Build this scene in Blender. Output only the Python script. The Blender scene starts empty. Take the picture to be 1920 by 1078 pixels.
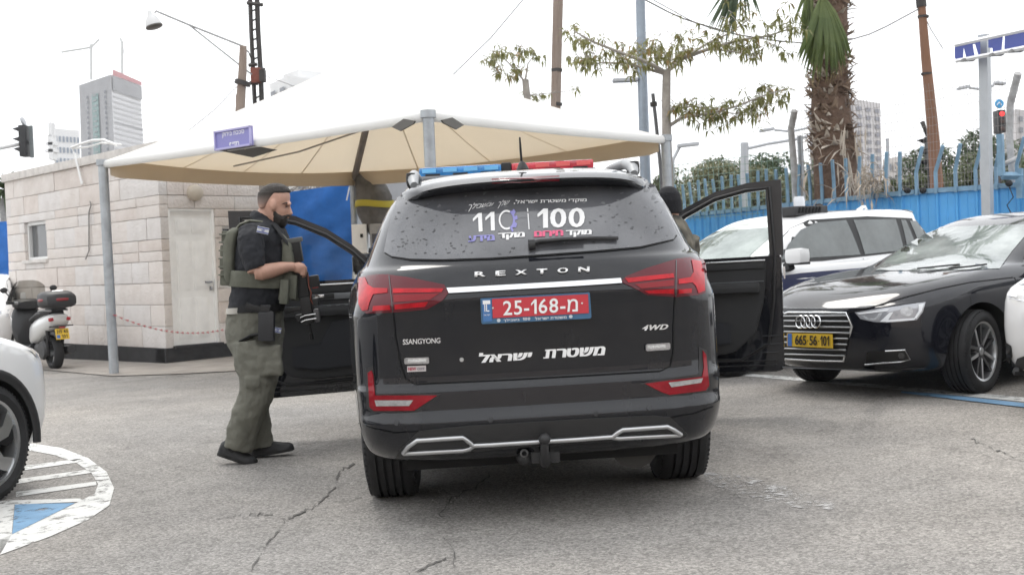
import bpy, bmesh, math, random
from math import sin, cos, pi, radians, sqrt, atan2
from mathutils import Vector, Matrix, Euler
from mathutils.bvhtree import BVHTree
random.seed(7)
scene = bpy.context.scene
REAL = scene.collection
class _Later:          # objects are linked together at the end: the script stays fast
    def __init__(s): s.objects = s; s.pend = []
    def link(s, o): s.pend.append(o)
    def flush(s):
        for o in s.pend: REAL.objects.link(o)
COL = _Later()
# ---------------------------------------------------------------- camera
F, CAMH, PIT, ROLL, SLOPE = 2150.0, 1.2, radians(1.12), radians(2.3), 0.016
cam = bpy.data.cameras.new('camera'); camo = bpy.data.objects.new('camera', cam); REAL.objects.link(camo)
cam.sensor_width = 36; cam.lens = F/1920*36; cam.clip_start = .05; cam.clip_end = 3000
CM = Matrix.Rotation(pi/2-PIT, 4, 'X') @ Matrix.Rotation(-ROLL, 4, 'Z')
camo.matrix_world = Matrix.Translation((0, 0, CAMH)) @ CM
cam.dof.use_dof = True; cam.dof.focus_distance = 6.3; cam.dof.aperture_fstop = 5.6
scene.camera = camo
# ---------------------------------------------------------------- sky and sun (bright overcast)
SUN_EL, SUN_AZ = radians(58), radians(-20)
world = bpy.data.worlds.new('World'); scene.world = world; world.use_nodes = True
wn, wl = world.node_tree.nodes, world.node_tree.links
bg = wn['Background']
sky = wn.new('ShaderNodeTexSky'); sky.sky_type = 'NISHITA'; sky.sun_disc = False
sky.sun_elevation = SUN_EL; sky.sun_rotation = SUN_AZ; sky.dust_density = 3.0; sky.air_density = 1.0
tcw = wn.new('ShaderNodeTexCoord')
nzw = wn.new('ShaderNodeTexNoise'); nzw.inputs['Scale'].default_value = 2.2; nzw.inputs['Detail'].default_value = 5
mpw = wn.new('ShaderNodeMapping'); mpw.inputs['Scale'].default_value = (1, 1, 2.5)
wl.new(tcw.outputs['Generated'], mpw.inputs['Vector']); wl.new(mpw.outputs[0], nzw.inputs['Vector'])
crw = wn.new('ShaderNodeValToRGB')
crw.color_ramp.elements[0].position = .30; crw.color_ramp.elements[0].color = (.78, .78, .78, 1)
crw.color_ramp.elements[1].position = .58; crw.color_ramp.elements[1].color = (.97, .97, .97, 1)
wl.new(nzw.outputs[0], crw.inputs[0])
mixw = wn.new('ShaderNodeMix'); mixw.data_type = 'RGBA'
wl.new(crw.outputs[0], mixw.inputs[0]); wl.new(sky.outputs[0], mixw.inputs[6])
mixw.inputs[7].default_value = (11.6, 11.75, 11.9, 1)      # cloud sheet
wl.new(mixw.outputs[2], bg.inputs[0]); bg.inputs[1].default_value = 0.115
sd = bpy.data.lights.new('sun', 'SUN'); sd.energy = 1.1; sd.angle = radians(24); sd.color = (1, .96, .9)
so = bpy.data.objects.new('sun', sd); REAL.objects.link(so)
so.rotation_euler = (pi/2-SUN_EL, 0, pi-SUN_AZ)
vs = scene.view_settings; vs.view_transform = 'Standard'; vs.look = 'None'; vs.gamma = 1; vs.use_curve_mapping = False
vs.exposure = 0.46
scene.cycles.use_denoising = True
scene.cycles.max_bounces = 7; scene.cycles.transparent_max_bounces = 10; scene.cycles.caustics_reflective = False; scene.cycles.caustics_refractive = False

# ---------------------------------------------------------------- pixel <-> place (photo pixels, 1920 x 1078)
CM3 = CM.to_3x3(); CPOS = Vector((0, 0, CAMH))
def ray(u, v): return CM3 @ Vector(((u-960)/F, -(v-539)/F, -1))
def at(u, v, Y):
    d = ray(u, v); return CPOS + d*(Y/d.y)
def G(u, v, z=0.0):
    d = ray(u, v); return CPOS + d*(-(CAMH-z)/(d.z-SLOPE*d.x))
def atz(u, v, z):
    d = ray(u, v); return CPOS + d*((z-CAMH)/d.z)
def gz(x): return SLOPE*x

# ---------------------------------------------------------------- materials
MATS = {}
def nd(nt, t, **k):
    n = nt.nodes.new(t)
    for a, b in k.items(): setattr(n, a, b)
    return n
def mat(name, col, rough=.6, metal=0, var=0, vscale=6, bump=0, bscale=60, coat=0, spec=.5, trans=0, col2=None, emit=0, alpha=1, bdist=.01, detail=6, stretch=None):
    if name in MATS: return MATS[name]
    m = bpy.data.materials.new(name); m.use_nodes = True; nt = m.node_tree; b = nt.nodes['Principled BSDF']
    b.inputs['Base Color'].default_value = (*col, 1); b.inputs['Roughness'].default_value = rough
    b.inputs['Metallic'].default_value = metal; b.inputs['Coat Weight'].default_value = coat; b.inputs['Coat Roughness'].default_value = .04
    b.inputs['Specular IOR Level'].default_value = spec; b.inputs['Transmission Weight'].default_value = trans; b.inputs['Alpha'].default_value = alpha
    if emit: b.inputs['Emission Color'].default_value = (*col, 1); b.inputs['Emission Strength'].default_value = emit
    vec = None
    if var or bump or col2:
        tc = nd(nt, 'ShaderNodeTexCoord'); vec = tc.outputs['Object']
        if stretch:
            mp = nd(nt, 'ShaderNodeMapping'); mp.inputs['Scale'].default_value = stretch; nt.links.new(vec, mp.inputs[0]); vec = mp.outputs[0]
    if var or col2:
        n = nd(nt, 'ShaderNodeTexNoise'); n.inputs['Scale'].default_value = vscale; n.inputs['Detail'].default_value = detail; n.inputs['Roughness'].default_value = .65
        nt.links.new(vec, n.inputs['Vector'])
        r = nd(nt, 'ShaderNodeValToRGB'); r.color_ramp.elements[0].position = .32; r.color_ramp.elements[1].position = .68
        if col2: c0, c1 = col, col2
        else: c0 = [c*(1-var) for c in col]; c1 = [min(1, c*(1+var)) for c in col]
        r.color_ramp.elements[0].color = (*c0, 1); r.color_ramp.elements[1].color = (*c1, 1)
        nt.links.new(n.outputs[0], r.inputs[0]); nt.links.new(r.outputs[0], b.inputs['Base Color'])
    if bump:
        n2 = nd(nt, 'ShaderNodeTexNoise'); n2.inputs['Scale'].default_value = bscale; n2.inputs['Detail'].default_value = 5
        nt.links.new(vec, n2.inputs['Vector'])
        bp = nd(nt, 'ShaderNodeBump'); bp.inputs['Strength'].default_value = bump; bp.inputs['Distance'].default_value = bdist
        nt.links.new(n2.outputs[0], bp.inputs['Height']); nt.links.new(bp.outputs[0], b.inputs['Normal'])
    MATS[name] = m
    return m
def leafmat(name, col, col2, tr=.35, rough=.5):
    if name in MATS: return MATS[name]
    m = mat(name, col, rough, col2=col2, vscale=1.3); nt = m.node_tree; b = nt.nodes['Principled BSDF']
    t = nd(nt, 'ShaderNodeBsdfTranslucent'); mx = nd(nt, 'ShaderNodeMixShader'); mx.inputs[0].default_value = tr
    src = b.inputs['Base Color'].links[0].from_socket; nt.links.new(src, t.inputs[0])
    out = nt.nodes['Material Output']; nt.links.new(b.outputs[0], mx.inputs[1]); nt.links.new(t.outputs[0], mx.inputs[2]); nt.links.new(mx.outputs[0], out.inputs[0])
    return m

# ---------------------------------------------------------------- mesh helpers
def top(name, loc=(0, 0, 0), rz=0, label=None, cat=None, group=None, tilt=0):
    o = bpy.data.objects.new(name, None); COL.objects.link(o); o.empty_display_size = .1
    o.matrix_world = Matrix.Translation(loc) @ Matrix.Rotation(-tilt, 4, 'Y') @ Matrix.Rotation(rz, 4, 'Z')
    return tag(o, label, cat, group)
def tag(o, label=None, cat=None, group=None, kind=None):
    if label: o['label'] = label
    if cat: o['category'] = cat
    if group: o['group'] = group
    if kind: o['kind'] = kind
    return o
def root_inv(p):
    m = Matrix.Identity(4)
    while p is not None:
        m = p.matrix_basis @ m; p = p.parent
    return m.inverted()
def mk(name, V, Fc, m, parent=None, smooth=None, world=False):
    me = bpy.data.meshes.new(name)
    if world and parent is not None:
        iv = root_inv(parent); V = [iv @ Vector(v) for v in V]
    me.from_pydata([tuple(v) for v in V], [], Fc)
    return fin(name, me, m, parent, smooth)
def fin(name, me, m, parent=None, smooth=None):
    if m is not None:
        for q in (m if isinstance(m, (list, tuple)) else [m]): me.materials.append(q)
    if smooth is not None:
        me.polygons.foreach_set('use_smooth', [True]*len(me.polygons))
        if smooth < 179: me.set_sharp_from_angle(angle=radians(smooth))
    me.update()
    o = bpy.data.objects.new(name, me); COL.objects.link(o); o.parent = parent
    return o
class MB:
    """collects shapes into one mesh"""
    def __init__(s): s.V = []; s.F = []
    def add(s, V, Fc, M=None):
        n = len(s.V); s.V += [M @ Vector(v) for v in V] if M is not None else [Vector(v) for v in V]
        s.F += [[i+n for i in f] for f in Fc]; return s
    def box(s, c, d, M=None, bev=0, rot=None):
        x, y, z = d[0]/2, d[1]/2, d[2]/2
        if bev:
            bm = bmesh.new(); bmesh.ops.create_cube(bm, size=1, matrix=Matrix.Diagonal((d[0], d[1], d[2], 1)))
            bmesh.ops.bevel(bm, geom=bm.edges[:]+bm.verts[:], offset=min(bev, min(d)*.45), segments=2, affect='EDGES', profile=.7)
            V = [v.co.copy() for v in bm.verts]; bm.verts.index_update(); Fc = [[v.index for v in f.verts] for f in bm.faces]; bm.free()
        else:
            V = [Vector(p) for p in ((-x,-y,-z),(x,-y,-z),(x,y,-z),(-x,y,-z),(-x,-y,z),(x,-y,z),(x,y,z),(-x,y,z))]
            Fc = [(3,2,1,0),(4,5,6,7),(0,1,5,4),(1,2,6,5),(2,3,7,6),(3,0,4,7)]
        R = Matrix.Translation(c)
        if rot is not None: R = R @ (rot if isinstance(rot, Matrix) else Euler(rot).to_matrix().to_4x4())
        return s.add(V, Fc, (M @ R) if M is not None else R)
    def tube(s, pts, r, n=10, cap=True, M=None, ell=None):
        pts = [Vector(p) for p in pts]; k = len(pts)
        rs = r if isinstance(r, (list, tuple)) else [r]*k
        V = []; up = None
        for i, p in enumerate(pts):
            t = (pts[min(i+1, k-1)]-pts[max(i-1, 0)]).normalized()
            if up is None:
                up = Vector((0, 0, 1)) if abs(t.z) < .9 else Vector((1, 0, 0))
            a = t.cross(up).normalized(); up = a.cross(t).normalized(); 
            e = ell[i] if ell else 1
            for j in range(n):
                th = 2*pi*j/n; V.append(p + a*cos(th)*rs[i] + up*sin(th)*rs[i]*e)
        Fc = [[i*n+j, i*n+(j+1) % n, (i+1)*n+(j+1) % n, (i+1)*n+j] for i in range(k-1) for j in range(n)]
        if cap: Fc += [list(range(n))[::-1], [(k-1)*n+j for j in range(n)]]
        return s.add(V, Fc, M)
    def lathe(s, prof, n=24, M=None, closed=False):
        """prof: (r, h) pairs about Z"""
        V = [Vector((r*cos(2*pi*j/n), r*sin(2*pi*j/n), h)) for r, h in prof for j in range(n)]; k = len(prof)
        Fc = [[i*n+j, i*n+(j+1) % n, (i+1)*n+(j+1) % n, (i+1)*n+j] for i in range(k-1) for j in range(n)]
        if closed: Fc += [[(k-1)*n+j, (k-1)*n+(j+1) % n, (j+1) % n, j] for j in range(n)]
        return s.add(V, Fc, M)
    def prism(s, poly, d0, d1, M=None):
        """poly in local XZ, thickness along Y from d0 to d1"""
        n = len(poly); V = [Vector((p[0], d0, p[1])) for p in poly]+[Vector((p[0], d1, p[1])) for p in poly]
        Fc = [list(range(n)), list(range(n, 2*n))[::-1]]+[[i, i+n, (i+1) % n+n, (i+1) % n][::1] for i in range(n)]
        return s.add(V, Fc, M)
    def loft(s, rings, cap=True, M=None, closed=True):
        n = len(rings[0]); k = len(rings); V = [Vector(p) for r in rings for p in r]
        Fc = [[i*n+j, i*n+(j+1) % n, (i+1)*n+(j+1) % n, (i+1)*n+j] for i in range(k-1) for j in range(n if closed else n-1)]
        if cap: Fc += [list(range(n))[::-1], [(k-1)*n+j for j in range(n)]]
        return s.add(V, Fc, M)
    def sphere(s, c, r, n=12, k=8, M=None):
        rx, ry, rz = r if isinstance(r, (list, tuple)) else (r, r, r)
        rings = [[(c[0]+rx*sin(pi*i/k)*cos(2*pi*j/n), c[1]+ry*sin(pi*i/k)*sin(2*pi*j/n), c[2]-rz*cos(pi*i/k)) for j in range(n)] for i in range(1, k)]
        rings = [[(c[0], c[1], c[2]-rz)]*n]+rings+[[(c[0], c[1], c[2]+rz)]*n]
        return s.loft(rings, False, M)
    def build(s, name, m, parent=None, smooth=None, world=False, bev=0):
        o = mk(name, s.V, s.F, m, parent, smooth, world)
        bm = bmesh.new(); bm.from_mesh(o.data); bmesh.ops.remove_doubles(bm, verts=bm.verts, dist=1e-6); bmesh.ops.recalc_face_normals(bm, faces=bm.faces)
        if bev: bmesh.ops.bevel(bm, geom=bm.edges[:], offset=bev, segments=2, affect='EDGES', clamp_overlap=True)
        bm.to_mesh(o.data); bm.free()
        if smooth is not None:
            o.data.polygons.foreach_set('use_smooth', [True]*len(o.data.polygons))
            if smooth < 179: o.data.set_sharp_from_angle(angle=radians(smooth))
        return o
def bxo(name, c, d, m, parent=None, bev=0, rot=None, smooth=None):
    return MB().box(c, d, None, bev, rot).build(name, m, parent, 35 if bev and smooth is None else smooth)
def discard(o):
    if o in COL.pend: COL.pend.remove(o)
    bpy.data.objects.remove(o)
def evalmods(o, mods, helper=None):
    for q in (o, helper):
        if q is not None: REAL.objects.link(q)
    for t, kw in mods:
        md = o.modifiers.new(t, t)
        for a, b in kw.items(): setattr(md, a, b)
    dg = bpy.context.evaluated_depsgraph_get(); dg.update(); e = o.evaluated_get(dg)
    me = bpy.data.meshes.new_from_object(e); o.modifiers.clear(); old = o.data; o.data = me; bpy.data.meshes.remove(old)
    for q in (o, helper):
        if q is not None: REAL.objects.unlink(q)
    return o
def organic(name, mb, m, parent, vox=.01, smooth_it=6, fac=.5):
    o = mb.build(name, m, None)
    evalmods(o, [('REMESH', dict(mode='VOXEL', voxel_size=vox)), ('SMOOTH', dict(factor=fac, iterations=smooth_it))])
    if not o.data.materials: o.data.materials.append(m)
    o.data.polygons.foreach_set('use_smooth', [True]*len(o.data.polygons)); o.parent = parent
    return o
def world_poly(o):
    m = root_inv(o).inverted(); return [m @ v.co for v in o.data.vertices], [list(p.vertices) for p in o.data.polygons]
def bvh_of(*objs):
    V = []; Fc = []
    for o in objs:
        v, f = world_poly(o); n = len(V); V += v; Fc += [[i+n for i in q] for q in f]
    return BVHTree.FromPolygons(V, Fc)
def smoothpoly(poly, it=1):
    for _ in range(it):
        n = len(poly); q = []
        for i in range(n):
            a, b = poly[i], poly[(i+1) % n]
            q += [(a[0]*.75+b[0]*.25, a[1]*.75+b[1]*.25), (a[0]*.25+b[0]*.75, a[1]*.25+b[1]*.75)]
        poly = q
    return poly
def decal(name, poly, bvh, m, parent, off=.004, step=12, thick=0, me_in=None, smooth=30, fallback=None):
    """a plate that follows a body: outline in photo pixels, dropped along the sight lines on the real surface"""
    bm = bmesh.new()
    if me_in is None:
        bm.faces.new([bm.verts.new((p[0], p[1], 0)) for p in poly])
    else: bm.from_mesh(me_in)
    xs = [v.co.x for v in bm.verts]; ys = [v.co.y for v in bm.verts]
    if step:
        for ax, lo, hi in ((0, min(xs), max(xs)), (1, min(ys), max(ys))):
            t = (lo//step+1)*step
            while t < hi:
                co = [0, 0, 0]; co[ax] = t; no = [0, 0, 0]; no[ax] = 1
                bmesh.ops.bisect_plane(bm, geom=bm.verts[:]+bm.edges[:]+bm.faces[:], plane_co=co, plane_no=no, dist=1e-4); t += step
    bmesh.ops.triangulate(bm, faces=[f for f in bm.faces if len(f.verts) > 4])
    iv = root_inv(parent) if parent else Matrix.Identity(4); bad = []; nrm = {}
    lastY = None; hits = {}
    for v in bm.verts:
        d = ray(v.co.x, v.co.y).normalized(); h = bvh.ray_cast(CPOS, d)
        if h[0] is None: bad.append((v, d)); continue
        n = h[1] if h[1].dot(d) < 0 else -h[1]
        hits[v] = (h[0], n, d); lastY = h[0].y
    for v, d in bad:
        if hits:
            q = min(hits.items(), key=lambda kv: (kv[0].co-v.co).length if kv[0] not in nrm else 1e9)
            Y = q[1][0].y; hits_p = CPOS + d*(Y/d.y); nrm[v] = (hits_p, q[1][1])
        else: nrm[v] = (CPOS+d*(fallback or 6), -d)
    for v, (p, n, d) in hits.items(): nrm[v] = (p, n)
    for v in list(bm.verts):
        p, n = nrm[v]; v.co = iv @ (p + n*(off+v.co.z*.0003))
    if thick:
        bmesh.ops.recalc_face_normals(bm, faces=bm.faces)
        bmesh.ops.solidify(bm, geom=bm.faces[:], thickness=-thick)
    bmesh.ops.recalc_face_normals(bm, faces=bm.faces)
    me = bpy.data.meshes.new(name); bm.to_mesh(me); bm.free()
    return fin(name, me, m, parent, smooth)
def _textmesh(s, bold=0, shear=0, spacing=1, res=3, align='LEFT'):
    c = bpy.data.curves.new('t', 'FONT'); c.body = s; c.size = 1; c.offset = bold; c.shear = shear; c.space_character = spacing; c.resolution_u = res; c.align_x = align
    o = bpy.data.objects.new('t', c); REAL.objects.link(o)
    dg = bpy.context.evaluated_depsgraph_get(); dg.update(); me = bpy.data.meshes.new_from_object(o.evaluated_get(dg))
    bpy.data.objects.remove(o); bpy.data.curves.remove(c)
    return me
def textmesh(s, bold=0, shear=0, spacing=1):
    """built-in font; three of its glyphs fill badly or lack a flag and are drawn here stroke by stroke"""
    if not any(c in s for c in '1דת'): return _textmesh(s, bold, shear, spacing)
    bm = bmesh.new(); x = 0
    def bbox(me): return min(v.co.x for v in me.vertices), max(v.co.x for v in me.vertices), min(v.co.y for v in me.vertices), max(v.co.y for v in me.vertices)
    for c in s:
        if c == ' ': x += .26*spacing; continue
        me = _textmesh({'ד': 'ר', 'ת': 'ח', '1': '0'}.get(c, c), bold); x0, x1, y0, y1 = bbox(me); w = x1-x0; th = .078+2*bold
        if c in '1דת':
            if c == '1':
                w *= .62; polys = [[(w-th*1.2, y0), (w, y0), (w, y1), (w-th*1.1, y1), (w-th*1.2, y1-.05)], [(w-th*1.1, y1), (0, y1-.20), (0, y1-.20-th*1.1), (w-th*1.2, y1-.05-th)]]
            elif c == 'ד': w *= 1.08; polys = [[(0, y1-th), (w, y1-th), (w, y1), (0, y1)], [(w*.80-th, y0), (w*.80, y0), (w*.80, y1-th), (w*.80-th, y1-th)]]
            else: w *= 1.06; polys = [[(w*.08, y1-th), (w-th, y1-th), (w, y1-th*1.6), (w-th*.4, y1), (w*.08, y1)], [(w-th, y0), (w, y0), (w, y1-th*1.6), (w-th, y1-th)], [(w*.20, y0+th*.8), (w*.20+th, y0), (w*.20+th, y1-th), (w*.20, y1-th)], [(0, y0), (w*.20+th, y0), (w*.20, y0+th*.8), (0, y0+th*.8)]]
            for p in polys: bm.faces.new([bm.verts.new((x+a+shear*b, b, 0)) for a, b in p])
            bpy.data.meshes.remove(me)
        else:
            n0 = len(bm.verts); bm.from_mesh(me); bm.verts.ensure_lookup_table(); bpy.data.meshes.remove(me)
            for v in bm.verts[n0:]: v.co.x += x-x0+shear*v.co.y
        x += w+.10*spacing
    me = bpy.data.meshes.new('t'); bm.to_mesh(me); bm.free(); return me
def heb(s): return s[::-1]
class Flat:
    """stands in for a body where a plate is flat"""
    def __init__(s, p, n): s.p, s.n = p, n.normalized()
    def ray_cast(s, o, d):
        t = s.n.dot(s.p-o)/s.n.dot(d); return (o+d*t, s.n, 0, t)
def text_quad(name, s, quad, bvh, m, parent, off=.006, bold=0, shear=0, spacing=1, step=14, thick=0):
    """lettering on a body: fits the text box to a photo quad (tl, tr, br, bl)"""
    me = textmesh(s, min(bold, .012), shear, spacing)
    if bold > .012:
        bm = bmesh.new()
        for k, dx in enumerate((-bold, -bold/2, 0, bold/2, bold)):
            n0 = len(bm.verts); bm.from_mesh(me); bm.verts.ensure_lookup_table()
            for v in bm.verts[n0:]: v.co.x += dx; v.co.z = k
        bm.to_mesh(me); bm.free()
    xs = [v.co.x for v in me.vertices]; ys = [v.co.y for v in me.vertices]; x0, x1, y0, y1 = min(xs), max(xs), min(ys), max(ys)
    tl, tr, br, bl = [Vector(q) for q in quad]
    for v in me.vertices:
        a = (v.co.x-x0)/(x1-x0); b = (v.co.y-y0)/(y1-y0)
        p = (bl*(1-a)+br*a)*(1-b)+(tl*(1-a)+tr*a)*b; v.co = (p.x, p.y, v.co.z)
    o = decal(name, None, bvh, m, parent, off, step, thick, me_in=me, smooth=None); bpy.data.meshes.remove(me)
    return o
def text_flat(name, s, M, w, h, m, parent, depth=.002, bold=0, shear=0, spacing=1):
    """lettering in the local XZ plane of M, centred, fitted in w x h"""
    me = textmesh(s, min(bold, .014), shear, spacing)
    xs = [v.co.x for v in me.vertices]; ys = [v.co.y for v in me.vertices]; x0, x1, y0, y1 = min(xs), max(xs), min(ys), max(ys)
    bm = bmesh.new(); bm.from_mesh(me); bpy.data.meshes.remove(me)
    for v in bm.verts: v.co = M @ Vector(((v.co.x-x0)/(x1-x0)*w-w/2, -depth, (v.co.y-y0)/(y1-y0)*h-h/2))
    me = bpy.data.meshes.new(name); bm.to_mesh(me); bm.free()
    return fin(name, me, m, parent)
def copy_tree(o, parent=None):
    c = o.copy(); COL.objects.link(c); c.parent = parent
    for ch in list(o.children): copy_tree(ch, c)
    return c
def lerp_tab(tab, x):
    if x <= tab[0][0]: return tab[0][1]
    for (a, b), (c, d) in zip(tab, tab[1:]):
        if x <= c: return b+(d-b)*(x-a)/(c-a)
    return tab[-1][1]
# ================================================================ SETTING
def asphalt():
    m = bpy.data.materials.new('asphalt'); m.use_nodes = True; nt = m.node_tree; b = nt.nodes['Principled BSDF']; L = nt.links.new
    tc = nd(nt, 'ShaderNodeTexCoord'); o = tc.outputs['Object']
    def noise(s, d=5, r=.6):
        n = nd(nt, 'ShaderNodeTexNoise'); n.inputs['Scale'].default_value = s; n.inputs['Detail'].default_value = d; n.inputs['Roughness'].default_value = r; L(o, n.inputs['Vector']); return n.outputs[0]
    def ramp(f, p0, c0, p1, c1):
        r = nd(nt, 'ShaderNodeValToRGB'); r.color_ramp.elements[0].position = p0; r.color_ramp.elements[1].position = p1
        r.color_ramp.elements[0].color = (*c0, 1); r.color_ramp.elements[1].color = (*c1, 1); L(f, r.inputs[0]); return r.outputs[0]
    def mul(a, c, t='MULTIPLY', f=1):
        x = nd(nt, 'ShaderNodeMix', data_type='RGBA', blend_type=t); x.inputs[0].default_value = f; L(a, x.inputs[6]); L(c, x.inputs[7]); return x.outputs[2]
    vo = nd(nt, 'ShaderNodeTexVoronoi'); vo.inputs['Scale'].default_value = 85; L(o, vo.inputs['Vector'])
    sep = nd(nt, 'ShaderNodeSeparateColor'); L(vo.outputs['Color'], sep.inputs[0])
    vo2 = nd(nt, 'ShaderNodeTexVoronoi'); vo2.inputs['Scale'].default_value = 190; L(o, vo2.inputs['Vector'])
    sep2 = nd(nt, 'ShaderNodeSeparateColor'); L(vo2.outputs['Color'], sep2.inputs[0])
    c = ramp(sep.outputs[0], .05, (.215, .210, .203), .95, (.405, .395, .380))
    c = mul(c, ramp(sep2.outputs[0], 0, (.72, .72, .72), 1, (1.12, 1.12, 1.12)))
    c = mul(c, ramp(noise(.35, 6), .33, (.76, .76, .765), .66, (1.12, 1.105, 1.08)))
    c = mul(c, ramp(noise(2.3, 6, .7), .30, (.84, .84, .84), .62, (1.04, 1.04, 1.04)))
    c = mul(c, ramp(noise(.11, 3), .40, (.97, .96, .955), .62, (1.08, 1.03, .975)))
    st = noise(.55, 8, .75); c = mul(c, ramp(st, .33, (.66, .65, .65), .42, (1, 1, 1))); c = mul(c, ramp(noise(5, 3), .30, (.86, .86, .86), .42, (1, 1, 1)))
    L(c, b.inputs['Base Color']); b.inputs['Roughness'].default_value = .88; b.inputs['Specular IOR Level'].default_value = .3
    bp = nd(nt, 'ShaderNodeBump'); bp.inputs['Strength'].default_value = .6; bp.inputs['Distance'].default_value = .004
    inv = nd(nt, 'ShaderNodeMath', operation='SUBTRACT'); inv.inputs[0].default_value = 1; L(vo.outputs['Distance'], inv.inputs[1]); 
    sc = nd(nt, 'ShaderNodeMath', operation='ADD'); L(inv.outputs[0], sc.inputs[0]); L(sep.outputs[1], sc.inputs[1])
    L(sc.outputs[0], bp.inputs['Height']); L(bp.outputs[0], b.inputs['Normal'])
    return m
def gp(u, v, z=0):
    p = G(u, v); p.z += z; return p
xs = [-900, -300, -60, -25, -12, -6, 0, 6, 12, 25, 60, 300, 900]; ys = [-60, -20, -6, 0, 3, 6, 10, 15, 22, 35, 60, 150, 600, 1500]
V = [(x, y, SLOPE*max(-60, min(60, x))) for y in ys for x in xs]; nx = len(xs)
ground = mk('ground', V, [[j*nx+i, j*nx+i+1, (j+1)*nx+i+1, (j+1)*nx+i] for j in range(len(ys)-1) for i in range(nx-1)], asphalt())
tag(ground, 'worn grey asphalt of the car park', 'ground', kind='structure')

def worn(name, col, thr=.42, scale=9):
    m = mat(name, col, .75, var=.10, vscale=5); nt = m.node_tree; b = nt.nodes['Principled BSDF']
    tc = nd(nt, 'ShaderNodeTexCoord'); n = nd(nt, 'ShaderNodeTexNoise'); n.inputs['Scale'].default_value = scale; n.inputs['Detail'].default_value = 9; n.inputs['Roughness'].default_value = .78
    nt.links.new(tc.outputs['Object'], n.inputs['Vector'])
    r = nd(nt, 'ShaderNodeValToRGB'); r.color_ramp.elements[0].position = thr-.05; r.color_ramp.elements[1].position = thr+.05; nt.links.new(n.outputs[0], r.inputs[0]); nt.links.new(r.outputs[0], b.inputs['Alpha'])
    return m
PAINT = worn('road_paint_white', (.62, .62, .60), .43); PAINTB = worn('road_paint_blue', (.16, .30, .46), .40); FADED = worn('road_paint_faded', (.44, .43, .42), .55, 16)
def gsheet(name, polys, m, z=.004, label=None):
    mb = MB()
    for p in polys: mb.add([gp(u, v, z) for u, v in p], [list(range(len(p)))])
    o = mb.build(name, m); tag(o, label, 'marking', kind='structure'); return o
outer = [(20, 829), (62, 832), (115, 840), (165, 859), (200, 885), (214, 916), (205, 948), (165, 975), (95, 1006), (0, 1041)]
inner = [(20, 842), (62, 846), (100, 853), (142, 867), (172, 888), (184, 908), (178, 926), (140, 945), (22, 1003), (0, 1012)]
ring = [[outer[i], outer[i+1], inner[i+1], inner[i]] for i in range(len(outer)-1)]
hat = [[(30, 876), (152, 860), (158, 866), (30, 884)], [(30, 899), (172, 880), (178, 886), (30, 908)], [(30, 923), (180, 903), (181, 910), (30, 932)],
       [(-60, 941), (150, 935), (160, 941), (-60, 950)], [(-60, 950), (27, 946), (22, 1003), (-60, 1040)], [(-60, 1040), (22, 1003), (0, 1041), (-60, 1063)]]
gsheet('island_marking', ring+hat, PAINT, label='curved white hatched traffic island painted on the asphalt')
gsheet('blue_marking', [[(28, 946), (141, 943.5), (23, 1002)]], PAINTB, label='blue painted triangle inside the white island marking')
gsheet('bay_line', [[(1380, 704), (1520, 716), (1745, 737), (2050, 766), (2050, 757), (1745, 730), (1520, 710), (1380, 699)]], PAINT, .004, label='white line across the mouth of the parking bays')
gsheet('bay_line_blue', [[(1690, 735), (1750, 739), (1920, 757), (2050, 768), (2050, 779), (1920, 765), (1750, 745), (1690, 738)]], PAINTB, .008, label='blue line along the white parking bay line')
gsheet('faded_paint', [[(1322, 884), (1380, 890), (1440, 903), (1500, 920), (1570, 944), (1560, 956), (1490, 952), (1420, 936), (1350, 915), (1318, 900)]], FADED, label='faded patch of white paint behind the black SUV')
apron = mk('pavement', [gp(u, v, .012) for u, v in [(-300, 690), (60, 692), (210, 706), (340, 702), (560, 690), (700, 688), (700, 640), (-300, 640)]], [list(range(8))],
           mat('concrete_apron', (.30, .275, .25), .9, var=.22, vscale=1.6, bump=.4, bscale=40)); tag(apron, 'pale concrete apron around the stone hut', 'pavement', kind='structure')
CRACK = mat('crack', (.10, .096, .09), .95, var=.4, vscale=30)
def crack(pts, w0, seed):
    rnd = random.Random(seed); P = []
    for (a, b), (c, d) in zip(pts, pts[1:]):
        n = max(2, int(sqrt((a-c)**2+(b-d)**2)/6))
        for i in range(n):
            t = i/n; P.append((a+(c-a)*t+rnd.uniform(-4, 4), b+(d-b)*t+rnd.uniform(-3, 3)))
    mb = MB(); W = [rnd.uniform(.1, 1)*w0*1.0 for _ in P]; W[0] = W[-1] = 0.05
    for i in range(len(P)-1):
        if rnd.random() < .10: continue
        (a, b), (c, d) = P[i], P[i+1]
        mb.add([gp(a-W[i], b-W[i]*.6, .005), gp(a+W[i], b+W[i]*.6, .005), gp(c+W[i+1], d+W[i+1]*.6, .005), gp(c-W[i+1], d-W[i+1]*.6, .005)], [[0, 1, 2, 3]])
    mb.build('crack', CRACK, ground)
crack([(668, 868), (636, 885), (625, 920), (600, 945), (540, 972), (515, 1005), (490, 1035), (465, 1078)], 1.9, 1)
crack([(925, 885), (890, 915), (850, 935), (822, 962), (845, 985), (828, 1005), (852, 1040), (850, 1078)], 2.0, 2)
crack([(1815, 820), (1850, 838), (1905, 860), (1935, 868)], 1.8, 3); crack([(365, 975), (440, 968), (500, 960)], 1.0, 4); crack([(540, 972), (490, 965), (440, 978)], 1.0, 5)
crack([(852, 1040), (800, 1062), (760, 1085)], 1.8, 6); crack([(1320, 905), (1370, 925), (1440, 948)], .8, 8); crack([(600, 945), (660, 938), (700, 925)], .8, 9)
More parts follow.
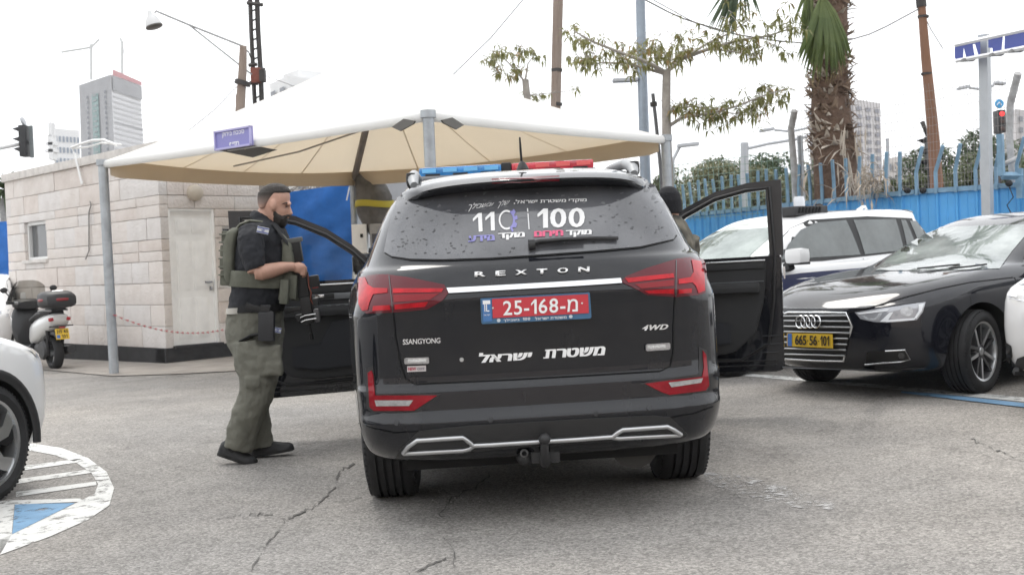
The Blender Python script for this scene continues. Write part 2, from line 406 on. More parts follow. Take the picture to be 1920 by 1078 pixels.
# grit and small litter nobody could count
mb = MB(); rnd = random.Random(3)
for _ in range(1500):
    Y = 3.2+rnd.random()**1.4*14; X = rnd.uniform(-.5, .5)*Y*1.0; r = rnd.uniform(.002, .006); z = gz(X)
    mb.add([(X-r, Y, z), (X+r*rnd.uniform(.5, 1), Y-r, z), (X+r*.4, Y+r, z), (X, Y, z+r)], [(0, 1, 3), (1, 2, 3), (2, 0, 3)])
tag(mb.build('gravel', mat('grit', (.33, .31, .29), .9, var=.5, vscale=40)), 'loose grit scattered over the asphalt', 'grit', kind='stuff')

# ---------------------------------------------------------------- stone hut
STONE = mat('hut_stone', (.62, .565, .525), .9, col2=(.72, .675, .64), vscale=3.0, bump=.75, bscale=26, bdist=.02, detail=9)
STONE2 = mat('hut_stone_pink', (.60, .535, .49), .9, col2=(.69, .63, .59), vscale=3.5, bump=.75, bscale=26, bdist=.02, detail=9)
STONE3 = mat('hut_stone_pale', (.62, .585, .56), .9, col2=(.71, .68, .66), vscale=3.0, bump=.75, bscale=26, bdist=.02, detail=9)
MORTAR = mat('mortar', (.58, .53, .49), .95, var=.2, bump=.3)
corner = G(313, 682); HX, HY = Vector((-.70, .714, 0)), Vector((.714, .70, 0))   # left face runs along HX, door face along HY
hz = gz(corner.x); hut = top('stone_hut', (corner.x, corner.y, hz), 0, 'small guard hut clad in pale rough stone blocks with a white door', 'hut')
def face_pt(u, v, d):    # (run along the face, height) where the sight line meets a hut face
    n = Vector((-d.y, d.x, 0)); r = ray(u, v); t = n.dot(corner-CPOS)/n.dot(r); p = CPOS+r*t
    return (p-corner).dot(d), p.z-hz
HL, HW, HH = 6.0, 1.75, 3.22; PL = .23
def hbox(name, d, s0, s1, z0, z1, o0, o1, m, bev=0, parent=None):   # box on face d: run s, height z, depth outward o
    e = HY if d is HX else HX; out = -e
    M = Matrix(((d.x, out.x, 0, 0), (d.y, out.y, 0, 0), (0, 0, 1, 0), (0, 0, 0, 1)))
    return MB().box(((s0+s1)/2, (o0+o1)/2, (z0+z1)/2), (abs(s1-s0), abs(o1-o0), abs(z1-z0)), M, bev).build(name, m, parent or hut, 30 if bev else None)
mb = MB(); c = [Vector((0, 0, 0)), HX*HL, HX*HL+HY*HW, HY*HW]
ins = .13; ci = [HX*ins+HY*ins, HX*(HL-ins)+HY*ins, HX*(HL-ins)+HY*(HW-ins), HX*ins+HY*(HW-ins)]
mb.loft([[p+Vector((0, 0, z)) for p in ci] for z in (0, HH)]); mb.build('wall_core', MORTAR, hut)
win0 = face_pt(46, 452, HX)[0]; win1 = face_pt(87, 452, HX)[0]; wz0 = face_pt(68, 488, HX)[1]; wz1 = face_pt(68, 415, HX)[1]
WIN = (win1, win0, wz0, wz1); d0 = face_pt(327, 640, HY)[0]; d1 = face_pt(413, 638, HY)[0]; dz = face_pt(370, 391, HY)[1]; DOOR = (d0, d1, PL, dz)
sw0, sw1 = face_pt(417, 430, HY)[0], face_pt(441, 430, HY)[0]; SW = (sw0, sw1, face_pt(430, 540, HY)[1], face_pt(430, 424, HY)[1])
rnd = random.Random(11); courses = [PL+i*(HH-PL)/9 for i in range(10)]
def cut(iv, z0, z1, ops):
    out = [iv]
    for a, b, c0, c1 in ops:
        if z1 <= c0+.02 or z0 >= c1-.02: continue
        nxt = []
        for s, e in out:
            if e <= a or s >= b: nxt.append((s, e)); continue
            if s < a: nxt.append((s, a))
            if e > b: nxt.append((b, e))
        out = nxt
    return [(s, e) for s, e in out if e-s > .02]
for d, Ln, ops in ((HX, HL, [WIN]), (HY, HW, [DOOR, SW])):
    for ci_ in range(9):
        z0, z1 = courses[ci_], courses[ci_+1]; zs = sorted({z0, z1}|{q for o in ops for q in (o[2], o[3]) if z0+.05 < q < z1-.05})
        s = 0 if d is HX else .132; first = (.45 if ci_ % 2 else .75)*(1 if d is HX else .6)
        while s < Ln-.01:
            w = first if s < .14 else rnd.uniform(.55, .95); e = min(Ln, s+w); e = Ln if Ln-e < .2 else e; first = w
            for za, zb in zip(zs, zs[1:]):
                for a, b in cut((s, e), za, zb, ops):
                    hbox('stone', d, a+.003, b-.003, za+.003, zb-.003, -.132, rnd.uniform(-.004, .008), rnd.choice([STONE, STONE, STONE2, STONE3]), .008)
            s = e
PLIN = mat('black_plinth', (.025, .025, .027), .6, var=.4, bump=.2)
hbox('plinth', HX, 0, HL, -.1, PL-.005, -.3, .03, PLIN); hbox('plinth', HY, -.03, HW, -.1, PL-.008, -.3, .03, PLIN)
COPE = mat('coping_stone', (.60, .57, .54), .9, var=.15, bump=.5, bscale=30)
for i in range(7): hbox('coping', HX, -.05+i*.87, -.05+(i+1)*.87-.008, HH, HH+.14, -.3, .05, COPE, .01)
for i in range(2): hbox('coping', HY, .31+i*.72, .31+(i+1)*.72-.008, HH, HH+.14, -.3, .05, COPE, .01)
mk('roof', [p+Vector((0, 0, HH+.06)) for p in ci], [[0, 1, 2, 3]], mat('roof_felt', (.4, .4, .39), .9), hut)
WHITE = mat('white_paint', (.90, .90, .885), .45, var=.05, bump=.05); ALU = mat('white_frame', (.72, .72, .71), .35)
GLASSD = mat('dark_window_glass', (.10, .105, .11), .08, spec=.8)
wobj = hbox('window', HX, WIN[0]+.01, WIN[1]-.01, WIN[2]+.02, WIN[3]-.01, -.14, -.125, GLASSD)
fr = .06
for a, b, z0, z1 in ((WIN[0], WIN[0]+fr, WIN[2], WIN[3]), (WIN[1]-fr, WIN[1], WIN[2], WIN[3]), (WIN[0]+fr, WIN[1]-fr, WIN[2], WIN[2]+fr), (WIN[0]+fr, WIN[1]-fr, WIN[3]-fr, WIN[3])):
    hbox('frame', HX, a, b, z0, z1, -.128, -.06, ALU, .008, wobj)
hbox('sill', HX, WIN[0]-.05, WIN[1]+.05, WIN[2]-.05, WIN[2]+.01, -.128, .05, COPE, .008, wobj)
w2 = hbox('window', HY, SW[0]+.02, SW[1]-.02, SW[2]+.03, SW[3]-.03, -.14, -.125, mat('black_glass', (.02, .022, .025), .1))
for a, b, z0, z1 in ((SW[0], SW[0]+.04, SW[2], SW[3]), (SW[1]-.04, SW[1], SW[2], SW[3]), (SW[0]+.04, SW[1]-.04, SW[2], SW[2]+.04), (SW[0]+.04, SW[1]-.04, SW[3]-.04, SW[3])):
    hbox('frame', HY, a, b, z0, z1, -.128, -.07, ALU, .005, w2)
door = hbox('door', HY, d0+.035, d1-.035, PL+.01, dz-.035, -.128, -.085, WHITE)
for a, b, z0, z1 in ((d0, d0+.035, PL, dz), (d1-.035, d1, PL, dz), (d0+.035, d1-.035, dz-.035, dz)): hbox('door_frame', HY, a, b, z0, z1, -.128, -.02, WHITE, .005, door)
dw = d1-d0-.07; dh = dz-PL-.05
for i in range(2):
    for za, zb in ((.06, .36), (.42, .78), (.84, .95)):
        a = d0+.035+dw*(.14+.40*i); b = a+dw*.32
        hbox('door_panel', HY, a, b, PL+dh*za, PL+dh*zb, -.084, -.075, WHITE, .006, door); hbox('door_panel', HY, a+.035, b-.035, PL+dh*za+.04, PL+dh*zb-.04, -.074, -.066, WHITE, .004, door)
hbox('door_lock', HY, d1-.10, d1-.07, 1.08, 1.14, -.084, -.04, mat('dull_steel', (.35, .35, .36), .35, 1), .006, door); hbox('door_handle', HY, d1-.18, d1-.07, 1.2, 1.225, -.084, -.03, MATS['dull_steel'], .006, door)
hbox('threshold', HY, d0-.02, d1+.04, PL-.02, PL+.03, -.1, .05, PLIN, .008)
ls, lz = face_pt(364, 362, HY)
M = Matrix.Translation(HY*ls+Vector((0, 0, lz))-HX*.02) @ (-HX).to_track_quat('Z', 'Y').to_matrix().to_4x4()
MB().lathe([(0, .09), (.07, .085), (.115, .06), (.13, .02), (.13, -.03), (0, -.03)], 20, M).build('wall_lamp', mat('lamp_glass_beige', (.50, .44, .36), .4), hut, 40)
# pipe over the roof edge and the cable down the wall
pp = lambda u, v, o=.06: (lambda s: HX*s[0]-HY*o+Vector((0, 0, s[1])))(face_pt(u, v, HX))
PIPE = mat('white_plastic_pipe', (.78, .78, .77), .4)
MB().tube([pp(161, 346), pp(158, 335), pp(152, 310), pp(147, 290), pp(141, 277), pp(160, 270), pp(180, 264), pp(200, 263, .05), pp(208, 272, -.1)], .022, 8).build('pipe', PIPE, hut, 60)
MB().tube([pp(143, 279, .05), pp(165, 276, .0), pp(185, 268, -.05), pp(205, 270, -.2)], .015, 8).build('pipe', PIPE, hut, 60)
MB().tube([pp(172, 378, .03), pp(175, 385, .04), pp(170, 398, .03), pp(170, 430, .03), pp(170, 470, .03), pp(167, 486, .06)], .011, 6).build('cable', mat('grey_cable', (.25, .24, .23), .6), hut, 60)

# ---------------------------------------------------------------- canopy
EZ = 2.82; cA, cB, cD = atz(193, 308, EZ), atz(803, 218, EZ), atz(1248, 262, EZ); cE = cA+cD-cB; cE.z = EZ
apex = (cA+cB+cD+cE)/4; apex.z = 4.22
canopy = top('shade_canopy', (apex.x, apex.y, gz(apex.x)), 0, 'large white pyramid shade canopy on grey steel poles', 'canopy')
def clothmat(name, col, tr):
    m = mat(name, col, .8, var=.04, vscale=2, bump=.15, bscale=8, bdist=.03); nt = m.node_tree; b = nt.nodes['Principled BSDF']
    t = nd(nt, 'ShaderNodeBsdfTranslucent'); t.inputs[0].default_value = (*col, 1); mx = nd(nt, 'ShaderNodeMixShader'); mx.inputs[0].default_value = tr
    nt.links.new(b.outputs[0], mx.inputs[1]); nt.links.new(t.outputs[0], mx.inputs[2]); nt.links.new(mx.outputs[0], nt.nodes['Material Output'].inputs[0]); return m
CWHITE = clothmat('white_pvc_cloth', (.90, .90, .89), .45); CBEIGE = clothmat('beige_lining', (.86, .76, .61), .66)
def roof_sheet(dz, sh, name, m):
    mb = MB(); N = 12; cs = [cA, cB, cD, cE]
    for q in range(4):
        a, b = cs[q], cs[(q+1) % 4]; V = []; idx = {}
        for i in range(N+1):
            for j in range(N+1):
                t, s = i/N, j/N                                            # t up to the apex
                e = a.lerp(b, s); ctr = apex.copy(); e = e.lerp(Vector((ctr.x, ctr.y, EZ)), sh)
                p = e.lerp(ctr, t); sag = 4*s*(1-s)*(1-t)*.015+.30*t*(1-t)
                p.z += dz-sag; idx[i, j] = len(V); V.append(p)
        mb.add(V, [[idx[i, j], idx[i, j+1], idx[i+1, j+1], idx[i+1, j]] for i in range(N) for j in range(N)])
    return mb.build(name, m, canopy, 40, True)
roof_sheet(.038, 0, 'roof_cloth', CWHITE); roof_sheet(-.03, .016, 'lining', CBEIGE)
def inner_band(name, a, b, m):    # turned-down hem of the lining along an edge
    mb = MB(); N = 10; R = []
    for i in range(N+1):
        t = i/N; p = a.lerp(b, t); q = p.lerp(Vector((apex.x, apex.y, p.z)), .025); sag = 4*t*(1-t)*.08
        R.append([q+Vector((0, 0, .02-sag)), q+Vector((0, 0, -.16-sag*.6)), q.lerp(Vector((apex.x, apex.y, q.z)), .03)+Vector((0, 0, -.20-sag*.6)), q.lerp(Vector((apex.x, apex.y, q.z)), .07)+Vector((0, 0, .02-sag))])
    mb.loft(R); mb.build(name, m, canopy, 60, True)
inner_band('back_hem', cD, cE, clothmat('beige_hem', (.72, .62, .48), .5)); inner_band('back_hem', cE, cA, MATS['beige_hem'])
for a, b in ((cA, cB), (cB, cD), (cD, cE), (cE, cA)):
    P = [a.lerp(b, i/16)+Vector((0, 0, -.002-.015*4*(i/16)*(1-i/16))) for i in range(17)]
    MB().tube(P, .042, 12, True, None, [1.3]*17).build('edge_roll', CWHITE, canopy, 80, True)
STEEL = mat('galvanised_steel', (.36, .38, .40), .45, .6, var=.15, vscale=8)
for c_, r in ((cA, .066), (cB, .062), (cD, .066), (cE, .06)):
    b0 = Vector((c_.x+ (.02 if c_ is cA else 0), c_.y, gz(c_.x)-.02)); MB().tube([b0, b0.lerp(c_, .5), c_+Vector((0, 0, .0))], r, 14).build('pole', STEEL, canopy, 50, True)
    MB().tube([c_+Vector((0, 0, -.02)), c_+Vector((0, 0, .06))], r*1.35, 14).build('pole_cap', STEEL, canopy, 40, True)
MB().tube([apex+Vector((0, 0, -.35)), cE+Vector((0, 0, -.15))], .055, 12).build('rafter', mat('brown_steel', (.22, .19, .165), .6, .2, var=.2), canopy, 50, True)
FLAP = mat('grey_flap', (.13, .125, .115), .8)
for s, t in ((cA, .05), (cD, .055)):
    d = (s-cB).normalized(); p = cB+d*.12+Vector((0, 0, -.045)); n = Vector((d.y, -d.x, 0)); n = n if n.y < 0 else -n
    mb = MB(); q = [p, p+d*.16+Vector((0, 0, .04)), p+d*.34+Vector((0, 0, -.03)), p+d*.22+Vector((0, 0, -.085)), p+d*.03+Vector((0, 0, -.03))]
    mb.add([v+n*.085 for v in q]+[v+n*.06 for v in q], [[0, 1, 2, 3, 4], [9, 8, 7, 6, 5]]+[[i, (i+1) % 5, (i+1) % 5+5, i+5] for i in range(5)]); mb.build('corner_flap', FLAP, canopy, None, True)
SEAM = mat('lining_seam', (.74, .64, .50), .85)
for a, b in ((cA, cB), (cB, cD), (cD, cE), (cE, cA)):
    for k in (.25, .5, .75):
        e = a.lerp(b, k); P = []
        for i in range(9):
            t = i/8*.88; p = e.lerp(apex, t); p.z += -.06-(4*k*(1-k)*(1-t)*.015+.30*t*(1-t)); P.append(p)
        MB().tube(P, .011, 5, True, None, [.4]*9).build('lining_seam', SEAM, canopy, None, True)
mb = MB(); mb.tube([at(438, 312, 15.6), at(560, 285, 15.2), at(690, 241, 14.3)], .012, 6); mb.build('seam_cable', mat('seam', (.3, .27, .23), .8), canopy, None, True)
# sign on the canopy edge
def edgeY(u, a=cA, b=cB):
    r = ray(u, 260); d = b-a; den = r.x*d.y-r.y*d.x; t = ((a.x)*d.y-(a.y)*d.x)/den; return r.y*t
Y0, Y1 = edgeY(403)-.14, edgeY(471)-.14; tl, tr, br, bl = at(402, 247, Y0), at(470, 235.5, Y1), at(471.5, 273, Y1), at(403.5, 283, Y0)
sgn = top('canopy_sign', bl, 0, 'small blue sign with white Hebrew lettering on the canopy edge', 'sign')
ex = (tr-tl).normalized(); ez = (tl-bl).normalized(); ey = ez.cross(ex).normalized(); ez = ex.cross(ey); SW_ = (tr-tl).length; SH_ = (tl-bl).length
M = Matrix.Translation((tl+br)/2-sgn.location) @ Matrix((ex, ey, ez)).transposed().to_4x4()
MB().box((0, .02, 0), (SW_, .03, SH_), M, .006).build('panel', mat('sign_blue', (.235, .225, .50), .5), sgn)
BLW = mat('sign_rim', (.42, .40, .66), .5)
for x, z, w, h in ((0, SH_/2-.01, SW_, .02), (0, -SH_/2+.012, SW_, .024), (SW_/2-.01, 0, .02, SH_), (-SW_/2+.01, 0, .02, SH_)): MB().box((x, -.0, z), (w, .03, h), M).build('rim', BLW, sgn)
LWH = mat('white_lettering', (.85, .85, .86), .5)
text_flat('lettering', heb('סככת בידוק'), M @ Matrix.Translation((.01, .004, .055)), SW_*.60, SH_*.27, LWH, sgn, bold=.022)
text_flat('lettering', heb('מז״פ'), M @ Matrix.Translation((.02, .004, -.075)), SW_*.27, SH_*.27, LWH, sgn, bold=.022)
mk('bracket', [M @ Vector(p) for p in [(-SW_*.45, .035, -SH_/2), (SW_/2, .035, -SH_/2), (SW_/2+.12, .3, -SH_/2-.05), (0, .3, -SH_/2-.1)]], [[0, 1, 2, 3]], FLAP, sgn)
# chain from the canopy pole to the hut door
ch = top('barrier_chain', G(210, 700), 0, 'thin red and white plastic chain between the left canopy pole and the hut', 'chain')
p0 = at(213, 590, cA.y-.07); p1 = at(436, 614, 17.9); N = 90
for k, (nm, m) in enumerate((('red_links', mat('red_plastic', (.55, .06, .07), .5)), ('white_links', mat('white_plastic', (.75, .75, .74), .5)))):
    mb = MB()
    for i in range(N):
        if (i//2) % 2 != k: continue
        t = (i+.5)/N; p = p0.lerp(p1, t); p.z -= .16*4*t*(1-t); d = (p1-p0).normalized(); w = Vector((0, 0, 1)) if i % 2 else d.cross(Vector((0, 0, 1)))
        mb.tube([p+d*.018*cos(a)+w*.011*sin(a) for a in [2*pi*j/8 for j in range(9)]], .0045, 5, False)
    tag(mb.build(nm, m, ch, 60, True), kind='stuff')

# ---------------------------------------------------------------- blue metal fence with slanted bars
BLUE = mat('fence_blue', (.085, .35, .70), .5, var=.12, vscale=2, bump=.12, bscale=3, bdist=.02); BLUE2 = mat('fence_bar_blue', (.18, .31, .43), .5, var=.2, vscale=6)
fence = top('blue_fence', atz(1460, 386, 2.05)*1.0, 0, 'bright blue corrugated metal fence topped with slanted blue bars', 'fence')
fence.location.z = gz(fence.location.x)
fp = [atz(u, v, 2.05) for u, v in ((1273, 406), (1460, 386), (1717, 360), (1905, 347))]
fp = [fp[0]+(fp[0]-fp[1])*1.4]+fp+[fp[3]+(fp[3]-fp[2])*2.2]
rails = MB()
for a, b in zip(fp, fp[1:]):
    L_ = (b-a).length; n = max(1, round(L_/.285)); d = (b-a)/L_; out = Vector((d.y, -d.x, 0)); out = out if out.y < 0 else -out; w = L_/n
    rails.box(((a+b)/2)+Vector((0, 0, .0)), (L_, .08, .07), None, 0, Matrix.Rotation(atan2(d.y, d.x), 4, 'Z'))
    for i in range(n):
        p = a+d*(i*w); g0 = gz(p.x); zt = p.z-.03
        prof = [(0, 0), (.018, .035), (.045, .035), (.06, 0), (w*.55, .0), (w*.57, .008), (w*.62, .008), (w*.64, 0), (w, 0)]
        Vp = [p+d*s+out*o+Vector((0, 0, z-p.z)) for z in (g0-.02, zt) for s, o in prof]; k = len(prof)
        mk('panel', Vp, [[j, j+1, k+j+1, k+j] for j in range(k-1)], BLUE, fence, 25, True)
        q = p+d*(.03)+out*.05; h = rnd.uniform(.50, .54); tw = rnd.uniform(-.03, .03)
        MB().tube([q+Vector((0, 0, -.05)), q+Vector((0, 0, h*.52)), q+out*(.20)-d*(.0)+Vector((.16+tw, 0, h+.12))], .030, 4).build('bar', BLUE2, fence, None, True)
rails.build('rail', BLUE2, fence, None, True)
for u, v in ((1332, 399), (1353, 399), (1697, 358), (1726, 358), (1886, 345)):
    p = atz(u, v, 2.06); MB().sphere(p+Vector((0, -.1, 0)), (.055, .04, .05), 8, 6).build('junction_box', mat('black_rubber', (.012, .012, .013), .6), fence, 60, True)
MB().tube([atz(1886, 347, 2.06)+Vector((0, -.08, 0)), at(1900, 370, 16.2), at(1888, 385, 16.2), at(1896, 400, 16.2)], .008, 5).build('cable', MATS['black_rubber'], fence, None, True)
# blue bent steel bracket at the right end of the fence
mb = MB(); 
for P in ([(1875, 252), (1878, 330)], [(1878, 330), (1916, 330)], [(1912, 316), (1913, 372)]): mb.tube([at(u, v, 16.1) for u, v in P], .055, 4)
tag(mb.build('fence_bracket', BLUE2), 'bent blue steel bracket standing on the fence end by the traffic light', 'bracket')
# wire mesh fence behind it
wf = top('wire_fence', at(1490, 400, 20.2), 0, 'rusty wire mesh fence with angled white posts behind the blue fence', 'fence')
POSTM = mat('peeling_white_post', (.52, .52, .52), .7, col2=(.30, .29, .28), vscale=9)
MB().tube([at(1497, 420, 20), at(1488, 300, 20), at(1483, 243, 20), at(1490, 208, 19.8)], .06, 8).build('post', POSTM, wf, 50, True)
MB().tube([at(1900, 350, 16.8), at(1893, 260, 16.8), at(1894, 196, 16.8), at(1909, 138, 16.5)], .055, 8).build('post', POSTM, wf, 50, True)
MB().tube([at(1861, 318, 16.6), at(1911, 295, 16.6)], .035, 8).build('brace', POSTM, wf, 50, True)
MB().tube([at(1507, 410, 20.2), at(1500, 255, 20.2)], .05, 6).build('post', STEEL, wf, 50, True)
mb = MB(); wl_ = at(1500, 0, 20.); wr_ = at(1915, 0, 17.)
def wpt(t, z): return Vector((4.95+t*(7.6-4.95), 20.1+t*(17.0-20.1), z))
for i in range(75):
    t = i/74; mb.tube([wpt(t, 1.9), wpt(t, 3.25), wpt(t, 3.75)+Vector((-.12, -.2, 0))], .003, 3, False)
for j in range(14): z = 1.95+j*.13; off = Vector((-.12*(z-3.25)/.5, -.2*(z-3.25)/.5, 0)) if z > 3.25 else Vector(); mb.tube([wpt(0, z)+off, wpt(1, z)+off], .003, 3, False)
tag(mb.build('wire_mesh', mat('rusty_wire', (.28, .25, .23), .7), wf, None, True), kind='stuff')
mb = MB()
for i in range(26):
    t = -.75+i*.03; mb.tube([wpt(t, 1.9), wpt(t, 3.0)], .005, 3, False)
for j in range(9): mb.tube([wpt(-.75, 1.95+j*.13), wpt(0, 1.95+j*.13)], .005, 3, False)
tag(mb.build('green_mesh', mat('green_wire', (.20, .30, .25), .7), wf, None, True), kind='stuff')

# ---------------------------------------------------------------- tarps, wall and clutter behind the canopy
TARP = mat('blue_tarp', (.036, .155, .48), .5, spec=.12, var=.18, vscale=1.6, bump=.3, bscale=2.5, bdist=.08)
def sheet(name, quad, folds, label, seed, thick=.006):
    tl, tr, br, bl = quad; N, K = 40, 26; mb = MB(); V = []; r = random.Random(seed); o = top(name, (bl+br)/2, 0, label, 'tarp'); ph = [r.uniform(0, 6) for _ in range(6)]
    for i in range(K+1):
        for j in range(N+1):
            t, s = i/K, j/N; p = (tl.lerp(tr, s)).lerp(bl.lerp(br, s), t)
            d = folds*(sin((s*1.1+t*1.0)*14+ph[0])*.5+sin((s*.6+t*1.4)*25+ph[1])*.28+sin((s-t*.3)*9+ph[2])*.5)*(.25+.75*min(1, t*1.6))
            p = p+Vector((0, -d, .05*sin(s*3)*(1-t)*folds*4)); V.append(p)
    mb.add(V, [[i*(N+1)+j, i*(N+1)+j+1, (i+1)*(N+1)+j+1, (i+1)*(N+1)+j] for i in range(K) for j in range(N)]); mb.build('tarp_sheet', TARP, o, 60, True)
    return o
sheet('blue_tarp', (at(452, 377, 20.6), at(664, 345, 19.6), at(656, 640, 19.6), at(452, 640, 20.6)), .13, 'blue tarpaulin hung behind the open left SUV door', 4)
sheet('blue_tarp', (at(-160, 428, 26), at(36, 414, 25), at(36, 640, 25), at(-160, 640, 26)), .06, 'blue tarpaulin fence beyond the far end of the hut', 9)
MB().tube([at(664, 338, 19.55), at(655, 352, 19.5), at(650, 376, 19.5)], .012, 6).build('cord', mat('white_cord', (.8, .8, .8), .6), bpy.data.objects['blue_tarp'], None, True)
bw = top('grey_house', (-3.2, 27, 0), 0, 'grey rendered house with a white brick panel, mostly behind the canopy', 'house')
GREY = mat('grey_render', (.34, .345, .36), .85, var=.1, vscale=.8, bump=.2)
MB().box((0, 1.5, 1.9), (9, 3, 3.9)).build('wall', GREY, bw)
MB().box((0, 1.5, 3.95), (9.3, 3.3, .18)).build('roof', mat('dark_roof', (.2, .2, .2), .8), bw)
WB = mat('white_brick', (.62, .60, .57), .85, var=.2, vscale=4, bump=.4); rnd = random.Random(5)
for r_ in range(10):
    for c_ in range(8):
        if rnd.random() < .12: continue
        x = -1.95+(c_+(r_ % 2)*.5)*.235; MB().box((x, -.02, 2.62+r_*.085), (.22, .05, .07), None, .006).build('brick', WB, bw)
# bare twigs and the trunk beside the hut
BARK = mat('grey_bark', (.17, .145, .125), .95, col2=(.28, .25, .22), vscale=9, bump=.9, bscale=22, bdist=.03, stretch=(1, 1, .35))
dt = top('bare_tree', (-4.5, 20.6, gz(-4.5)), 0, 'rough grey tree trunk with bare twigs beside the stone hut', 'tree')
b0 = at(489, 600, 20.5); MB().tube([Vector((b0.x, b0.y, -.1)), at(490, 470, 20.5), at(487, 400, 20.5), at(486, 345, 20.5), at(482, 300, 20.6), at(470, 240, 20.9)], [.22, .19, .18, .17, .15, .12], 14).build('trunk', BARK, dt, 70, True)
mb = MB(); rnd = random.Random(8)
for i in range(26):
    u0 = rnd.uniform(500, 620); P = [(u0, 370)]
    for k in range(4): P.append((P[-1][0]+rnd.uniform(-8, 22), P[-1][1]-rnd.uniform(10, 20)))
    Y = rnd.uniform(20.8, 22.5); mb.tube([at(a, b, Y) for a, b in P], [.014, .011, .008, .006, .003], 5)
tag(mb.build('twigs', BARK, dt, None, True), kind='stuff')
# wrapped bundle on the back pole
wb = top('wrapped_bundle', (cE.x, cE.y, gz(cE.x)), 0, 'bulky shape wrapped in dark tarpaulin with a yellow strap at the back canopy pole', 'bundle')
DK = mat('dark_tarp', (.075, .07, .062), .75, col2=(.15, .14, .13), vscale=4, bump=.6, bscale=6, bdist=.05)
Yb = cE.y-.25; rings = []
for v, a, b in ((326, 663, 700), (338, 664, 712), (352, 665, 724), (370, 667, 735), (384, 669, 737), (398, 672, 735), (415, 678, 731), (432, 687, 724), (448, 696, 718), (462, 701, 716)):
    l, r = at(a, v, Yb), at(b, v, Yb); c_ = (l+r)/2; w = (r-l).length/2; k = len(rings)
    rings.append([c_+Vector((w*cos(t)*(1+.08*sin(3*t+k)), w*.8*sin(t)*(1+.12*sin(5*t+k*.7)), .02*sin(2*t+k))) for t in [2*pi*j/20 for j in range(20)]])
MB().loft(rings).build('wrap', DK, wb, 60, True)
rings = []
for v, a, b in ((377, 667, 737.5), (383, 666, 738.5), (389, 668, 737.5)):
    l, r = at(a, v, Yb), at(b, v, Yb); c_ = (l+r)/2; w = (r-l).length/2+.01; rings.append([c_+Vector((w*cos(t), w*.85*sin(t), .02*sin(2*t))) for t in [2*pi*j/20 for j in range(20)]])
MB().loft(rings, False).build('strap', mat('yellow_strap', (.45, .37, .03), .6), wb, 60, True)
cb = top('white_cabinet', at(682, 640, 18.9), 0, 'white sheet metal cabinet behind the SUV mirror', 'cabinet'); cb.location.z = gz(cb.location.x)
l, r = at(664, 421, 18.9), at(692, 421, 18.9); hgt = l.z-cb.location.z
MB().box((0, .2, hgt/2), ((r-l).length, .4, hgt), None, .01).build('body', WHITE, cb, 30)
MB().box((.04, -.005, hgt-.19), (.045, .02, .06), None, .004).build('latch', MATS['black_rubber'], cb)
mc = top('pump_unit', at(715, 640, 18.7), 0, 'grey metal machine with hoses below the wrapped bundle', 'machine'); mc.location.z = gz(mc.location.x)
GM = mat('grey_metal', (.30, .30, .30), .5, .3, var=.2)
MB().box((0, 0, .75), (.35, .3, 1.5), None, .02).build('housing', GM, mc, 30); MB().box((0, -.02, 1.78), (.2, .22, .42), None, .02).build('head', GM, mc, 30)
MB().tube([(-.1, -.17, 1.6), (-.16, -.2, 1.3), (-.08, -.2, 1.1), (.05, -.2, 1.35), (.12, -.2, 1.15), (.1, -.2, .8)], .018, 6).build('hose', MATS['black_rubber'], mc, 60)
MB().box((0, -.16, 1.75), (.12, .02, .16), None, .004).build('panel', mat('dark_panel', (.05, .05, .055), .4), mc)
# ---------------------------------------------------------------- poles, lamps, wires
WOOD = mat('weathered_wood', (.20, .15, .12), .9, col2=(.32, .26, .22), vscale=6, bump=.6, bscale=14, stretch=(1, 1, .12)); WOODR = mat('red_brown_wood', (.17, .085, .05), .85, col2=(.25, .13, .08), vscale=6, bump=.5, bscale=12, stretch=(1, 1, .12))
DARKM = mat('dark_iron', (.045, .04, .038), .7, var=.3); RUST = mat('rusty_box', (.16, .05, .035), .8, var=.3)
LAMPG = mat('lamp_grey', (.42, .43, .45), .5, .3); LENS = mat('lamp_lens', (.16, .16, .15), .25)
def foot(u, v, Y):
    p = at(u, v, Y); return Vector((p.x, p.y, gz(p.x)))
def up_from(name, pix, Y, r, m, parent, n=10):
    P = [at(u, v, Y) for u, v in pix]; P.append(Vector((P[-1].x+(P[-1].x-P[-2].x)*.4, P[-1].y, -.1))); 
    return MB().tube(P, r if not isinstance(r, tuple) else [r[0]+(r[1]-r[0])*i/(len(P)-1) for i in range(len(P))], n).build(name, m, parent, 50, True)
# street lamp with bell head at upper left
t = top('street_lamp', foot(455, 600, 23), 0, 'bell shaped street lamp on a long bracket arm from a wooden post', 'street lamp')
up_from('post', [(456, 87), (455, 130), (450, 210), (448, 320)], 23, (.07, .12), WOOD, t)
up_from('side_post', [(446, 178), (446, 215), (445, 320)], 23.1, .045, WOOD, t)
MB().tube([at(455, 87, 23), at(354, 47, 23), at(292, 21, 23), at(290, 26, 23)], .02, 8).build('arm', GM, t, 50, True)
MB().tube([at(472, 140, 23.3), at(450, 123, 23), at(354, 47, 23)], .016, 6).build('stay', GM, t, 50, True)
MB().tube([at(456, 152, 23), at(454, 160, 23)], .16, 10).build('collar', DARKM, t, 40, True)
hd = at(285, 38, 23); M = Matrix.Translation(hd) @ Matrix.Rotation(radians(-16), 4, 'Y') @ Matrix.Rotation(radians(0), 4, 'X')
hb = MB().lathe([(.03, .19), (.05, .15), (.06, .1), (.12, .03), (.155, -.06), (.165, -.12), (.165, -.135)], 20, M).build('bell', mat('enamel_white', (.62, .62, .62), .4), t, 50, True)
MB().lathe([(.172, -.125), (.172, -.15), (.15, -.165), (.09, -.18), (0, -.185)], 20, M).build('lamp_glass', mat('brown_glass', (.085, .075, .065), .3), t, 50, True)
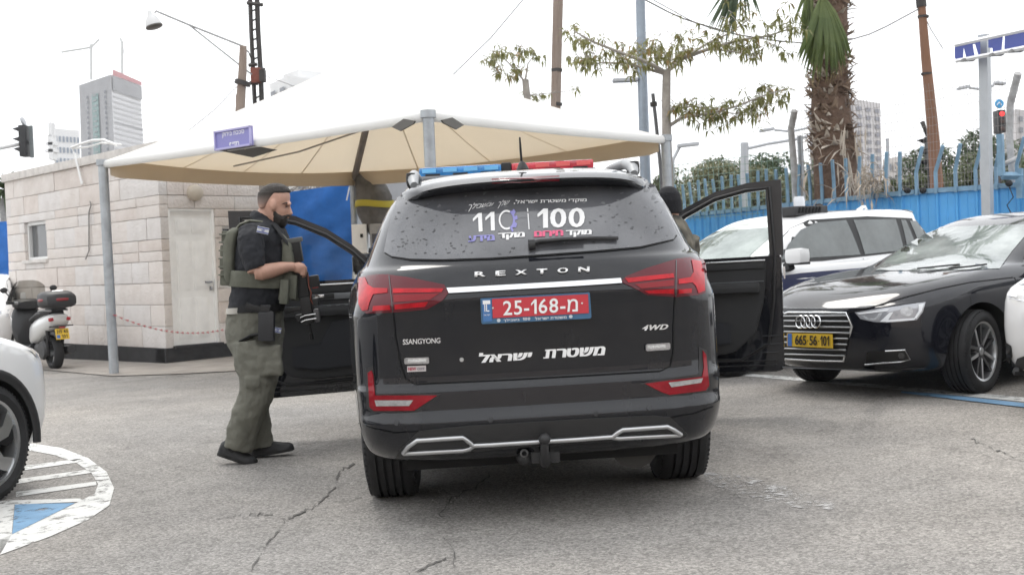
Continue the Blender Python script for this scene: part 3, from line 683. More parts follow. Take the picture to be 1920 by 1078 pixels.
# lattice power pole
t = top('power_pole', foot(480, 600, 25), 0, 'dark twin leg power pole with a rusty transformer box', 'power pole')
up_from('leg', [(468, -30), (471, 60), (475, 140), (478, 200), (480, 320)], 25, .048, DARKM, t, 4); up_from('leg', [(481, -30), (484, 60), (489, 140), (491, 200), (492, 320)], 25, .055, DARKM, t, 4)
mb = MB()
for v in (22, 40, 58, 76, 94, 112, 185): mb.tube([at(470+v*.05, v, 25), at(486+v*.02, v-6, 25)], .02, 5)
mb.build('rungs', DARKM, t, None, True)
for P in ([(463, 6), (493, 10)], [(466, 123), (482, 121)], [(468, 156), (484, 157)], [(485, 130), (497, 131)]): MB().tube([at(u, v, 24.9) for u, v in P], .04, 4).build('crossarm', DARKM, t, None, True)
l = at(480, 142, 24.8); MB().box(l, (.2, .2, .32), None, .02).build('transformer', RUST, t, 30, True); MB().box(at(492, 143, 24.8), (.13, .2, .26), None, .02).build('transformer', DARKM, t, 30, True)
MB().tube([at(458, 92, 24), at(466, 98, 24.5), at(470, 108, 25)], .014, 6).build('cable', DARKM, t, None, True)
# other poles
t = top('utility_pole', foot(1042, 500, 24), 0, 'weathered square wooden utility pole rising behind the canopy', 'utility pole')
up_from('post', [(1047, -20), (1044, 100), (1042, 200), (1040, 330)], 24, .105, WOOD, t, 4)
for v in (132, 196): MB().tube([at(1044, v-3, 24), at(1044, v+3, 24)], .115, 4).build('band', DARKM, t, None, True)
t = top('lamp_post', foot(1210, 500, 21), 0, 'tall grey steel lamp post with a flat lamp head near the tree', 'lamp post')
up_from('post', [(1200, -30), (1203, 100), (1207, 230), (1210, 330)], 21, (.085, .10), mat('blue_grey_steel', (.27, .31, .36), .45, .5, var=.1), t, 12)
h = at(1172, 151, 21); MB().box(h, (.46, .2, .07), None, .03).build('lamp_head', LAMPG, t, 40, True); MB().tube([at(1203, 150, 21), at(1185, 149, 21)], .03, 8).build('arm', LAMPG, t, None, True)
t = top('thin_pole', foot(1238, 500, 19), 0, 'thin dark leaning rod beside the right canopy post', 'pole')
up_from('rod', [(1224, 176), (1230, 230), (1240, 330)], 19, .03, mat('dark_grey_steel', (.13, .13, .135), .5, .4), t, 8); MB().tube([at(1225, 192, 19), at(1226, 200, 19)], .06, 8).build('clip', DARKM, t, None, True)
t = top('utility_pole', foot(1760, 500, 24), 0, 'red brown round wooden utility pole leaning behind the wire fence', 'utility pole')
up_from('post', [(1727, 0), (1736, 110), (1748, 230), (1756, 340)], 24, (.08, .15), WOODR, t, 12)
MB().tube([at(1726, -6, 24), at(1728, 14, 24)], .11, 8).build('cap', DARKM, t, None, True)
for v in (32, 139): MB().tube([at(1729+v*.06, v-2, 24), at(1729+v*.06, v+2, 24)], .115, 12).build('band', DARKM, t, None, True)
def wire(name, pts, r, label):
    mb = MB(); P = []
    for i in range(17):
        s = i/16*(len(pts)-1); k = min(int(s), len(pts)-2); f = s-k; a, b = pts[k], pts[k+1]; P.append(at(a[0]+(b[0]-a[0])*f, a[1]+(b[1]-a[1])*f, a[2]+(b[2]-a[2])*f))
    tag(mb.tube(P, r, 5).build(name, mat('wire_grey', (.14, .13, .125), .6), None, 60), label, 'wire')
wire('overhead_wire', [(850, 140, 26), (920, 72, 25.5), (985, -5, 25)], .012, 'slack wire rising to the upper right above the canopy')
wire('overhead_wire', [(1205, -2, 21), (1270, 32, 21.5), (1360, 62, 22), (1460, 78, 22.5), (1560, 85, 23), (1640, 62, 23.5), (1727, 15, 24)], .014, 'heavy wire from the grey lamp post across the palm to the brown pole')
wire('overhead_wire', [(1202, -12, 21), (1300, 42, 21.5), (1400, 70, 22), (1520, 84, 22.6)], .009, 'thin wire running close above the heavy wire by the lamp post')
wire('overhead_wire', [(345, 252, 24), (400, 208, 23.5), (452, 155, 23)], .008, 'thin wire slanting up from the canopy to the wooden lamp post')
wire('overhead_wire', [(1729, 22, 24), (1745, 55, 24), (1768, 92, 25)], .010, 'short wire dropping to the right from the brown pole')
wire('overhead_wire', [(497, 0, 26), (503, 80, 26), (506, 140, 26), (504, 178, 26)], .005, 'hairline wire hanging beside the twin leg power pole')
wire('overhead_wire', [(496, 142, 25), (540, 158, 27), (600, 185, 30)], .007, 'thin wire from the transformer box down to the canopy top')
# traffic lights
BLK = mat('signal_black', (.02, .02, .022), .5)
def signal(nm, u0, u1, v0, v1, Y, label, lit=None, side=-1, visors=True):
    o = top(nm, foot((u0+u1)/2, 500, Y), 0, label, 'traffic light'); l, r = at(u0, v0, Y), at(u1, v1, Y); c_ = (l+r)/2; w = abs(r.x-l.x); h = abs(l.z-r.z)
    MB().box(c_, (w, .3, h), None, .02).build('housing', BLK, o, 30, True)
    for i in range(3):
        z = c_.z+h*(.32-.32*i); q = Vector((c_.x, c_.y-.15, z))
        mr = mat('signal_red', (1, .03, .03), .3, emit=1.6) if (lit == 0 and i == 0) else mat('signal_dark', (.06, .03, .025), .3)
        if lit is not None: MB().lathe([(0, .02), (w*.3, .01), (w*.32, -.02)], 14, Matrix.Translation(q) @ Matrix.Rotation(pi/2, 4, 'X')).build('lamp', mr, o, 50, True)
        if visors and lit is None:
            x = c_.x+side*(w/2+.1); MB().add([(c_.x+side*w/2, c_.y-.14, z+.1), (c_.x+side*w/2, c_.y+.14, z+.1), (x+side*.08, c_.y+.12, z+.06), (x+side*.08, c_.y-.12, z+.06), (c_.x+side*w/2, c_.y-.14, z-.02), (c_.x+side*w/2, c_.y+.14, z-.02)], [[0, 1, 2, 3], [0, 3, 4], [1, 5, 2]]).build('visor', BLK, o, None, True)
    return o, c_, w, h
o, c_, w, h = signal('traffic_light', 38, 54, 236, 294, 30, 'black traffic light seen from the side on a long white arm at far left')
MB().box(at(59, 266, 30), (.10, .05, .84), None, .02).build('backplate', mat('back_green', (.16, .18, .18), .6), o, None, True)
MB().tube([at(60, 266, 30.1), at(0, 278, 30.1), at(-150, 308, 30.1)], .05, 8).build('arm', mat('arm_white', (.62, .62, .62), .5), o, 50, True)
up_from('post', [(-150, 300), (-148, 400), (-146, 500)], 30.1, .09, MATS['arm_white'], o)
MB().lathe([(0, .03), (.12, .02), (.13, -.03), (0, -.05)], 14, Matrix.Translation(at(44, 228, 30)) @ Matrix.Rotation(radians(70), 4, 'Y')).build('round_sign', LAMPG, o, 40, True)
o, c_, w, h = signal('traffic_light', 1866, 1882, 208, 250, 27, 'traffic light showing red under a round blue sign at far right', 0)
up_from('post', [(1874, 250), (1874, 400)], 27.1, .05, DARKM, o)
M = Matrix.Translation(at(1873.5, 195, 27)) @ Matrix.Rotation(pi/2, 4, 'X')
MB().lathe([(0, .02), (.10, .02), (.105, 0), (0, -.01)], 20, M).build('round_sign', mat('sign_cyan', (.05, .32, .62), .5), o, 40, True)
MB().tube([at(1869, 198, 26.9), at(1873, 192, 26.9), at(1878, 197, 26.9)], .012, 5).build('arrow', LWH, o, None, True)
o, c_, w, h = signal('traffic_light', 1737, 1746, 256, 318, 25, 'dark traffic light with side visors beside the brown wooden pole'); up_from('post', [(1743, 318), (1744, 420)], 25.1, .05, DARKM, o)
MB().tube([at(1729, 228, 25), at(1735, 245, 25), at(1737, 256, 25)], [.05, .04, .02], 6).build('round_sign', DARKM, o, None, True)
# double street lights
def double_light(u, v, Y, span, base, label):
    o = top('street_light', foot(base[0], 500, Y), 0, label, 'street light'); k = Y/F
    up_from('post', [(u, v), (base[0], base[1])], Y, .06, LAMPG, o)
    for s in (-1, 1):
        MB().tube([at(u, v, Y), at(u+s*span*.55, v-5-s*2, Y)], .035, 6).build('arm', LAMPG, o, None, True)
        e = at(u+s*span*.8, v-7-s*4, Y); MB().box(e, (span*.45*k, .25, 5*k), None, .02, (0, radians(8*s), 0)).build('lamp_head', LAMPG, o, 30, True)
double_light(1484, 247, 32, 58, (1490, 380), 'double arm street light half hidden behind the palm trunk')
double_light(1840, 168, 30, 42, (1842, 380), 'double arm street light behind the grey sign post')
t = top('street_light', foot(1395, 500, 34), 0, 'single arm grey street light among the trees behind the fence', 'street light')
up_from('post', [(1396, 268), (1396, 400)], 34, .12, LAMPG, t); MB().tube([at(1397, 280, 34), at(1440, 270, 34), at(1490, 262, 34), at(1530, 252, 34)], .05, 6).build('arm', LAMPG, t, None, True)
t = top('flood_light', foot(1290, 500, 40), 0, 'small grey flood light seen just right of the canopy post', 'flood light')
MB().box(at(1290, 272, 40), (.75, .3, .12), None, .03, (0, radians(-4), 0)).build('lamp_head', LAMPG, t, 30, True); MB().tube([at(1274, 276, 40), at(1262, 300, 40), at(1260, 500, 40)], .06, 6).build('post', LAMPG, t, None, True)
t = top('thin_pole', foot(1665, 500, 30), 0, 'short grey post between the palm and the brown pole', 'pole'); up_from('rod', [(1664, 260), (1665, 400)], 30, .045, LAMPG, t, 8)
# police sign seen from behind, on its post
Yg = 15.6; sg = top('letter_sign', foot(1850, 500, Yg), 0, 'blue channel letters in a white frame on a grey square post', 'sign')
up_from('post', [(1845, 66), (1848, 200), (1852, 400)], Yg, .085, mat('post_grey', (.42, .44, .46), .5, .3, var=.06), sg, 4)
FRM = mat('sign_frame_white', (.80, .80, .80), .5); CH1 = mat('channel_blue', (.06, .085, .32), .45); CH2 = mat('channel_blue_light', (.13, .18, .42), .45)
def sp(u, v, o=0): return at(u, v, Yg+.12+o-(u-1790)/130*1.2)      # the sign face turns towards the camera on the right
mb = MB()
for P in ([(1791, 85), (1850, 72), (1925, 55.5)], [(1793, 115), (1850, 104), (1960, 82)]): mb.tube([sp(u, v) for u, v in P], .028, 4)
mb.build('frame', FRM, sg, None, True)
def glyph(outl, holes):
    for poly, m, a, b in [(outl, CH1, 0, .10)]:
        mb = MB(); n = len(poly); f = [sp(u, v, 0) for u, v in poly]; g = [sp(u, v, .14) for u, v in poly]
        mb.add(f+g, [list(range(n)), list(range(n, 2*n))[::-1]]+[[i, (i+1) % n, (i+1) % n+n, i+n] for i in range(n)]); mb.build('letter', m, sg, None, True)
glyph([(1790, 87), (1793, 84), (1838, 74), (1838, 103), (1834, 103), (1828, 83), (1824, 84), (1828, 107), (1812, 109), (1807, 91), (1806, 110), (1792, 112), (1790, 108)], None)
glyph([(1853, 70), (1881, 64.5), (1878, 97), (1854, 101), (1854, 99), (1861, 98), (1861, 91), (1853, 90)], None)
glyph([(1884, 64), (1921, 56), (1924, 90), (1912, 91.5), (1909, 90), (1907.5, 68), (1903, 67.5), (1900, 71), (1900, 89), (1903, 92), (1912, 91.5), (1885, 95), (1883, 92)], None)
for u in (1815, 1868, 1905): MB().box(sp(u, 113-(u-1815)*.19, .05), (.16, .1, .035)).build('spotlight', GM, sg, None, True)

# ---------------------------------------------------------------- foliage
def leaf(mb, p, d, L, w, up, bend=.25):
    s = d.cross(up); s = s.normalized() if s.length > 1e-4 else Vector((1, 0, 0)); n = s.cross(d)
    mb.add([p, p+d*L*.4+s*w+n*L*.05, p+d*L-n*L*bend, p+d*L*.4-s*w+n*L*.05, p+d*L*.45], [[0, 1, 4], [1, 2, 4], [2, 3, 4], [3, 0, 4]])
LEAF = leafmat('mango_leaf', (.15, .16, .045), (.26, .25, .095), .40, .45); LEAFB = leafmat('dry_leaf', (.26, .16, .065), (.34, .24, .10), .35)
TWIG = mat('pale_bark', (.33, .30, .27), .85, var=.2, vscale=8, bump=.3)
def sparse_tree(name, label, trunk, Y, branches, clumps, seed):
    rnd = random.Random(seed); t = top(name, Vector((at(trunk[-1][0], 500, Y).x, Y, gz(at(trunk[-1][0], 500, Y).x))), 0, label, 'tree')
    up_from('trunk', trunk, Y, (.065, .085), TWIG, t, 10); br = MB()
    for P, r0, r1, dy in branches:
        n = len(P); br.tube([at(u, v, Y+dy*i/(n-1)) for i, (u, v) in enumerate(P)], [r0+(r1-r0)*i/(n-1) for i in range(n)], 7)
    lv, lb = MB(), MB()
    for (u, v, ru, rv, n, dry) in clumps:
        for _ in range(int(n*.75)):
            a, b = rnd.gauss(0, .45), rnd.gauss(0, .45); c0 = at(u+a*ru, v+b*rv, Y+rnd.uniform(-.7, .7)); k = rnd.randint(4, 7)
            br.tube([c0+Vector((rnd.uniform(-.12, .12), rnd.uniform(-.1, .1), rnd.uniform(.02, .12))), c0], [.006, .004], 4, False)
            for j in range(k):
                th = rnd.uniform(0, 2*pi); el = rnd.uniform(-1.1, .35); d = Vector((cos(th)*cos(el), sin(th)*cos(el), sin(el))).normalized()
                leaf(lb if rnd.random() < dry*.55 else lv, c0, d, rnd.uniform(.13, .22), rnd.uniform(.015, .025), Vector((0, 0, 1)), rnd.uniform(.15, .5))
    tag(br.build('branches', TWIG, t, 60, True), kind='stuff'); lv.build('crown', LEAF, t, None, True); lb.build('dry_leaves', LEAFB, t, None, True)
sparse_tree('leafy_tree', 'slender pale trunked tree with sparse drooping leaves behind the right canopy post', [(1250, 132), (1249, 190), (1250, 260), (1254, 345)], 18.2,
    [([(1250, 138), (1215, 118), (1160, 98), (1110, 78), (1075, 58)], .04, .01, -.5), ([(1250, 140), (1225, 133), (1180, 120), (1130, 118), (1090, 125)], .03, .008, .3),
     ([(1250, 135), (1280, 110), (1330, 92), (1390, 75), (1440, 68), (1490, 52)], .04, .01, .4), ([(1285, 108), (1330, 80), (1370, 62), (1400, 40), (1390, 5)], .022, .006, .6), ([(1330, 92), (1380, 98), (1420, 108)], .018, .006, -.3),
     ([(1252, 238), (1280, 220), (1330, 213), (1380, 200), (1430, 180), (1470, 168)], .032, .008, -.4), ([(1252, 215), (1262, 203), (1300, 200), (1350, 210), (1400, 216)], .02, .007, .4)],
    [(1090, 75, 40, 34, 30, .08), (1130, 105, 50, 30, 34, .15), (1180, 115, 50, 34, 40, .3), (1235, 105, 45, 36, 44, .3), (1275, 90, 45, 34, 36, .25), (1330, 70, 45, 36, 34, .12), (1390, 85, 50, 30, 40, .2), (1440, 72, 55, 34, 34, .1), (1480, 50, 35, 36, 22, .1), (1385, 20, 30, 30, 18, .1),
     (1285, 205, 40, 26, 34, .22), (1335, 212, 45, 30, 50, .2), (1385, 208, 45, 32, 46, .12), (1430, 182, 40, 26, 34, .06), (1462, 170, 24, 22, 18, .05), (1095, 120, 26, 16, 12, .1), (1200, 85, 30, 22, 14, .2)], 21)
sparse_tree('leafy_tree', 'small tree with a few leaf sprays showing above the canopy roof', [(985, 150), (990, 200), (1000, 330)], 21.5,
    [([(985, 155), (965, 130), (945, 110), (925, 105)], .02, .006, .1), ([(985, 150), (990, 120), (1005, 100)], .02, .006, .1), ([(985, 182), (1000, 178), (1060, 172), (1085, 166)], .012, .004, .1)],
    [(925, 108, 30, 20, 20, .1), (960, 105, 36, 22, 26, .1), (998, 100, 26, 18, 16, .05), (945, 135, 24, 26, 20, .3), (975, 140, 18, 22, 14, .35), (1003, 178, 30, 10, 14, .05), (1075, 168, 14, 6, 4, .05)], 22)
# fan palm
Yp = 19.3; pb = at(1572, 500, Yp); palm = top('fan_palm', (pb.x, pb.y, gz(pb.x)), 0, 'fan palm with a shaggy brown trunk and drooping green fronds behind the fence', 'palm tree')
path = [at(1556, -230, Yp), at(1557, -100, Yp), at(1558, 0, Yp), at(1556, 130, Yp), at(1557, 200, Yp), at(1566, 300, Yp), Vector((pb.x+.02, Yp, -.1))]
PBK = mat('palm_bark', (.095, .060, .042), .95, col2=(.18, .118, .085), vscale=5, bump=.8, bscale=18, bdist=.04); BOOT = mat('palm_boot', (.13, .085, .058), .9, col2=(.30, .22, .16), vscale=3); DRY = mat('dry_frond', (.38, .32, .26), .85, col2=(.55, .49, .42), vscale=2)
rad = [.24, .26, .27, .29, .32, .36, .42]; MB().tube(path, rad, 16).build('trunk', PBK, palm, 70, True)
rnd = random.Random(31); mb = MB(); db = MB()
for i in range(760):
    s = rnd.uniform(0, 5.0); k = int(s); f = s-k; p = path[k].lerp(path[k+1], f); r = rad[k]+(rad[k+1]-rad[k])*f; th = rnd.uniform(0, 2*pi)
    o = Vector((cos(th), sin(th), 0)); q = p+o*r*.9; Lb = rnd.uniform(.08, .22); d = (o*rnd.uniform(.4, 1)+Vector((rnd.uniform(-.3, .3), rnd.uniform(-.3, .3), rnd.uniform(-.5, 1.0)))).normalized(); sd_ = Vector((-o.y, o.x, 0)); w = rnd.uniform(.035, .085)
    tgt = db if (rnd.random() < .13 or (s > 4.1 and rnd.random() < .3)) else mb
    tgt.add([q-sd_*w, q+sd_*w, q+d*Lb+sd_*w*.35, q+d*Lb*1.25, q+d*Lb-sd_*w*.35, q+d*Lb*.5+o*.04], [[0, 1, 5], [1, 2, 5], [2, 3, 5], [3, 4, 5], [4, 0, 5]])
tag(mb.build('leaf_bases', BOOT, palm, None, True), kind='stuff'); tag(db.build('pale_leaf_bases', DRY, palm, None, True), kind='stuff')
FG = leafmat('palm_green', (.075, .125, .035), (.16, .20, .06), .4); FY = leafmat('palm_tip', (.30, .25, .10), (.38, .32, .14), .4)
def fan(hub, tips, nb, w, nm, m, mtip=None, droop=.1, seed=1):
    r = random.Random(seed); mb = MB(); mt = MB()
    for i in range(nb):
        s = i/(nb-1)*(len(tips)-1); k = min(int(s), len(tips)-2); e = tips[k].lerp(tips[k+1], s-k); e = e+Vector((r.uniform(-.05, .05), r.uniform(-.15, .15), r.uniform(-.12, .1)))
        d = e-hub; sd_ = Vector((d.z, 0, -d.x)).normalized(); P = [hub+d*t+Vector((0, -.12*sin(pi*t), 0)) for t in (0, .35, .7, 1)]
        W = [w*.25, w, w*.75, .004]; V = []
        for p, ww in zip(P, W): V += [p-sd_*ww, p+Vector((0, -.018, 0)), p+sd_*ww]
        mb.add(V, [[a*3+b, a*3+b+1, (a+1)*3+b+1, (a+1)*3+b] for a in range(3) for b in range(2)])
        if mtip: mt.add([P[3], P[3]+sd_*.006, P[3]+Vector((r.uniform(-.06, .06), 0, -r.uniform(.08, .25)))], [[0, 1, 2]])
    mb.build(nm, m, palm, None, True)
    if mtip: mt.build('dry_tips', mtip, palm, None, True)
fan(at(1541, -12, Yp-.5), [at(1492, 95, Yp-.5), at(1508, 128, Yp-.6), at(1530, 138, Yp-.6), at(1560, 136, Yp-.6), at(1585, 118, Yp-.5), at(1592, 92, Yp-.5)], 46, .045, 'frond', FG, FY, seed=2)
fan(at(1385, -55, Yp-.8), [at(1328, 30, Yp-.8), at(1345, 68, Yp-.8), at(1362, 78, Yp-.8), at(1372, 62, Yp-.8), at(1425, 25, Yp-.8)], 22, .024, 'frond', leafmat('palm_blue_green', (.06, .095, .05), (.12, .16, .09), .35), None, seed=3)
fan(at(1516, -40, Yp-.3), [at(1490, 30, Yp-.3), at(1500, 80, Yp-.3), at(1520, 90, Yp-.3)], 14, .03, 'frond', FG, FY, seed=6)
for k, (u, v) in enumerate([(1300, -260), (1420, -330), (1560, -380), (1690, -330), (1800, -250), (1480, -200), (1650, -210)]):   # the crown above the frame
    h = at(u, v, Yp+(k % 3-1)*.8); c0 = path[0]; fan(c0.lerp(h, .75), [h+Vector((-.7, 0, -.2)), h+Vector((-.2, 0, .5)), h+Vector((.4, 0, .4)), h+Vector((.8, 0, -.3)), h+Vector((.3, 0, -.7))], 26, .04, 'frond', FG, None, seed=40+k); MB().tube([c0, c0.lerp(h, .75)], [.03, .015], 6).build('frond_stem', FG, palm, None, True)
MB().tube([path[0], at(1540, -120, Yp-.6), at(1541, -12, Yp-.5)], [.03, .025, .015], 6).build('frond_stem', FG, palm, None, True)
MB().tube([path[0], at(1420, -190, Yp-.8), at(1385, -55, Yp-.8)], [.03, .025, .012], 6).build('frond_stem', FG, palm, None, True)
mb = MB(); rnd = random.Random(33)
for _ in range(150):      # skirt of dead fronds piled at the foot
    u, v = rnd.gauss(1632, 20), rnd.gauss(335, 14); p = at(u, v, Yp-1.6+rnd.uniform(-.3, .3)); d = Vector((rnd.uniform(-1, 1), rnd.uniform(-.6, .2), rnd.uniform(-1.2, .15))).normalized(); leaf(mb, p, d, rnd.uniform(.15, .4), rnd.uniform(.008, .02), Vector((0, 0, 1)), .4)
for _ in range(24):
    u, v = rnd.uniform(1500, 1610), rnd.uniform(255, 372); p = at(u, v, Yp-.9+rnd.uniform(-.3, .3)); d = Vector((rnd.uniform(-1, .4), rnd.uniform(-.3, .1), rnd.uniform(-.8, .6))).normalized(); leaf(mb, p, d, rnd.uniform(.2, .45), rnd.uniform(.018, .035), Vector((0, 0, 1)), .1)
for _ in range(16):
    u, v = rnd.uniform(1570, 1625), rnd.uniform(205, 330); p = at(u, v, Yp-.7); leaf(mb, p, Vector((rnd.uniform(-.2, .3), -.1, -1)).normalized(), rnd.uniform(.4, .8), rnd.uniform(.012, .03), Vector((0, 1, 0)), .05)
tag(mb.build('dead_fronds', DRY, palm, None, True), kind='stuff')
# bushes and trees beyond the fence
TG = [leafmat('tree_dark', (.035, .065, .022), (.08, .12, .045), .25), leafmat('tree_mid', (.06, .085, .03), (.13, .15, .06), .25), leafmat('tree_olive', (.10, .11, .05), (.20, .20, .10), .25)]
BARK2 = mat('brown_bark', (.12, .09, .07), .95, var=.3, bump=.5)
def bush_tree(u, vtop, vbot, wpx, Y, k, label, seed, n=5200, sz=.20):
    wpx *= 1.55
    r = random.Random(seed); a, b = at(u, vtop, Y), at(u, vbot, Y); H_ = a.z-b.z; W_ = wpx/F*Y/2; t = top('far_tree', (a.x, Y, gz(a.x)), 0, label, 'tree', 'trees beyond the blue fence')
    P = [Vector((a.x, Y, -.2)), Vector((a.x+.1, Y, b.z*.7)), Vector((a.x-.1, Y, b.z+H_*.6))]; mb = MB(); mb.tube(P, [.22, .17, .08], 8)
    for _ in range(6): mb.tube([P[1].lerp(P[2], r.random()*.6), P[1]+Vector((r.uniform(-.7, .7)*W_, r.uniform(-.6, .6)*W_, H_*r.uniform(.3, .8)))], [.07, .02], 6)
    mb.build('trunk', BARK2, t, 60, True); mb = MB(); lumps = [(r.uniform(-.75, .75), r.uniform(-.5, .5), r.uniform(-.6, .6), r.uniform(.28, .5)) for _ in range(16)]
    for _ in range(n):
        lx, ly, lz, lr = r.choice(lumps); d = Vector((r.gauss(0, 1), r.gauss(0, 1), r.gauss(0, 1))).normalized()*lr*r.uniform(.7, 1.03)
        x, y, z = lx+d.x, ly+d.y, lz+d.z
        if x*x+z*z > 1.35: continue
        p = Vector((a.x+x*W_, Y+y*W_, b.z+H_*.5+z*H_*.55)); dd = Vector((r.uniform(-1, 1), r.uniform(-1, .3), r.uniform(-1, .6))).normalized(); leaf(mb, p, dd, sz*r.uniform(.6, 1.4), sz*.28, Vector((0, 0, 1)), .2)
    mb.build('crown', TG[k], t, None, True)
for i, a in enumerate([(1285, 350, 440, 90, 34, 2, 'pale olive bush left of the open right SUV door frame'), (1350, 305, 440, 130, 44, 2, 'olive tree with a rounded crown behind the fence left of the palm'), (1400, 285, 420, 130, 60, 1, 'grey green tree rising behind the single arm street light'),
        (1470, 285, 420, 140, 50, 0, 'dark green tree behind the white angled fence post'), (1545, 290, 430, 120, 52, 0, 'dark green tree showing left of the palm trunk foot'), (1700, 330, 430, 90, 40, 1, 'low green bush right of the dead palm fronds'),
        (1815, 238, 400, 150, 46, 0, 'dense dark tree behind the grey sign post'), (1905, 250, 400, 130, 50, 0, 'dense dark tree at the far right edge behind the traffic light'), (1640, 345, 430, 80, 44, 2, 'pale bush behind the dead palm fronds'), (1755, 320, 420, 80, 42, 1, 'mid green bush at the foot of the brown pole'), (1300, 318, 440, 100, 52, 1, 'grey green tree just right of the canopy post'), (1430, 320, 430, 110, 36, 2, 'olive bush in front of the single arm street light'), (1520, 330, 430, 90, 38, 1, 'mid green bush left of the palm foot'), (1860, 290, 400, 110, 38, 1, 'mid green bush under the traffic light')]):
    bush_tree(*a, 50+i, sz=.008*a[4]*.62)
p = at(14, 500, 33); lp = top('small_palm', (p.x, p.y, gz(p.x)), 0, 'distant small palm just left of the hut', 'palm tree')
MB().tube([at(5, 372, 33), at(7, 420, 33), Vector((p.x-.1, 33, -.1))], [.1, .1, .12], 8).build('trunk', mat('grey_palm', (.3, .3, .3), .9, var=.3), lp, 60, True)
mb = MB(); r = random.Random(4)
for i in range(60): c0 = at(8, 355, 33); d = Vector((r.uniform(-1, 1), r.uniform(-1, 1), r.uniform(-1, .9))).normalized(); leaf(mb, c0, d, r.uniform(.5, .9), .05, Vector((0, 0, 1)), .4)
mb.build('crown', TG[0], lp, None, True)

# ---------------------------------------------------------------- far buildings
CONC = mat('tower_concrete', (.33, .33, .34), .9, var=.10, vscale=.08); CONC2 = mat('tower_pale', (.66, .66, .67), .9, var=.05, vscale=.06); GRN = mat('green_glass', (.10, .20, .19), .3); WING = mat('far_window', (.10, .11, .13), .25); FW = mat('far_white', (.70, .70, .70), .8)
def far_build(nm, px_l, px_c, px_r, vt, Y, label, m1, m2, depth_l=18, depth_r=14, flare=0, rows=0, cols=(0, 0), winm=WING, parapet=None):
    """corner building: left face px_l..px_c, right face px_c..px_r, near corner at depth Y"""
    c_ = at(px_c, vt, Y); l = at(px_l, vt, Y+depth_l); r = at(px_r, vt, Y+depth_r); ztop = c_.z; t = top(nm, (c_.x, Y, 0), 0, label, 'building')
    bk = l+r-c_
    def q(p, z):
        k = 1+flare*(1-z/ztop)**2; ce = (l+r)/2; return Vector((ce.x+(p.x-ce.x)*k, ce.y+(p.y-ce.y)*k, z))
    zs = [ztop*i/8 for i in range(9)]
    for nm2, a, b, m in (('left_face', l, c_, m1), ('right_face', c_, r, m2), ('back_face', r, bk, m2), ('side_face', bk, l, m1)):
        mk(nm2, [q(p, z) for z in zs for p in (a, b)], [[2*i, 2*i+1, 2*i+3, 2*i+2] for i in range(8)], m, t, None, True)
    mk('roof', [q(p, ztop) for p in (l, c_, r, bk)], [[0, 1, 2, 3]], m1, t, None, True)
    for (a, b), n in (((l, c_), cols[0]), ((c_, r), cols[1])):
        nrm = Vector(((b-a).y, -(b-a).x, 0)).normalized(); nrm = nrm if nrm.y < 0 else -nrm
        for i in range(n):
            for j in range(rows):
                z = ztop*(.97-.62*(j+.5)/rows); s0, s1 = (i+.25)/n, (i+.75)/n; h = ztop*.62/rows*.5
                P = [q(a.lerp(b, s), zz)+nrm*.25 for s, zz in ((s0, z-h/2), (s1, z-h/2), (s1, z+h/2), (s0, z+h/2))]
                mk('window', P, [[0, 1, 2, 3]], winm, t, None, True)
    return t, l, c_, r, bk, q, ztop
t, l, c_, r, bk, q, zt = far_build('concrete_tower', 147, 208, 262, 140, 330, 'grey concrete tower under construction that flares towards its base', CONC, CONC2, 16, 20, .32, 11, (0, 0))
nL = Vector(((c_-l).y, -(c_-l).x, 0)).normalized(); nL = nL if nL.y < 0 else -nL; nR = Vector(((r-c_).y, -(r-c_).x, 0)).normalized(); nR = nR if nR.y < 0 else -nR
mk('glass_strip', [q(l.lerp(c_, s), zt*z)+nL*.3 for z in [i/8*.93 for i in range(9)] for s in (.42, .62)], [[2*i, 2*i+1, 2*i+3, 2*i+2] for i in range(8)], GRN, t, None, True)
for j in range(22):
    z = zt*(.92-.025*j)
    for s in (.25, .80): mk('window', [q(l.lerp(c_, s+a), z+b)+nL*.3 for a, b in ((0, 0), (.05, 0), (.05, .8), (0, .8))], [[0, 1, 2, 3]], WING, t, None, True)
    mk('balcony', [q(l.lerp(c_, s), z+b)+nL*.5 for s, b in ((.47, 0), (.58, 0), (.58, .35), (.47, .35))], [[0, 1, 2, 3]], CONC, t, None, True)
    mk('floor_band', [q(c_.lerp(r, s), z+b)+nR*.3 for s, b in ((.02, 0), (.98, 0), (.98, .5), (.02, .5))], [[0, 1, 2, 3]], CONC if j == 6 else mat('band_grey', (.52, .52, .53), .9), t, None, True)
mk('red_hoarding', [q(c_.lerp(r, s), zt+b)+nR*.5 for s, b in ((0, -.2), (1, -.2), (1, .9), (0, 1.5))], [[0, 1, 2, 3]], mat('hoarding_red', (.50, .24, .25), .7), t, None, True)
mk('crown_band', [q(c_.lerp(r, s), zt+b)+nR*.45 for s, b in ((0, -4.5), (1, -4.5), (1, -.3), (0, -.3))], [[0, 1, 2, 3]], CONC, t, None, True)
for u, v0, v1, j0, j1, nm in ((171, 140, 83, (115, 98), (186, 74), 'pale tower crane on the left of the concrete tower'), (229, 140, 78, (226, 72), (231, 100), 'tower crane with its jib pointing away above the tower')):
    cr = top('tower_crane', at(u, v0, 338), 0, nm, 'crane'); CRM = mat('crane_paint', (.55, .56, .55), .7)
    MB().tube([at(u, v0+10, 338), at(u, v1, 338)], .45, 4).build('mast', CRM, cr, None, True); MB().tube([at(*j0, 338), at(u, v1+6, 338), at(*j1, 338)], .35, 4).build('jib', CRM, cr, None, True)
far_build('white_block', 98, 100, 148, 241, 300, 'pale office block with small square windows left of the concrete tower', FW, FW, 10, 6, 0, 9, (0, 7), mat('far_window_pale', (.22, .26, .32), .3))
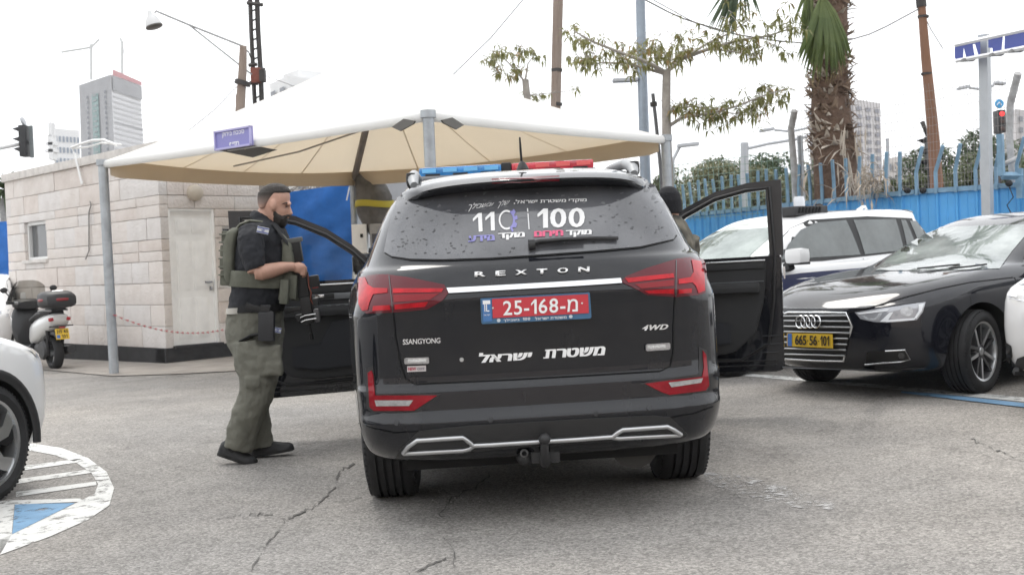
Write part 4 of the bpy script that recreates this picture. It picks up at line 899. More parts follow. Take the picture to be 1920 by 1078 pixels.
ts = top('stepped_tower', at(97, 300, 260), 0, 'slim stepped white tower with a spire left of the office block', 'tower')
for (ua, ub, va, vb) in ((93, 104, 255, 300), (89, 106, 268, 273), (88, 107, 281, 286), (94, 101, 232, 256)):
    a, b = at(ua, va, 260), at(ub, vb, 260); MB().box((a+b)/2, (abs(b.x-a.x), 2.5, abs(a.z-b.z)*1.0)).build('block', FW, ts, None, True)
for u in (95.5, 100): MB().tube([at(u, 256, 260), at(u-.5, 218, 260)], [.5, .06], 5).build('spire', FW, ts, None, True)
t, l, c_, r, bk, q, zt = far_build('apartment_block', 505, 540, 640, 142, 150, 'white apartment block with dark balconies above the canopy edge', FW, FW, 6, 8, 0, 9, (2, 4))
far_build('roof_block', 530, 560, 640, 130, 158, 'set back top floor of the apartment block', FW, FW, 4, 6)
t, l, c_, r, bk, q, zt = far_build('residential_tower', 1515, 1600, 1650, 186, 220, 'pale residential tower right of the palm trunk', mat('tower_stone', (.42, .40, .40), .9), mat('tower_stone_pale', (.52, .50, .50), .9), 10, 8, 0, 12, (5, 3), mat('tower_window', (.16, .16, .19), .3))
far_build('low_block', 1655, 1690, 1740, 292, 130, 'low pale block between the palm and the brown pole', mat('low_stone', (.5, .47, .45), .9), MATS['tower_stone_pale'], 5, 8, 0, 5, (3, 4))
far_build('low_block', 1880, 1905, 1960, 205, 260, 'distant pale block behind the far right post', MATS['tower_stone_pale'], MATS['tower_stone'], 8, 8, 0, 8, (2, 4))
# ================================================================ VEHICLES
def slice_loft(levels, ne=10, ns=14, dent=None):
    """car body from level outlines: local x right, y from rear to front, z up"""
    rings = []
    for lv in levels:
        w, yr, yf = lv['w'], lv['yr'], lv['yf']; Lr, nr, Lf, nf = lv.get('Lr', .5), lv.get('nr', 4), lv.get('Lf', .7), lv.get('nf', 3)
        zf = lv.get('zf'); wf = lv.get('wf'); H = []
        for i in range(ne+1):
            th = (i/ne)*pi/2; H.append((w*sin(th)**(2/nr) if th > 0 else 0, yr+Lr*(1-max(0, cos(th))**(2/nr))))
        for i in range(1, ns): H.append((w, yr+Lr+(yf-Lf-yr-Lr)*i/ns))
        for i in range(ne+1):
            th = (1-i/ne)*pi/2; H.append((w*sin(th)**(2/nf) if th > 1e-9 else 0, yf-Lf*(1-max(0, cos(th))**(2/nf))))
        P = [(x*(lerp_tab(wf, y) if wf else 1), y, lv['z']+(lerp_tab(zf, y) if zf else 0)+lv.get('cr', 0)*(1-(x/max(w, .01))**2)) for x, y in H]
        P = [dent(p) for p in P] if dent else P
        rings.append(P+[(-x, y, z) for x, y, z in P[-2:0:-1]])
    return rings
def car_shell(name, levels, m, parent, wells=(), sub=1, extra_cut=(), well_mat=None, ne=10, dent=None):
    rings = slice_loft(levels, ne, 14, dent); o = MB().loft(rings).build(name, m, None)
    evalmods(o, [('SUBSURF', dict(levels=sub, render_levels=sub))])
    cutters = []
    for (x, y, z, r, wd) in wells:
        c = MB().tube([(x-wd/2, y, z), (x+wd/2, y, z)], r, 36).build('cut', well_mat, None); cutters.append(c)
    for V_, F_ in extra_cut:
        cutters.append(MB().add(V_, F_).build('cut', well_mat, None))
    for c in cutters: evalmods(o, [('BOOLEAN', dict(operation='DIFFERENCE', object=c, solver='EXACT', material_mode='TRANSFER'))], c); discard(c)
    o.name = name; o.data.name = name; o.parent = parent
    o.data.polygons.foreach_set('use_smooth', [True]*len(o.data.polygons)); o.data.set_sharp_from_angle(angle=radians(32))
    return o
RUB = mat('tyre_rubber', (.016, .016, .017), .75, var=.3, vscale=12, bump=.15, bscale=80)
PLAST = mat('black_plastic', (.020, .020, .021), .55, var=.2, bump=.1, bscale=120); CHROME = mat('chrome', (.75, .76, .77), .12, 1); SATIN = mat('satin_silver', (.55, .56, .57), .32, .9, var=.08)
WELL = mat('wheel_well', (.008, .008, .008), .9)
def paint(name, col, rough=.25, dust=.0, dcol=(.18, .17, .16)):
    m = mat(name, col, rough, coat=1, var=.02, spec=.06); nt = m.node_tree; b = nt.nodes['Principled BSDF']
    if dust:
        tc = nd(nt, 'ShaderNodeTexCoord'); n = nd(nt, 'ShaderNodeTexNoise'); n.inputs['Scale'].default_value = 2.2; n.inputs['Detail'].default_value = 9; n.inputs['Roughness'].default_value = .7
        mp = nd(nt, 'ShaderNodeMapping'); mp.inputs['Scale'].default_value = (2, 1, .7); nt.links.new(tc.outputs['Object'], mp.inputs[0]); nt.links.new(mp.outputs[0], n.inputs['Vector'])
        r = nd(nt, 'ShaderNodeValToRGB'); r.color_ramp.elements[0].position = .35; r.color_ramp.elements[1].position = .75
        r.color_ramp.elements[0].color = (*col, 1); r.color_ramp.elements[1].color = (*[c+(d-c)*dust for c, d in zip(col, dcol)], 1)
        nt.links.new(n.outputs[0], r.inputs[0]); nt.links.new(r.outputs[0], b.inputs['Base Color'])
        r2 = nd(nt, 'ShaderNodeMapRange'); r2.inputs[1].default_value = .35; r2.inputs[2].default_value = .75; r2.inputs[3].default_value = .015; r2.inputs[4].default_value = .09; nt.links.new(n.outputs[0], r2.inputs[0]); nt.links.new(r2.outputs[0], b.inputs['Coat Roughness'])
    return m
def glassmat(name, tint, alpha, rough=.02):
    """tinted pane: glossy film over partly see-through tint"""
    m = bpy.data.materials.new(name); m.use_nodes = True; nt = m.node_tree; nt.nodes.remove(nt.nodes['Principled BSDF'])
    g = nd(nt, 'ShaderNodeBsdfGlossy'); g.inputs['Roughness'].default_value = rough; t = nd(nt, 'ShaderNodeBsdfTransparent'); t.inputs[0].default_value = (*tint, 1)
    d = nd(nt, 'ShaderNodeBsdfDiffuse'); d.inputs[0].default_value = (.012, .013, .014, 1); m1 = nd(nt, 'ShaderNodeMixShader'); m1.inputs[0].default_value = alpha
    nt.links.new(t.outputs[0], m1.inputs[1]); nt.links.new(d.outputs[0], m1.inputs[2]); fr = nd(nt, 'ShaderNodeFresnel'); fr.inputs[0].default_value = 1.55 if alpha > .5 else 1.25
    m2 = nd(nt, 'ShaderNodeMixShader'); nt.links.new(fr.outputs[0], m2.inputs[0]); nt.links.new(m1.outputs[0], m2.inputs[1]); nt.links.new(g.outputs[0], m2.inputs[2]); nt.links.new(m2.outputs[0], nt.nodes['Material Output'].inputs[0])
    MATS[name] = m; return m
CLEARG = glassmat('clear_glass', (.95, .97, .96), .01); TINT = glassmat('tinted_glass', (.06, .065, .07), .75)
def make_wheel(parent, x, y, z, side, R=.375, W=.255, rim=.255, style='five', rimcol=None, steer=0, facecol=None):
    """wheel about the local x axis; side +1 shows its face to +x"""
    w = bpy.data.objects.new('wheel', None); COL.objects.link(w); w.parent = parent; w.location = (x, y, z); w.rotation_euler = (0, 0, steer+(0 if side > 0 else pi)); w.empty_display_size = .1
    A = Matrix.Rotation(pi/2, 4, 'Y'); h = W/2; pr = [(rim-.01, -h*.80), (rim+.02, -h*.97), (rim+(R-rim)*.45, -h*1.04), (R-.035, -h*.98), (R-.010, -h*.88), (R, -h*.74)]
    for g in (-.46, -.16, .16, .46): pr += [(R+.002, h*(g-.055)), (R-.011, h*(g-.045)), (R-.011, h*(g+.045)), (R+.002, h*(g+.055))]
    pr += [(R, h*.74), (R-.010, h*.88), (R-.035, h*.98), (rim+(R-rim)*.45, h*1.04), (rim+.02, h*.97), (rim-.01, h*.80)]
    ty = MB().lathe(pr, 56, A, True)
    for k in range(70):        # shoulder blocks
        a = 2*pi*k/70
        for s in (-1, 1): ty.box((s*h*.86, (R-.0125)*cos(a), (R-.0125)*sin(a)), (h*.16, .012, .008), None, 0, (a-pi/2, 0, 0))
    ty.build('tyre', RUB, w, 40)
    rc = rimcol or mat('rim_dark', (.03, .03, .032), .35, .7); fc = facecol or mat('rim_machined', (.60, .61, .62), .28, .9)
    MB().lathe([(rim, -h*.8), (rim-.012, -h*.5), (rim-.02, h*.5), (rim-.008, h*.86), (rim+.008, h*.90), (rim+.012, h*.86), (rim+.004, h*.5), (rim+.004, -h*.8)], 48, A, True).build('rim', fc, w, 40)
    MB().lathe([(.13, -h*.2), (.18, -h*.18), (.18, -h*.10), (.0, -h*.08)], 30, A).build('brake_disc', mat('disc_steel', (.22, .21, .2), .4, .8), w, 40)
    MB().lathe([(0, h*.72), (.05, h*.72), (.062, h*.62), (.07, h*.2), (0, h*.2)], 20, A).build('hub', rc, w, 40); MB().lathe([(0, h*.76), (.03, h*.75), (.034, h*.7)], 16, A).build('hub_cap', fc, w, 40)
    for k in range(5):
        a = 2*pi*k/5+.3; Rm = Matrix.Rotation(a, 4, 'X'); dk, lt = MB(), MB()
        if style == 'five':      # one broad bright blade and a dark web
            prof = lambda s0, s1, x0, x1: [(x0*h, s0[0], s0[1]), (x0*h, s1[0], s1[1])]
            for nm, mb_, q, xa, xb in (('spoke', lt, [(-.03, .05), (.045, .05), (.085, .15), (.055, rim-.005), (-.035, rim-.005), (.005, .15)], .62, .78), ('spoke_web', dk, [(.05, .05), (.14, .13), (.145, rim-.03), (.07, rim-.004), (.085, .15)], .5, .66)):
                n = len(q); mb_.add([Rm @ Vector((xb*h, p[0], p[1])) for p in q]+[Rm @ Vector((xa*h-.02, p[0], p[1])) for p in q], [list(range(n)), list(range(n, 2*n))[::-1]]+[[i, (i+1) % n, (i+1) % n+n, i+n] for i in range(n)])
        else:
            for off in (-.036, .036):
                q = [(off*.6-.014, .05), (off*.6+.014, .05), (off*1.5+.012, rim-.005), (off*1.5-.012, rim-.005)]
                (lt if off < 0 else dk).add([Rm @ Vector(((.72 if p[1] < .1 else .82)*h, p[0], p[1])) for p in q]+[Rm @ Vector((.3*h, p[0], p[1])) for p in q], [[0, 1, 2, 3], [7, 6, 5, 4]]+[[i, (i+1) % 4, (i+1) % 4+4, i+4] for i in range(4)])
        lt.build('spoke', fc, w); dk.build('spoke_web', rc, w)
    return w
def seat(parent, x, y, z=.55, m=None):
    m = m or mat('seat_black', (.018, .018, .02), .7); s = MB().box((x, y, z), (.5, .52, .18), None, .05); s.box((x, y-.30, z+.38), (.48, .14, .66), None, .05, (radians(-12), 0, 0)); s.build('seat', m, parent, 50)
    MB().box((x, y-.41, z+.80), (.27, .09, .18), None, .04).build('headrest', m, parent, 50)

# ---------------------------------------------------------------- the black police SUV
PB = paint('suv_black_paint', (.0050, .0060, .0095), .35, .025)
TILT = math.atan(SLOPE); suv = top('police_suv', (.132, 5.18, gz(.132)), radians(2.2), 'black police SUV seen from behind with both front doors open', 'car', tilt=TILT)
L_ = lambda z, yr, yf, w, **k: dict(z=z, yr=yr, yf=yf, w=w, **k)
roofz = [(.3, -.05), (.8, -.015), (1.4, 0), (2.2, -.005), (2.8, -.04)]; hoodz = [(3.3, .03), (3.9, 0), (4.5, -.06), (4.85, -.12)]
WFS = [(0, .900), (.45, .905), (.62, .93), (.80, .985), (1.3, .985), (1.7, .975), (2.4, 1.0), (5, 1.0)]; WFU = [(0, .93), (.5, .94), (1.2, .97), (2.4, 1)]
lv = [L_(.27, .34, 4.5, .78, Lr=.5, nr=3.5, wf=WFS), L_(.30, .16, 4.72, .90, Lr=.5, nr=3.6, wf=WFS), L_(.35, .075, 4.8, .935, Lr=.48, nr=3.8, wf=WFS), L_(.42, .03, 4.84, .955, Lr=.46, nr=4, wf=WFS), L_(.485, .004, 4.85, .965, Lr=.46, nr=4, wf=WFS), L_(.503, .0, 4.85, .968, Lr=.46, nr=4, wf=WFS), L_(.515, .004, 4.85, .968, Lr=.46, nr=4, wf=WFS), L_(.545, .030, 4.85, .968, Lr=.44, nr=4, wf=WFS), L_(.56, .034, 4.85, .97, Lr=.44, nr=4, wf=WFS),
      L_(.63, .036, 4.85, .972, Lr=.44, nr=4, wf=WFS), L_(.655, .040, 4.85, .972, Lr=.44, nr=4, wf=WFS), L_(.668, .058, 4.85, .970, Lr=.43, nr=4, wf=WFS), L_(.70, .062, 4.845, .970, Lr=.43, nr=4, wf=WFS)]
lv += [L_(z, .062-.006*(z-.7)/.3, 4.84-.02*(z-.7)/.3, .972, Lr=.44, nr=4-.2*(z-.7)/.3, wf=WFS) for z in (.74, .78, .82, .86, .90, .94, .98, 1.01)]
lv += [L_(1.03, .050, 4.81, .966, Lr=.47, nr=3.8, wf=WFS), L_(1.05, .042, 4.80, .962, Lr=.49, nr=3.7, wf=WFS), L_(1.075, .046, 4.78, .955, Lr=.51, nr=3.6, wf=WFS),
      L_(1.12, .075, 4.72, .940, Lr=.56, nr=3.3, zf=hoodz, wf=WFS), L_(1.18, .105, 4.5, .92, Lr=.64, nr=3.0, zf=hoodz, wf=WFU), L_(1.215, .125, 3.92, .900, Lr=.68, nr=3.0, wf=WFU), L_(1.25, .150, 3.75, .872, Lr=.70, nr=3.0, wf=WFU), L_(1.38, .235, 3.42, .815, Lr=.62, nr=3.1, wf=WFU), L_(1.50, .315, 3.12, .752, Lr=.55, nr=3.3, wf=WFU),
      L_(1.565, .372, 2.88, .700, Lr=.48, nr=3.4, wf=WFU), L_(1.612, .405, 2.72, .655, Lr=.45, nr=3.4, zf=roofz, wf=WFU), L_(1.66, .43, 2.60, .59, Lr=.45, nr=3.2, zf=roofz), L_(1.692, .55, 2.45, .48, Lr=.5, nr=3, zf=roofz), L_(1.71, .8, 2.2, .28, zf=roofz), L_(1.715, 1.1, 1.9, .05, Lr=.2, Lf=.2, zf=roofz)]
def sst(a, b, x): t = max(0, min(1, (x-a)/(b-a))); return t*t*(3-2*t)
def suv_dent(p):
    x, y, z = p
    if y > .5: return p
    ax = abs(x); hw = .27+.15*(z-.82)/.22                    # number plate recess under the chrome strip
    d = .0*sst(.79, .845, z)*(1-sst(1.03, 1.045, z))*(1-sst(hw-.03, hw+.035, ax))
    # fx = .012*sst(.70, .76, z)*(1-sst(.95, 1.02, z))*sst(.34, .44, ax)*(1-sst(.60, .70, ax))    # soft hollows beside it
    f2 = .018*sst(.40, .43, z)*(1-sst(.60, .63, z))*sst(.60, .63, ax)*(1-sst(.86, .90, ax))     # lamp pockets in the bumper
    return (x, y+d+f2, z)
WB = [(s*.83, y, .385, .455, .55) for s in (-1, 1) for y in (1.02, 3.90)]
doorcut = MB().prism([(2.34, .48), (3.34, .48), (3.36, 1.12), (3.30, 1.22), (2.95, 1.50), (2.80, 1.575), (2.34, 1.60)], -1.2, 1.2, Matrix(((0, 1, 0, 0), (1, 0, 0, 0), (0, 0, 1, 0), (0, 0, 0, 1))))
INT = mat('cabin_black', (.014, .014, .015), .7)
body = car_shell('body', lv, PB, suv, WB, 1, [(doorcut.V, doorcut.F)], INT, 20, suv_dent)
bv = bvh_of(body); bloc = BVHTree.FromPolygons([v.co.copy() for v in body.data.vertices], [list(p.vertices) for p in body.data.polygons])
seat(suv, -.42, 2.75); seat(suv, .42, 2.75)
MB().box((0, 3.28, .95), (1.5, .25, .28), None, .06).build('dashboard', INT, suv, 50); MB().tube([(-.42+.18*cos(a), 3.05+.05*sin(a), 1.0+.17*sin(a)) for a in [2*pi*i/20 for i in range(21)]], .016, 8).build('steering_wheel', INT, suv, 60)
# spoiler over the rear window
SH = PB; ring = []
for i in range(29):
    x = -.622+1.244*i/28; s = abs(x)/.622; drop = .035*s**6+.022*s*s; yB = .385+.48*(1-(1-min(.985, abs(x)/.66)**3.4)**(1/3.4)); k = 1-s**6
    ring.append([(x, yB+.13, 1.634-drop), (x, yB-.02*k, 1.642-drop), (x, yB-.10*k, 1.622-drop), (x, yB-.155*k, 1.598-drop), (x, yB-.150*k, 1.588-drop), (x, yB-.08*k, 1.574-drop), (x, yB+.06, 1.556-drop)])
sp_ = MB().loft(ring).build('spoiler', SH, suv, 40)
bv2 = bvh_of(body, sp_)
decal('brake_light', [(922, 336.5), (1049, 330.5), (1049, 338), (922, 344)], bv2, mat('lens_dark_red', (.13, .006, .012), .15, coat=1), suv, .004, 12)
# rear window, wet and dirty; base colour also lightened for sky reflection
RG = mat('rear_glass', (.012, .013, .015), .04, coat=0, spec=.9)
nt = RG.node_tree; b_ = nt.nodes['Principled BSDF']; tc = nd(nt, 'ShaderNodeTexCoord'); n1 = nd(nt, 'ShaderNodeTexNoise'); n1.inputs['Scale'].default_value = 26; n1.inputs['Detail'].default_value = 3
mp = nd(nt, 'ShaderNodeMapping'); mp.inputs['Scale'].default_value = (1, 1, 2.2); mp.inputs['Rotation'].default_value = (0, .5, 0); nt.links.new(tc.outputs['Object'], mp.inputs[0]); nt.links.new(mp.outputs[0], n1.inputs['Vector'])
r1 = nd(nt, 'ShaderNodeValToRGB'); r1.color_ramp.elements[0].position = .64; r1.color_ramp.elements[1].position = .68; r1.color_ramp.elements[0].color = (.03, .03, .03, 1); r1.color_ramp.elements[1].color = (.55, .55, .55, 1)
n2 = nd(nt, 'ShaderNodeTexNoise'); n2.inputs['Scale'].default_value = 2.5; n2.inputs['Detail'].default_value = 8; nt.links.new(tc.outputs['Object'], n2.inputs['Vector'])
r3 = nd(nt, 'ShaderNodeValToRGB'); r3.color_ramp.elements[0].position = .4; r3.color_ramp.elements[1].position = .7; r3.color_ramp.elements[0].color = (.075, .077, .085, 1); r3.color_ramp.elements[1].color = (.16, .163, .175, 1); nt.links.new(n2.outputs[0], r3.inputs[0]); nt.links.new(r3.outputs[0], b_.inputs['Base Color'])
nt.links.new(n1.outputs[0], r1.inputs[0]); nt.links.new(r1.outputs[0], b_.inputs['Roughness'])
bpn = nd(nt, 'ShaderNodeBump'); bpn.inputs['Strength'].default_value = .25; bpn.inputs['Distance'].default_value = .003; nt.links.new(r1.outputs[0], bpn.inputs['Height']); nt.links.new(bpn.outputs[0], b_.inputs['Normal'])
GP = [(746, 371), (800, 352), (870, 342), (1000, 336), (1120, 333), (1190, 336), (1226, 347), (1245, 385), (1268, 440), (1262, 449), (1200, 463), (1110, 471), (1015, 478), (920, 484), (830, 487), (770, 486), (735, 481), (721, 473), (730, 425)]
rw = decal('rear_window', GP, bv, RG, suv, .004, 14)
bvw = bvh_of(body, rw)
def ribbon(name, pts, w, bvh, m, parent, off=.005, closed=False):
    mb = MB(); Q = []; P = []
    for (a, b), (c, d) in zip(pts, pts[1:]):
        n = max(1, int(sqrt((a-c)**2+(b-d)**2)/10)); P += [(a+(c-a)*i/n, b+(d-b)*i/n) for i in range(n)]
    P.append(pts[-1])
    for i, p in enumerate(P):
        a, b = P[max(0, i-1)], P[min(len(P)-1, i+1)]; t = Vector((b[0]-a[0], b[1]-a[1])).normalized(); n = Vector((-t.y, t.x))*w/2
        for s in (-1, 1):
            d = ray(p[0]+n.x*s, p[1]+n.y*s).normalized(); h = bvh.ray_cast(CPOS, d)
            Q.append((h[0]-d*off) if h[0] is not None else (Q[-2] if len(Q) > 1 else CPOS+d*6))
    mb.add(Q, [[2*i, 2*i+1, 2*i+3, 2*i+2] for i in range(len(P)-1)]); return mb.build(name, m, parent, 60, True)
def rail3(name, pts, r, bvh, m, parent, off=.008, n=8, ell=None, smooth=60):
    Q = []
    for p in pts:
        d = ray(*p).normalized(); h = bvh.ray_cast(CPOS, d); nn = h[1] if h[1].dot(d) < 0 else -h[1]; Q.append(h[0]+nn*off)
    return MB().tube(Q, r, n, True, None, [ell]*len(Q) if ell else None).build(name, m, parent, smooth, True)
GAP = mat('panel_gap', (.002, .002, .002), .9)
ribbon('panel_gap', [(729, 517), (737, 586), (741, 630), (750, 680), (760, 710), (778, 720), (880, 715), (970, 710.5), (1120, 702), (1238, 695), (1257, 687), (1263, 660), (1263, 610), (1266, 557), (1267, 488)], 2.2, bvw, GAP, suv)
ribbon('panel_gap', [(721, 474), (735, 482), (770, 487), (830, 488), (920, 485), (1015, 479), (1110, 472), (1200, 464), (1262, 450), (1269, 441)], 2.4, bvw, GAP, suv)
ribbon('panel_gap', [(672, 793), (700, 803), (740, 812), (786, 809)], 1.6, bvw, GAP, suv); ribbon('panel_gap', [(1256, 783), (1300, 776), (1338, 762)], 1.6, bvw, GAP, suv)
# tail lights
LENSR = mat('lens_smoked_red', (.095, .003, .010), .12, coat=.55, spec=.2); BR = mat('lens_red', (.42, .004, .012), .2, coat=.35, spec=.2, var=.3, vscale=14); DKL = mat('lens_dark', (.012, .008, .01), .12, coat=1); CLR = mat('lens_clear', (.42, .42, .42), .2, .3, coat=1, var=.3, vscale=40)
tl_ = decal('tail_light', [(675.6, 519.4), (709.4, 515.6), (728, 516), (763.7, 520.5), (805, 528.7), (833, 534.3), (841.7, 549.3), (831.2, 562.5), (801.2, 579.3), (770, 583), (737.5, 585.7), (688.7, 588), (676, 580), (671, 555), (671.9, 532.5)], bv, LENSR, suv, .006, 8, .012)
tr_ = decal('tail_light', [(1163, 528.7), (1172.4, 519.3), (1210, 504.3), (1267.3, 486.7), (1292.4, 483.7), (1316, 486.5), (1321, 495), (1323, 510), (1323.5, 532.5), (1321, 549.3), (1311.1, 553), (1266.9, 556.8), (1213.6, 553), (1183.6, 538)], bv, LENSR, suv, .006, 8, .012)
bt = bvh_of(body, tl_, tr_)
for par, polys in ((tl_, [(BR, [(673, 522), (685, 520), (690, 533), (700, 540), (727, 541), (727, 549), (700, 552), (694, 566), (690, 581), (680, 583), (673, 570)]), (BR, [(737, 541), (832, 541), (828, 548), (737, 550)]), (BR, [(740, 571), (803, 566), (797, 575), (741, 580)]), (BR, [(700, 574), (731, 572), (732, 581), (699, 583)]), (DKL, [(729, 517), (731, 517), (738, 585), (736, 585)]), (mat('lens_mid_red', (.22, .003, .009), .15, coat=.4, spec=.2), [(738, 553), (824, 550), (806, 562), (739, 567)])]),
                   (tr_, [(BR, [(1296, 487), (1314, 490), (1320, 512), (1321, 545), (1309, 550), (1304, 536), (1298, 530), (1272, 533), (1272, 524), (1294, 520), (1300, 510)]), (BR, [(1172, 522), (1262, 513), (1264, 521), (1178, 530)]), (BR, [(1208, 545), (1263, 542), (1263, 551), (1216, 550)]), (BR, [(1272, 543), (1297, 541), (1296, 549), (1272, 551)]), (DKL, [(1266.5, 488), (1268.5, 488), (1268, 556), (1265.5, 556)]), (MATS['lens_mid_red'], [(1190, 533), (1263, 525), (1263, 536), (1202, 541)])])):
    for m_, p in polys: decal('light_bar' if m_ is not DKL else 'divider', p, bt, m_, par, .003, 10)
decal('chrome_strip', [(838, 541.5), (920, 537), (1000, 532.5), (1080, 528), (1163, 523), (1165.5, 532), (1080, 537.5), (1000, 542), (920, 546.5), (842, 551)], bv, CHROME, suv, .012, 12, .014)
for poly, white, hk in (([(690.5, 699), (697, 694), (700, 702), (704, 741), (820, 741), (777, 769.5), (702, 769.5), (694, 762)], [(703, 750), (775, 750), (767.5, 760.5), (706, 761)], [(686, 690), (700, 686), (706, 738), (828, 738), (780, 773), (698, 773), (688, 765)]),
                        ([(1317, 657), (1323, 665), (1328.5, 722), (1322, 731.5), (1255, 740), (1240, 735), (1209, 719), (1247, 714), (1316, 706), (1319, 690)], [(1253, 717), (1317.5, 708.5), (1314, 717), (1258.7, 725.6)], [(1310, 650), (1326, 657), (1331, 725), (1325, 735), (1254, 744), (1236, 739), (1200, 718), (1246, 710), (1310, 701)])):
    hs = decal('lamp_recess', hk, bv, PLAST, suv, .002, 10); fg = decal('fog_light', poly, bvh_of(body, hs), mat('fog_red', (.24, .004, .012), .18, coat=.4, spec=.2, var=.2, vscale=12), suv, .005, 10, .008); decal('reflector', white, bvh_of(body, fg), CLR, fg, .003, 8)
# bumper trim and tow bar
decal('lower_trim', [(742, 856), (750, 842), (786, 807), (880, 797), (1000, 790), (1100, 784), (1225, 778), (1256, 781), (1288, 812), (1284, 818), (1200, 822), (1100, 828), (1000, 835), (880, 845), (820, 851), (762, 857)], bv, mat('trim_plastic', (.030, .030, .031), .5, bump=.15, bscale=150), suv, .006, 10, .01)
bb = bvh_of(body, bpy.data.objects['lower_trim'])
for P in ([(757, 848), (766, 836), (783, 824), (830, 821), (868, 818.5), (876, 824), (888, 834)], [(757, 848), (800, 846), (868, 842.5), (880, 840), (888, 834)], [(886, 833.5), (920, 832), (960, 829.5), (1018, 826), (1080, 822), (1150, 817)], [(1148, 817.5), (1158, 809), (1167, 804), (1210, 801), (1250, 798), (1262, 804), (1276, 813)], [(1148, 818), (1160, 820), (1210, 817), (1274, 813.5)]):
    rail3('silver_trim', P, .0105, bb, SATIN, suv, .006, 8, 1.1)
tb = at(1021, 823, 5.16); MB().sphere(tb, .027, 14, 10).build('tow_ball', PLAST, suv, 60, True)
MB().tube([tb, at(1021, 845, 5.17), at(1022, 862, 5.19), at(1023, 866, 5.26), at(1023, 860, 5.5)], [.018, .019, .026, .026, .024], 12).build('tow_bar', PLAST, suv, 60, True); MB().box(at(1023, 857, 5.24), (.13, .012, .05)).build('tow_bracket', PLAST, suv, None, True)
MB().sphere(at(985, 857, 5.3), (.042, .05, .036), 14, 8).build('tow_socket', PLAST, suv, 60, True); MB().lathe([(.012, 0), (.02, -.006), (.02, -.012)], 14, Matrix.Translation(at(983, 850, 5.245)) @ Matrix.Rotation(pi/2, 4, 'X')).build('socket_ring', mat('grey_plastic', (.15, .15, .15), .5), suv, 60, True)
for u, v in ((744, 793), (920, 787), (1117, 776), (1217, 765)): decal('parking_sensor', [(u+4.5*cos(a), v+4.5*sin(a)) for a in [2*pi*i/12 for i in range(12)]], bv, mat('sensor_black', (.017, .018, .021), .35), suv, .005, 0)
MB().box((0, .9, .30), (1.3, 1.2, .10)).build('underbody', WELL, suv); MB().tube([(-.8, 1.02, .36), (.8, 1.02, .36)], .05, 10).build('axle', WELL, suv, 60); MB().tube([(.45, .35, .30), (.45, 1.2, .30)], .12, 14, True).build('silencer', mat('sooty_steel', (.05, .048, .045), .6, .5), suv, 60)
# number plate
PF = mat('plate_frame_blue', (.045, .13, .24), .4); PR = mat('plate_red', (.50, .035, .05), .35); PW = mat('plate_white', (.80, .80, .80), .4)
MB_ = [(900.8, 559.5), (1104, 548), (1106, 549.5), (1109, 594), (1107, 597), (905, 607.5), (902.5, 605)]
hh_ = bv.ray_cast(CPOS, ray(1005, 560).normalized())[0]; rd_ = (Matrix.Rotation(radians(2.2), 3, 'Z') @ Vector((0, -1, .06))).normalized(); bp0 = Flat(hh_-Vector((0, .012, 0)), rd_)
pl = decal('number_plate', MB_, bp0, PF, suv, .0, 0, .018); bp_ = Flat(bp0.p+rd_*.001, rd_)
decal('plate_field', [(922.5, 560.5), (1102.5, 551.5), (1104, 587), (924, 596.5)], bp_, PR, pl, .003, 0); decal('plate_band', [(903.5, 562), (921, 561), (923, 602.5), (906, 603.5)], bp_, mat('plate_eu_blue', (.05, .16, .38), .4), pl, .003, 0)
text_quad('plate_number', '25-168-'+'מ', [(943, 564.3), (1083.2, 556.8), (1083.2, 584.2), (943.7, 591.7)], bp_, PW, pl, .006, .012, 0, 1.0, 0)
text_quad('plate_country', 'IL', [(908, 571), (917, 570.5), (917.5, 584), (908.5, 584.5)], bp_, PW, pl, .006, .01, 0, 1, 0); decal('plate_flag', [(905, 563.5), (919, 563), (919.4, 570), (905.3, 570.7)], bp_, PW, pl, .005, 0)
text_quad('plate_country', heb('ישראל'), [(907, 589), (919, 588), (919, 591.5), (907, 592.5)], bp_, PW, pl, .006, 0, 0, 1, 0)
for u, v in ((924, 577.5), (1091, 568.5)): decal('plate_screw', [(u+1.8*cos(a), v+1.8*sin(a)) for a in [2*pi*i/10 for i in range(10)]], bp_, CHROME, pl, .007, 0)
text_quad('plate_motto', heb('משטרת ישראל')+' ', [(1003, 594.5), (1062, 591.3), (1062, 597), (1003, 600.3)], bp_, PW, pl, .006, .01, 0, 1.1, 0); text_quad('plate_motto', '100', [(980, 595.5), (994, 594.8), (994, 600), (980, 600.8)], bp_, PW, pl, .006, .01, 0, 1, 0); text_quad('plate_motto', heb('בשבילך'), [(944, 598), (974, 596.4), (974, 602.4), (944, 604)], bp_, PW, pl, .006, .01, 0, 1.1, 0)
for u, v in ((935, 600.7), (1070, 593.4)): decal('plate_emblem', [(u+3.5*cos(a), v+3.5*sin(a)) for a in [2*pi*i/12 for i in range(12)]], bp_, mat('emblem_grey', (.5, .55, .6), .4), pl, .005, 0)
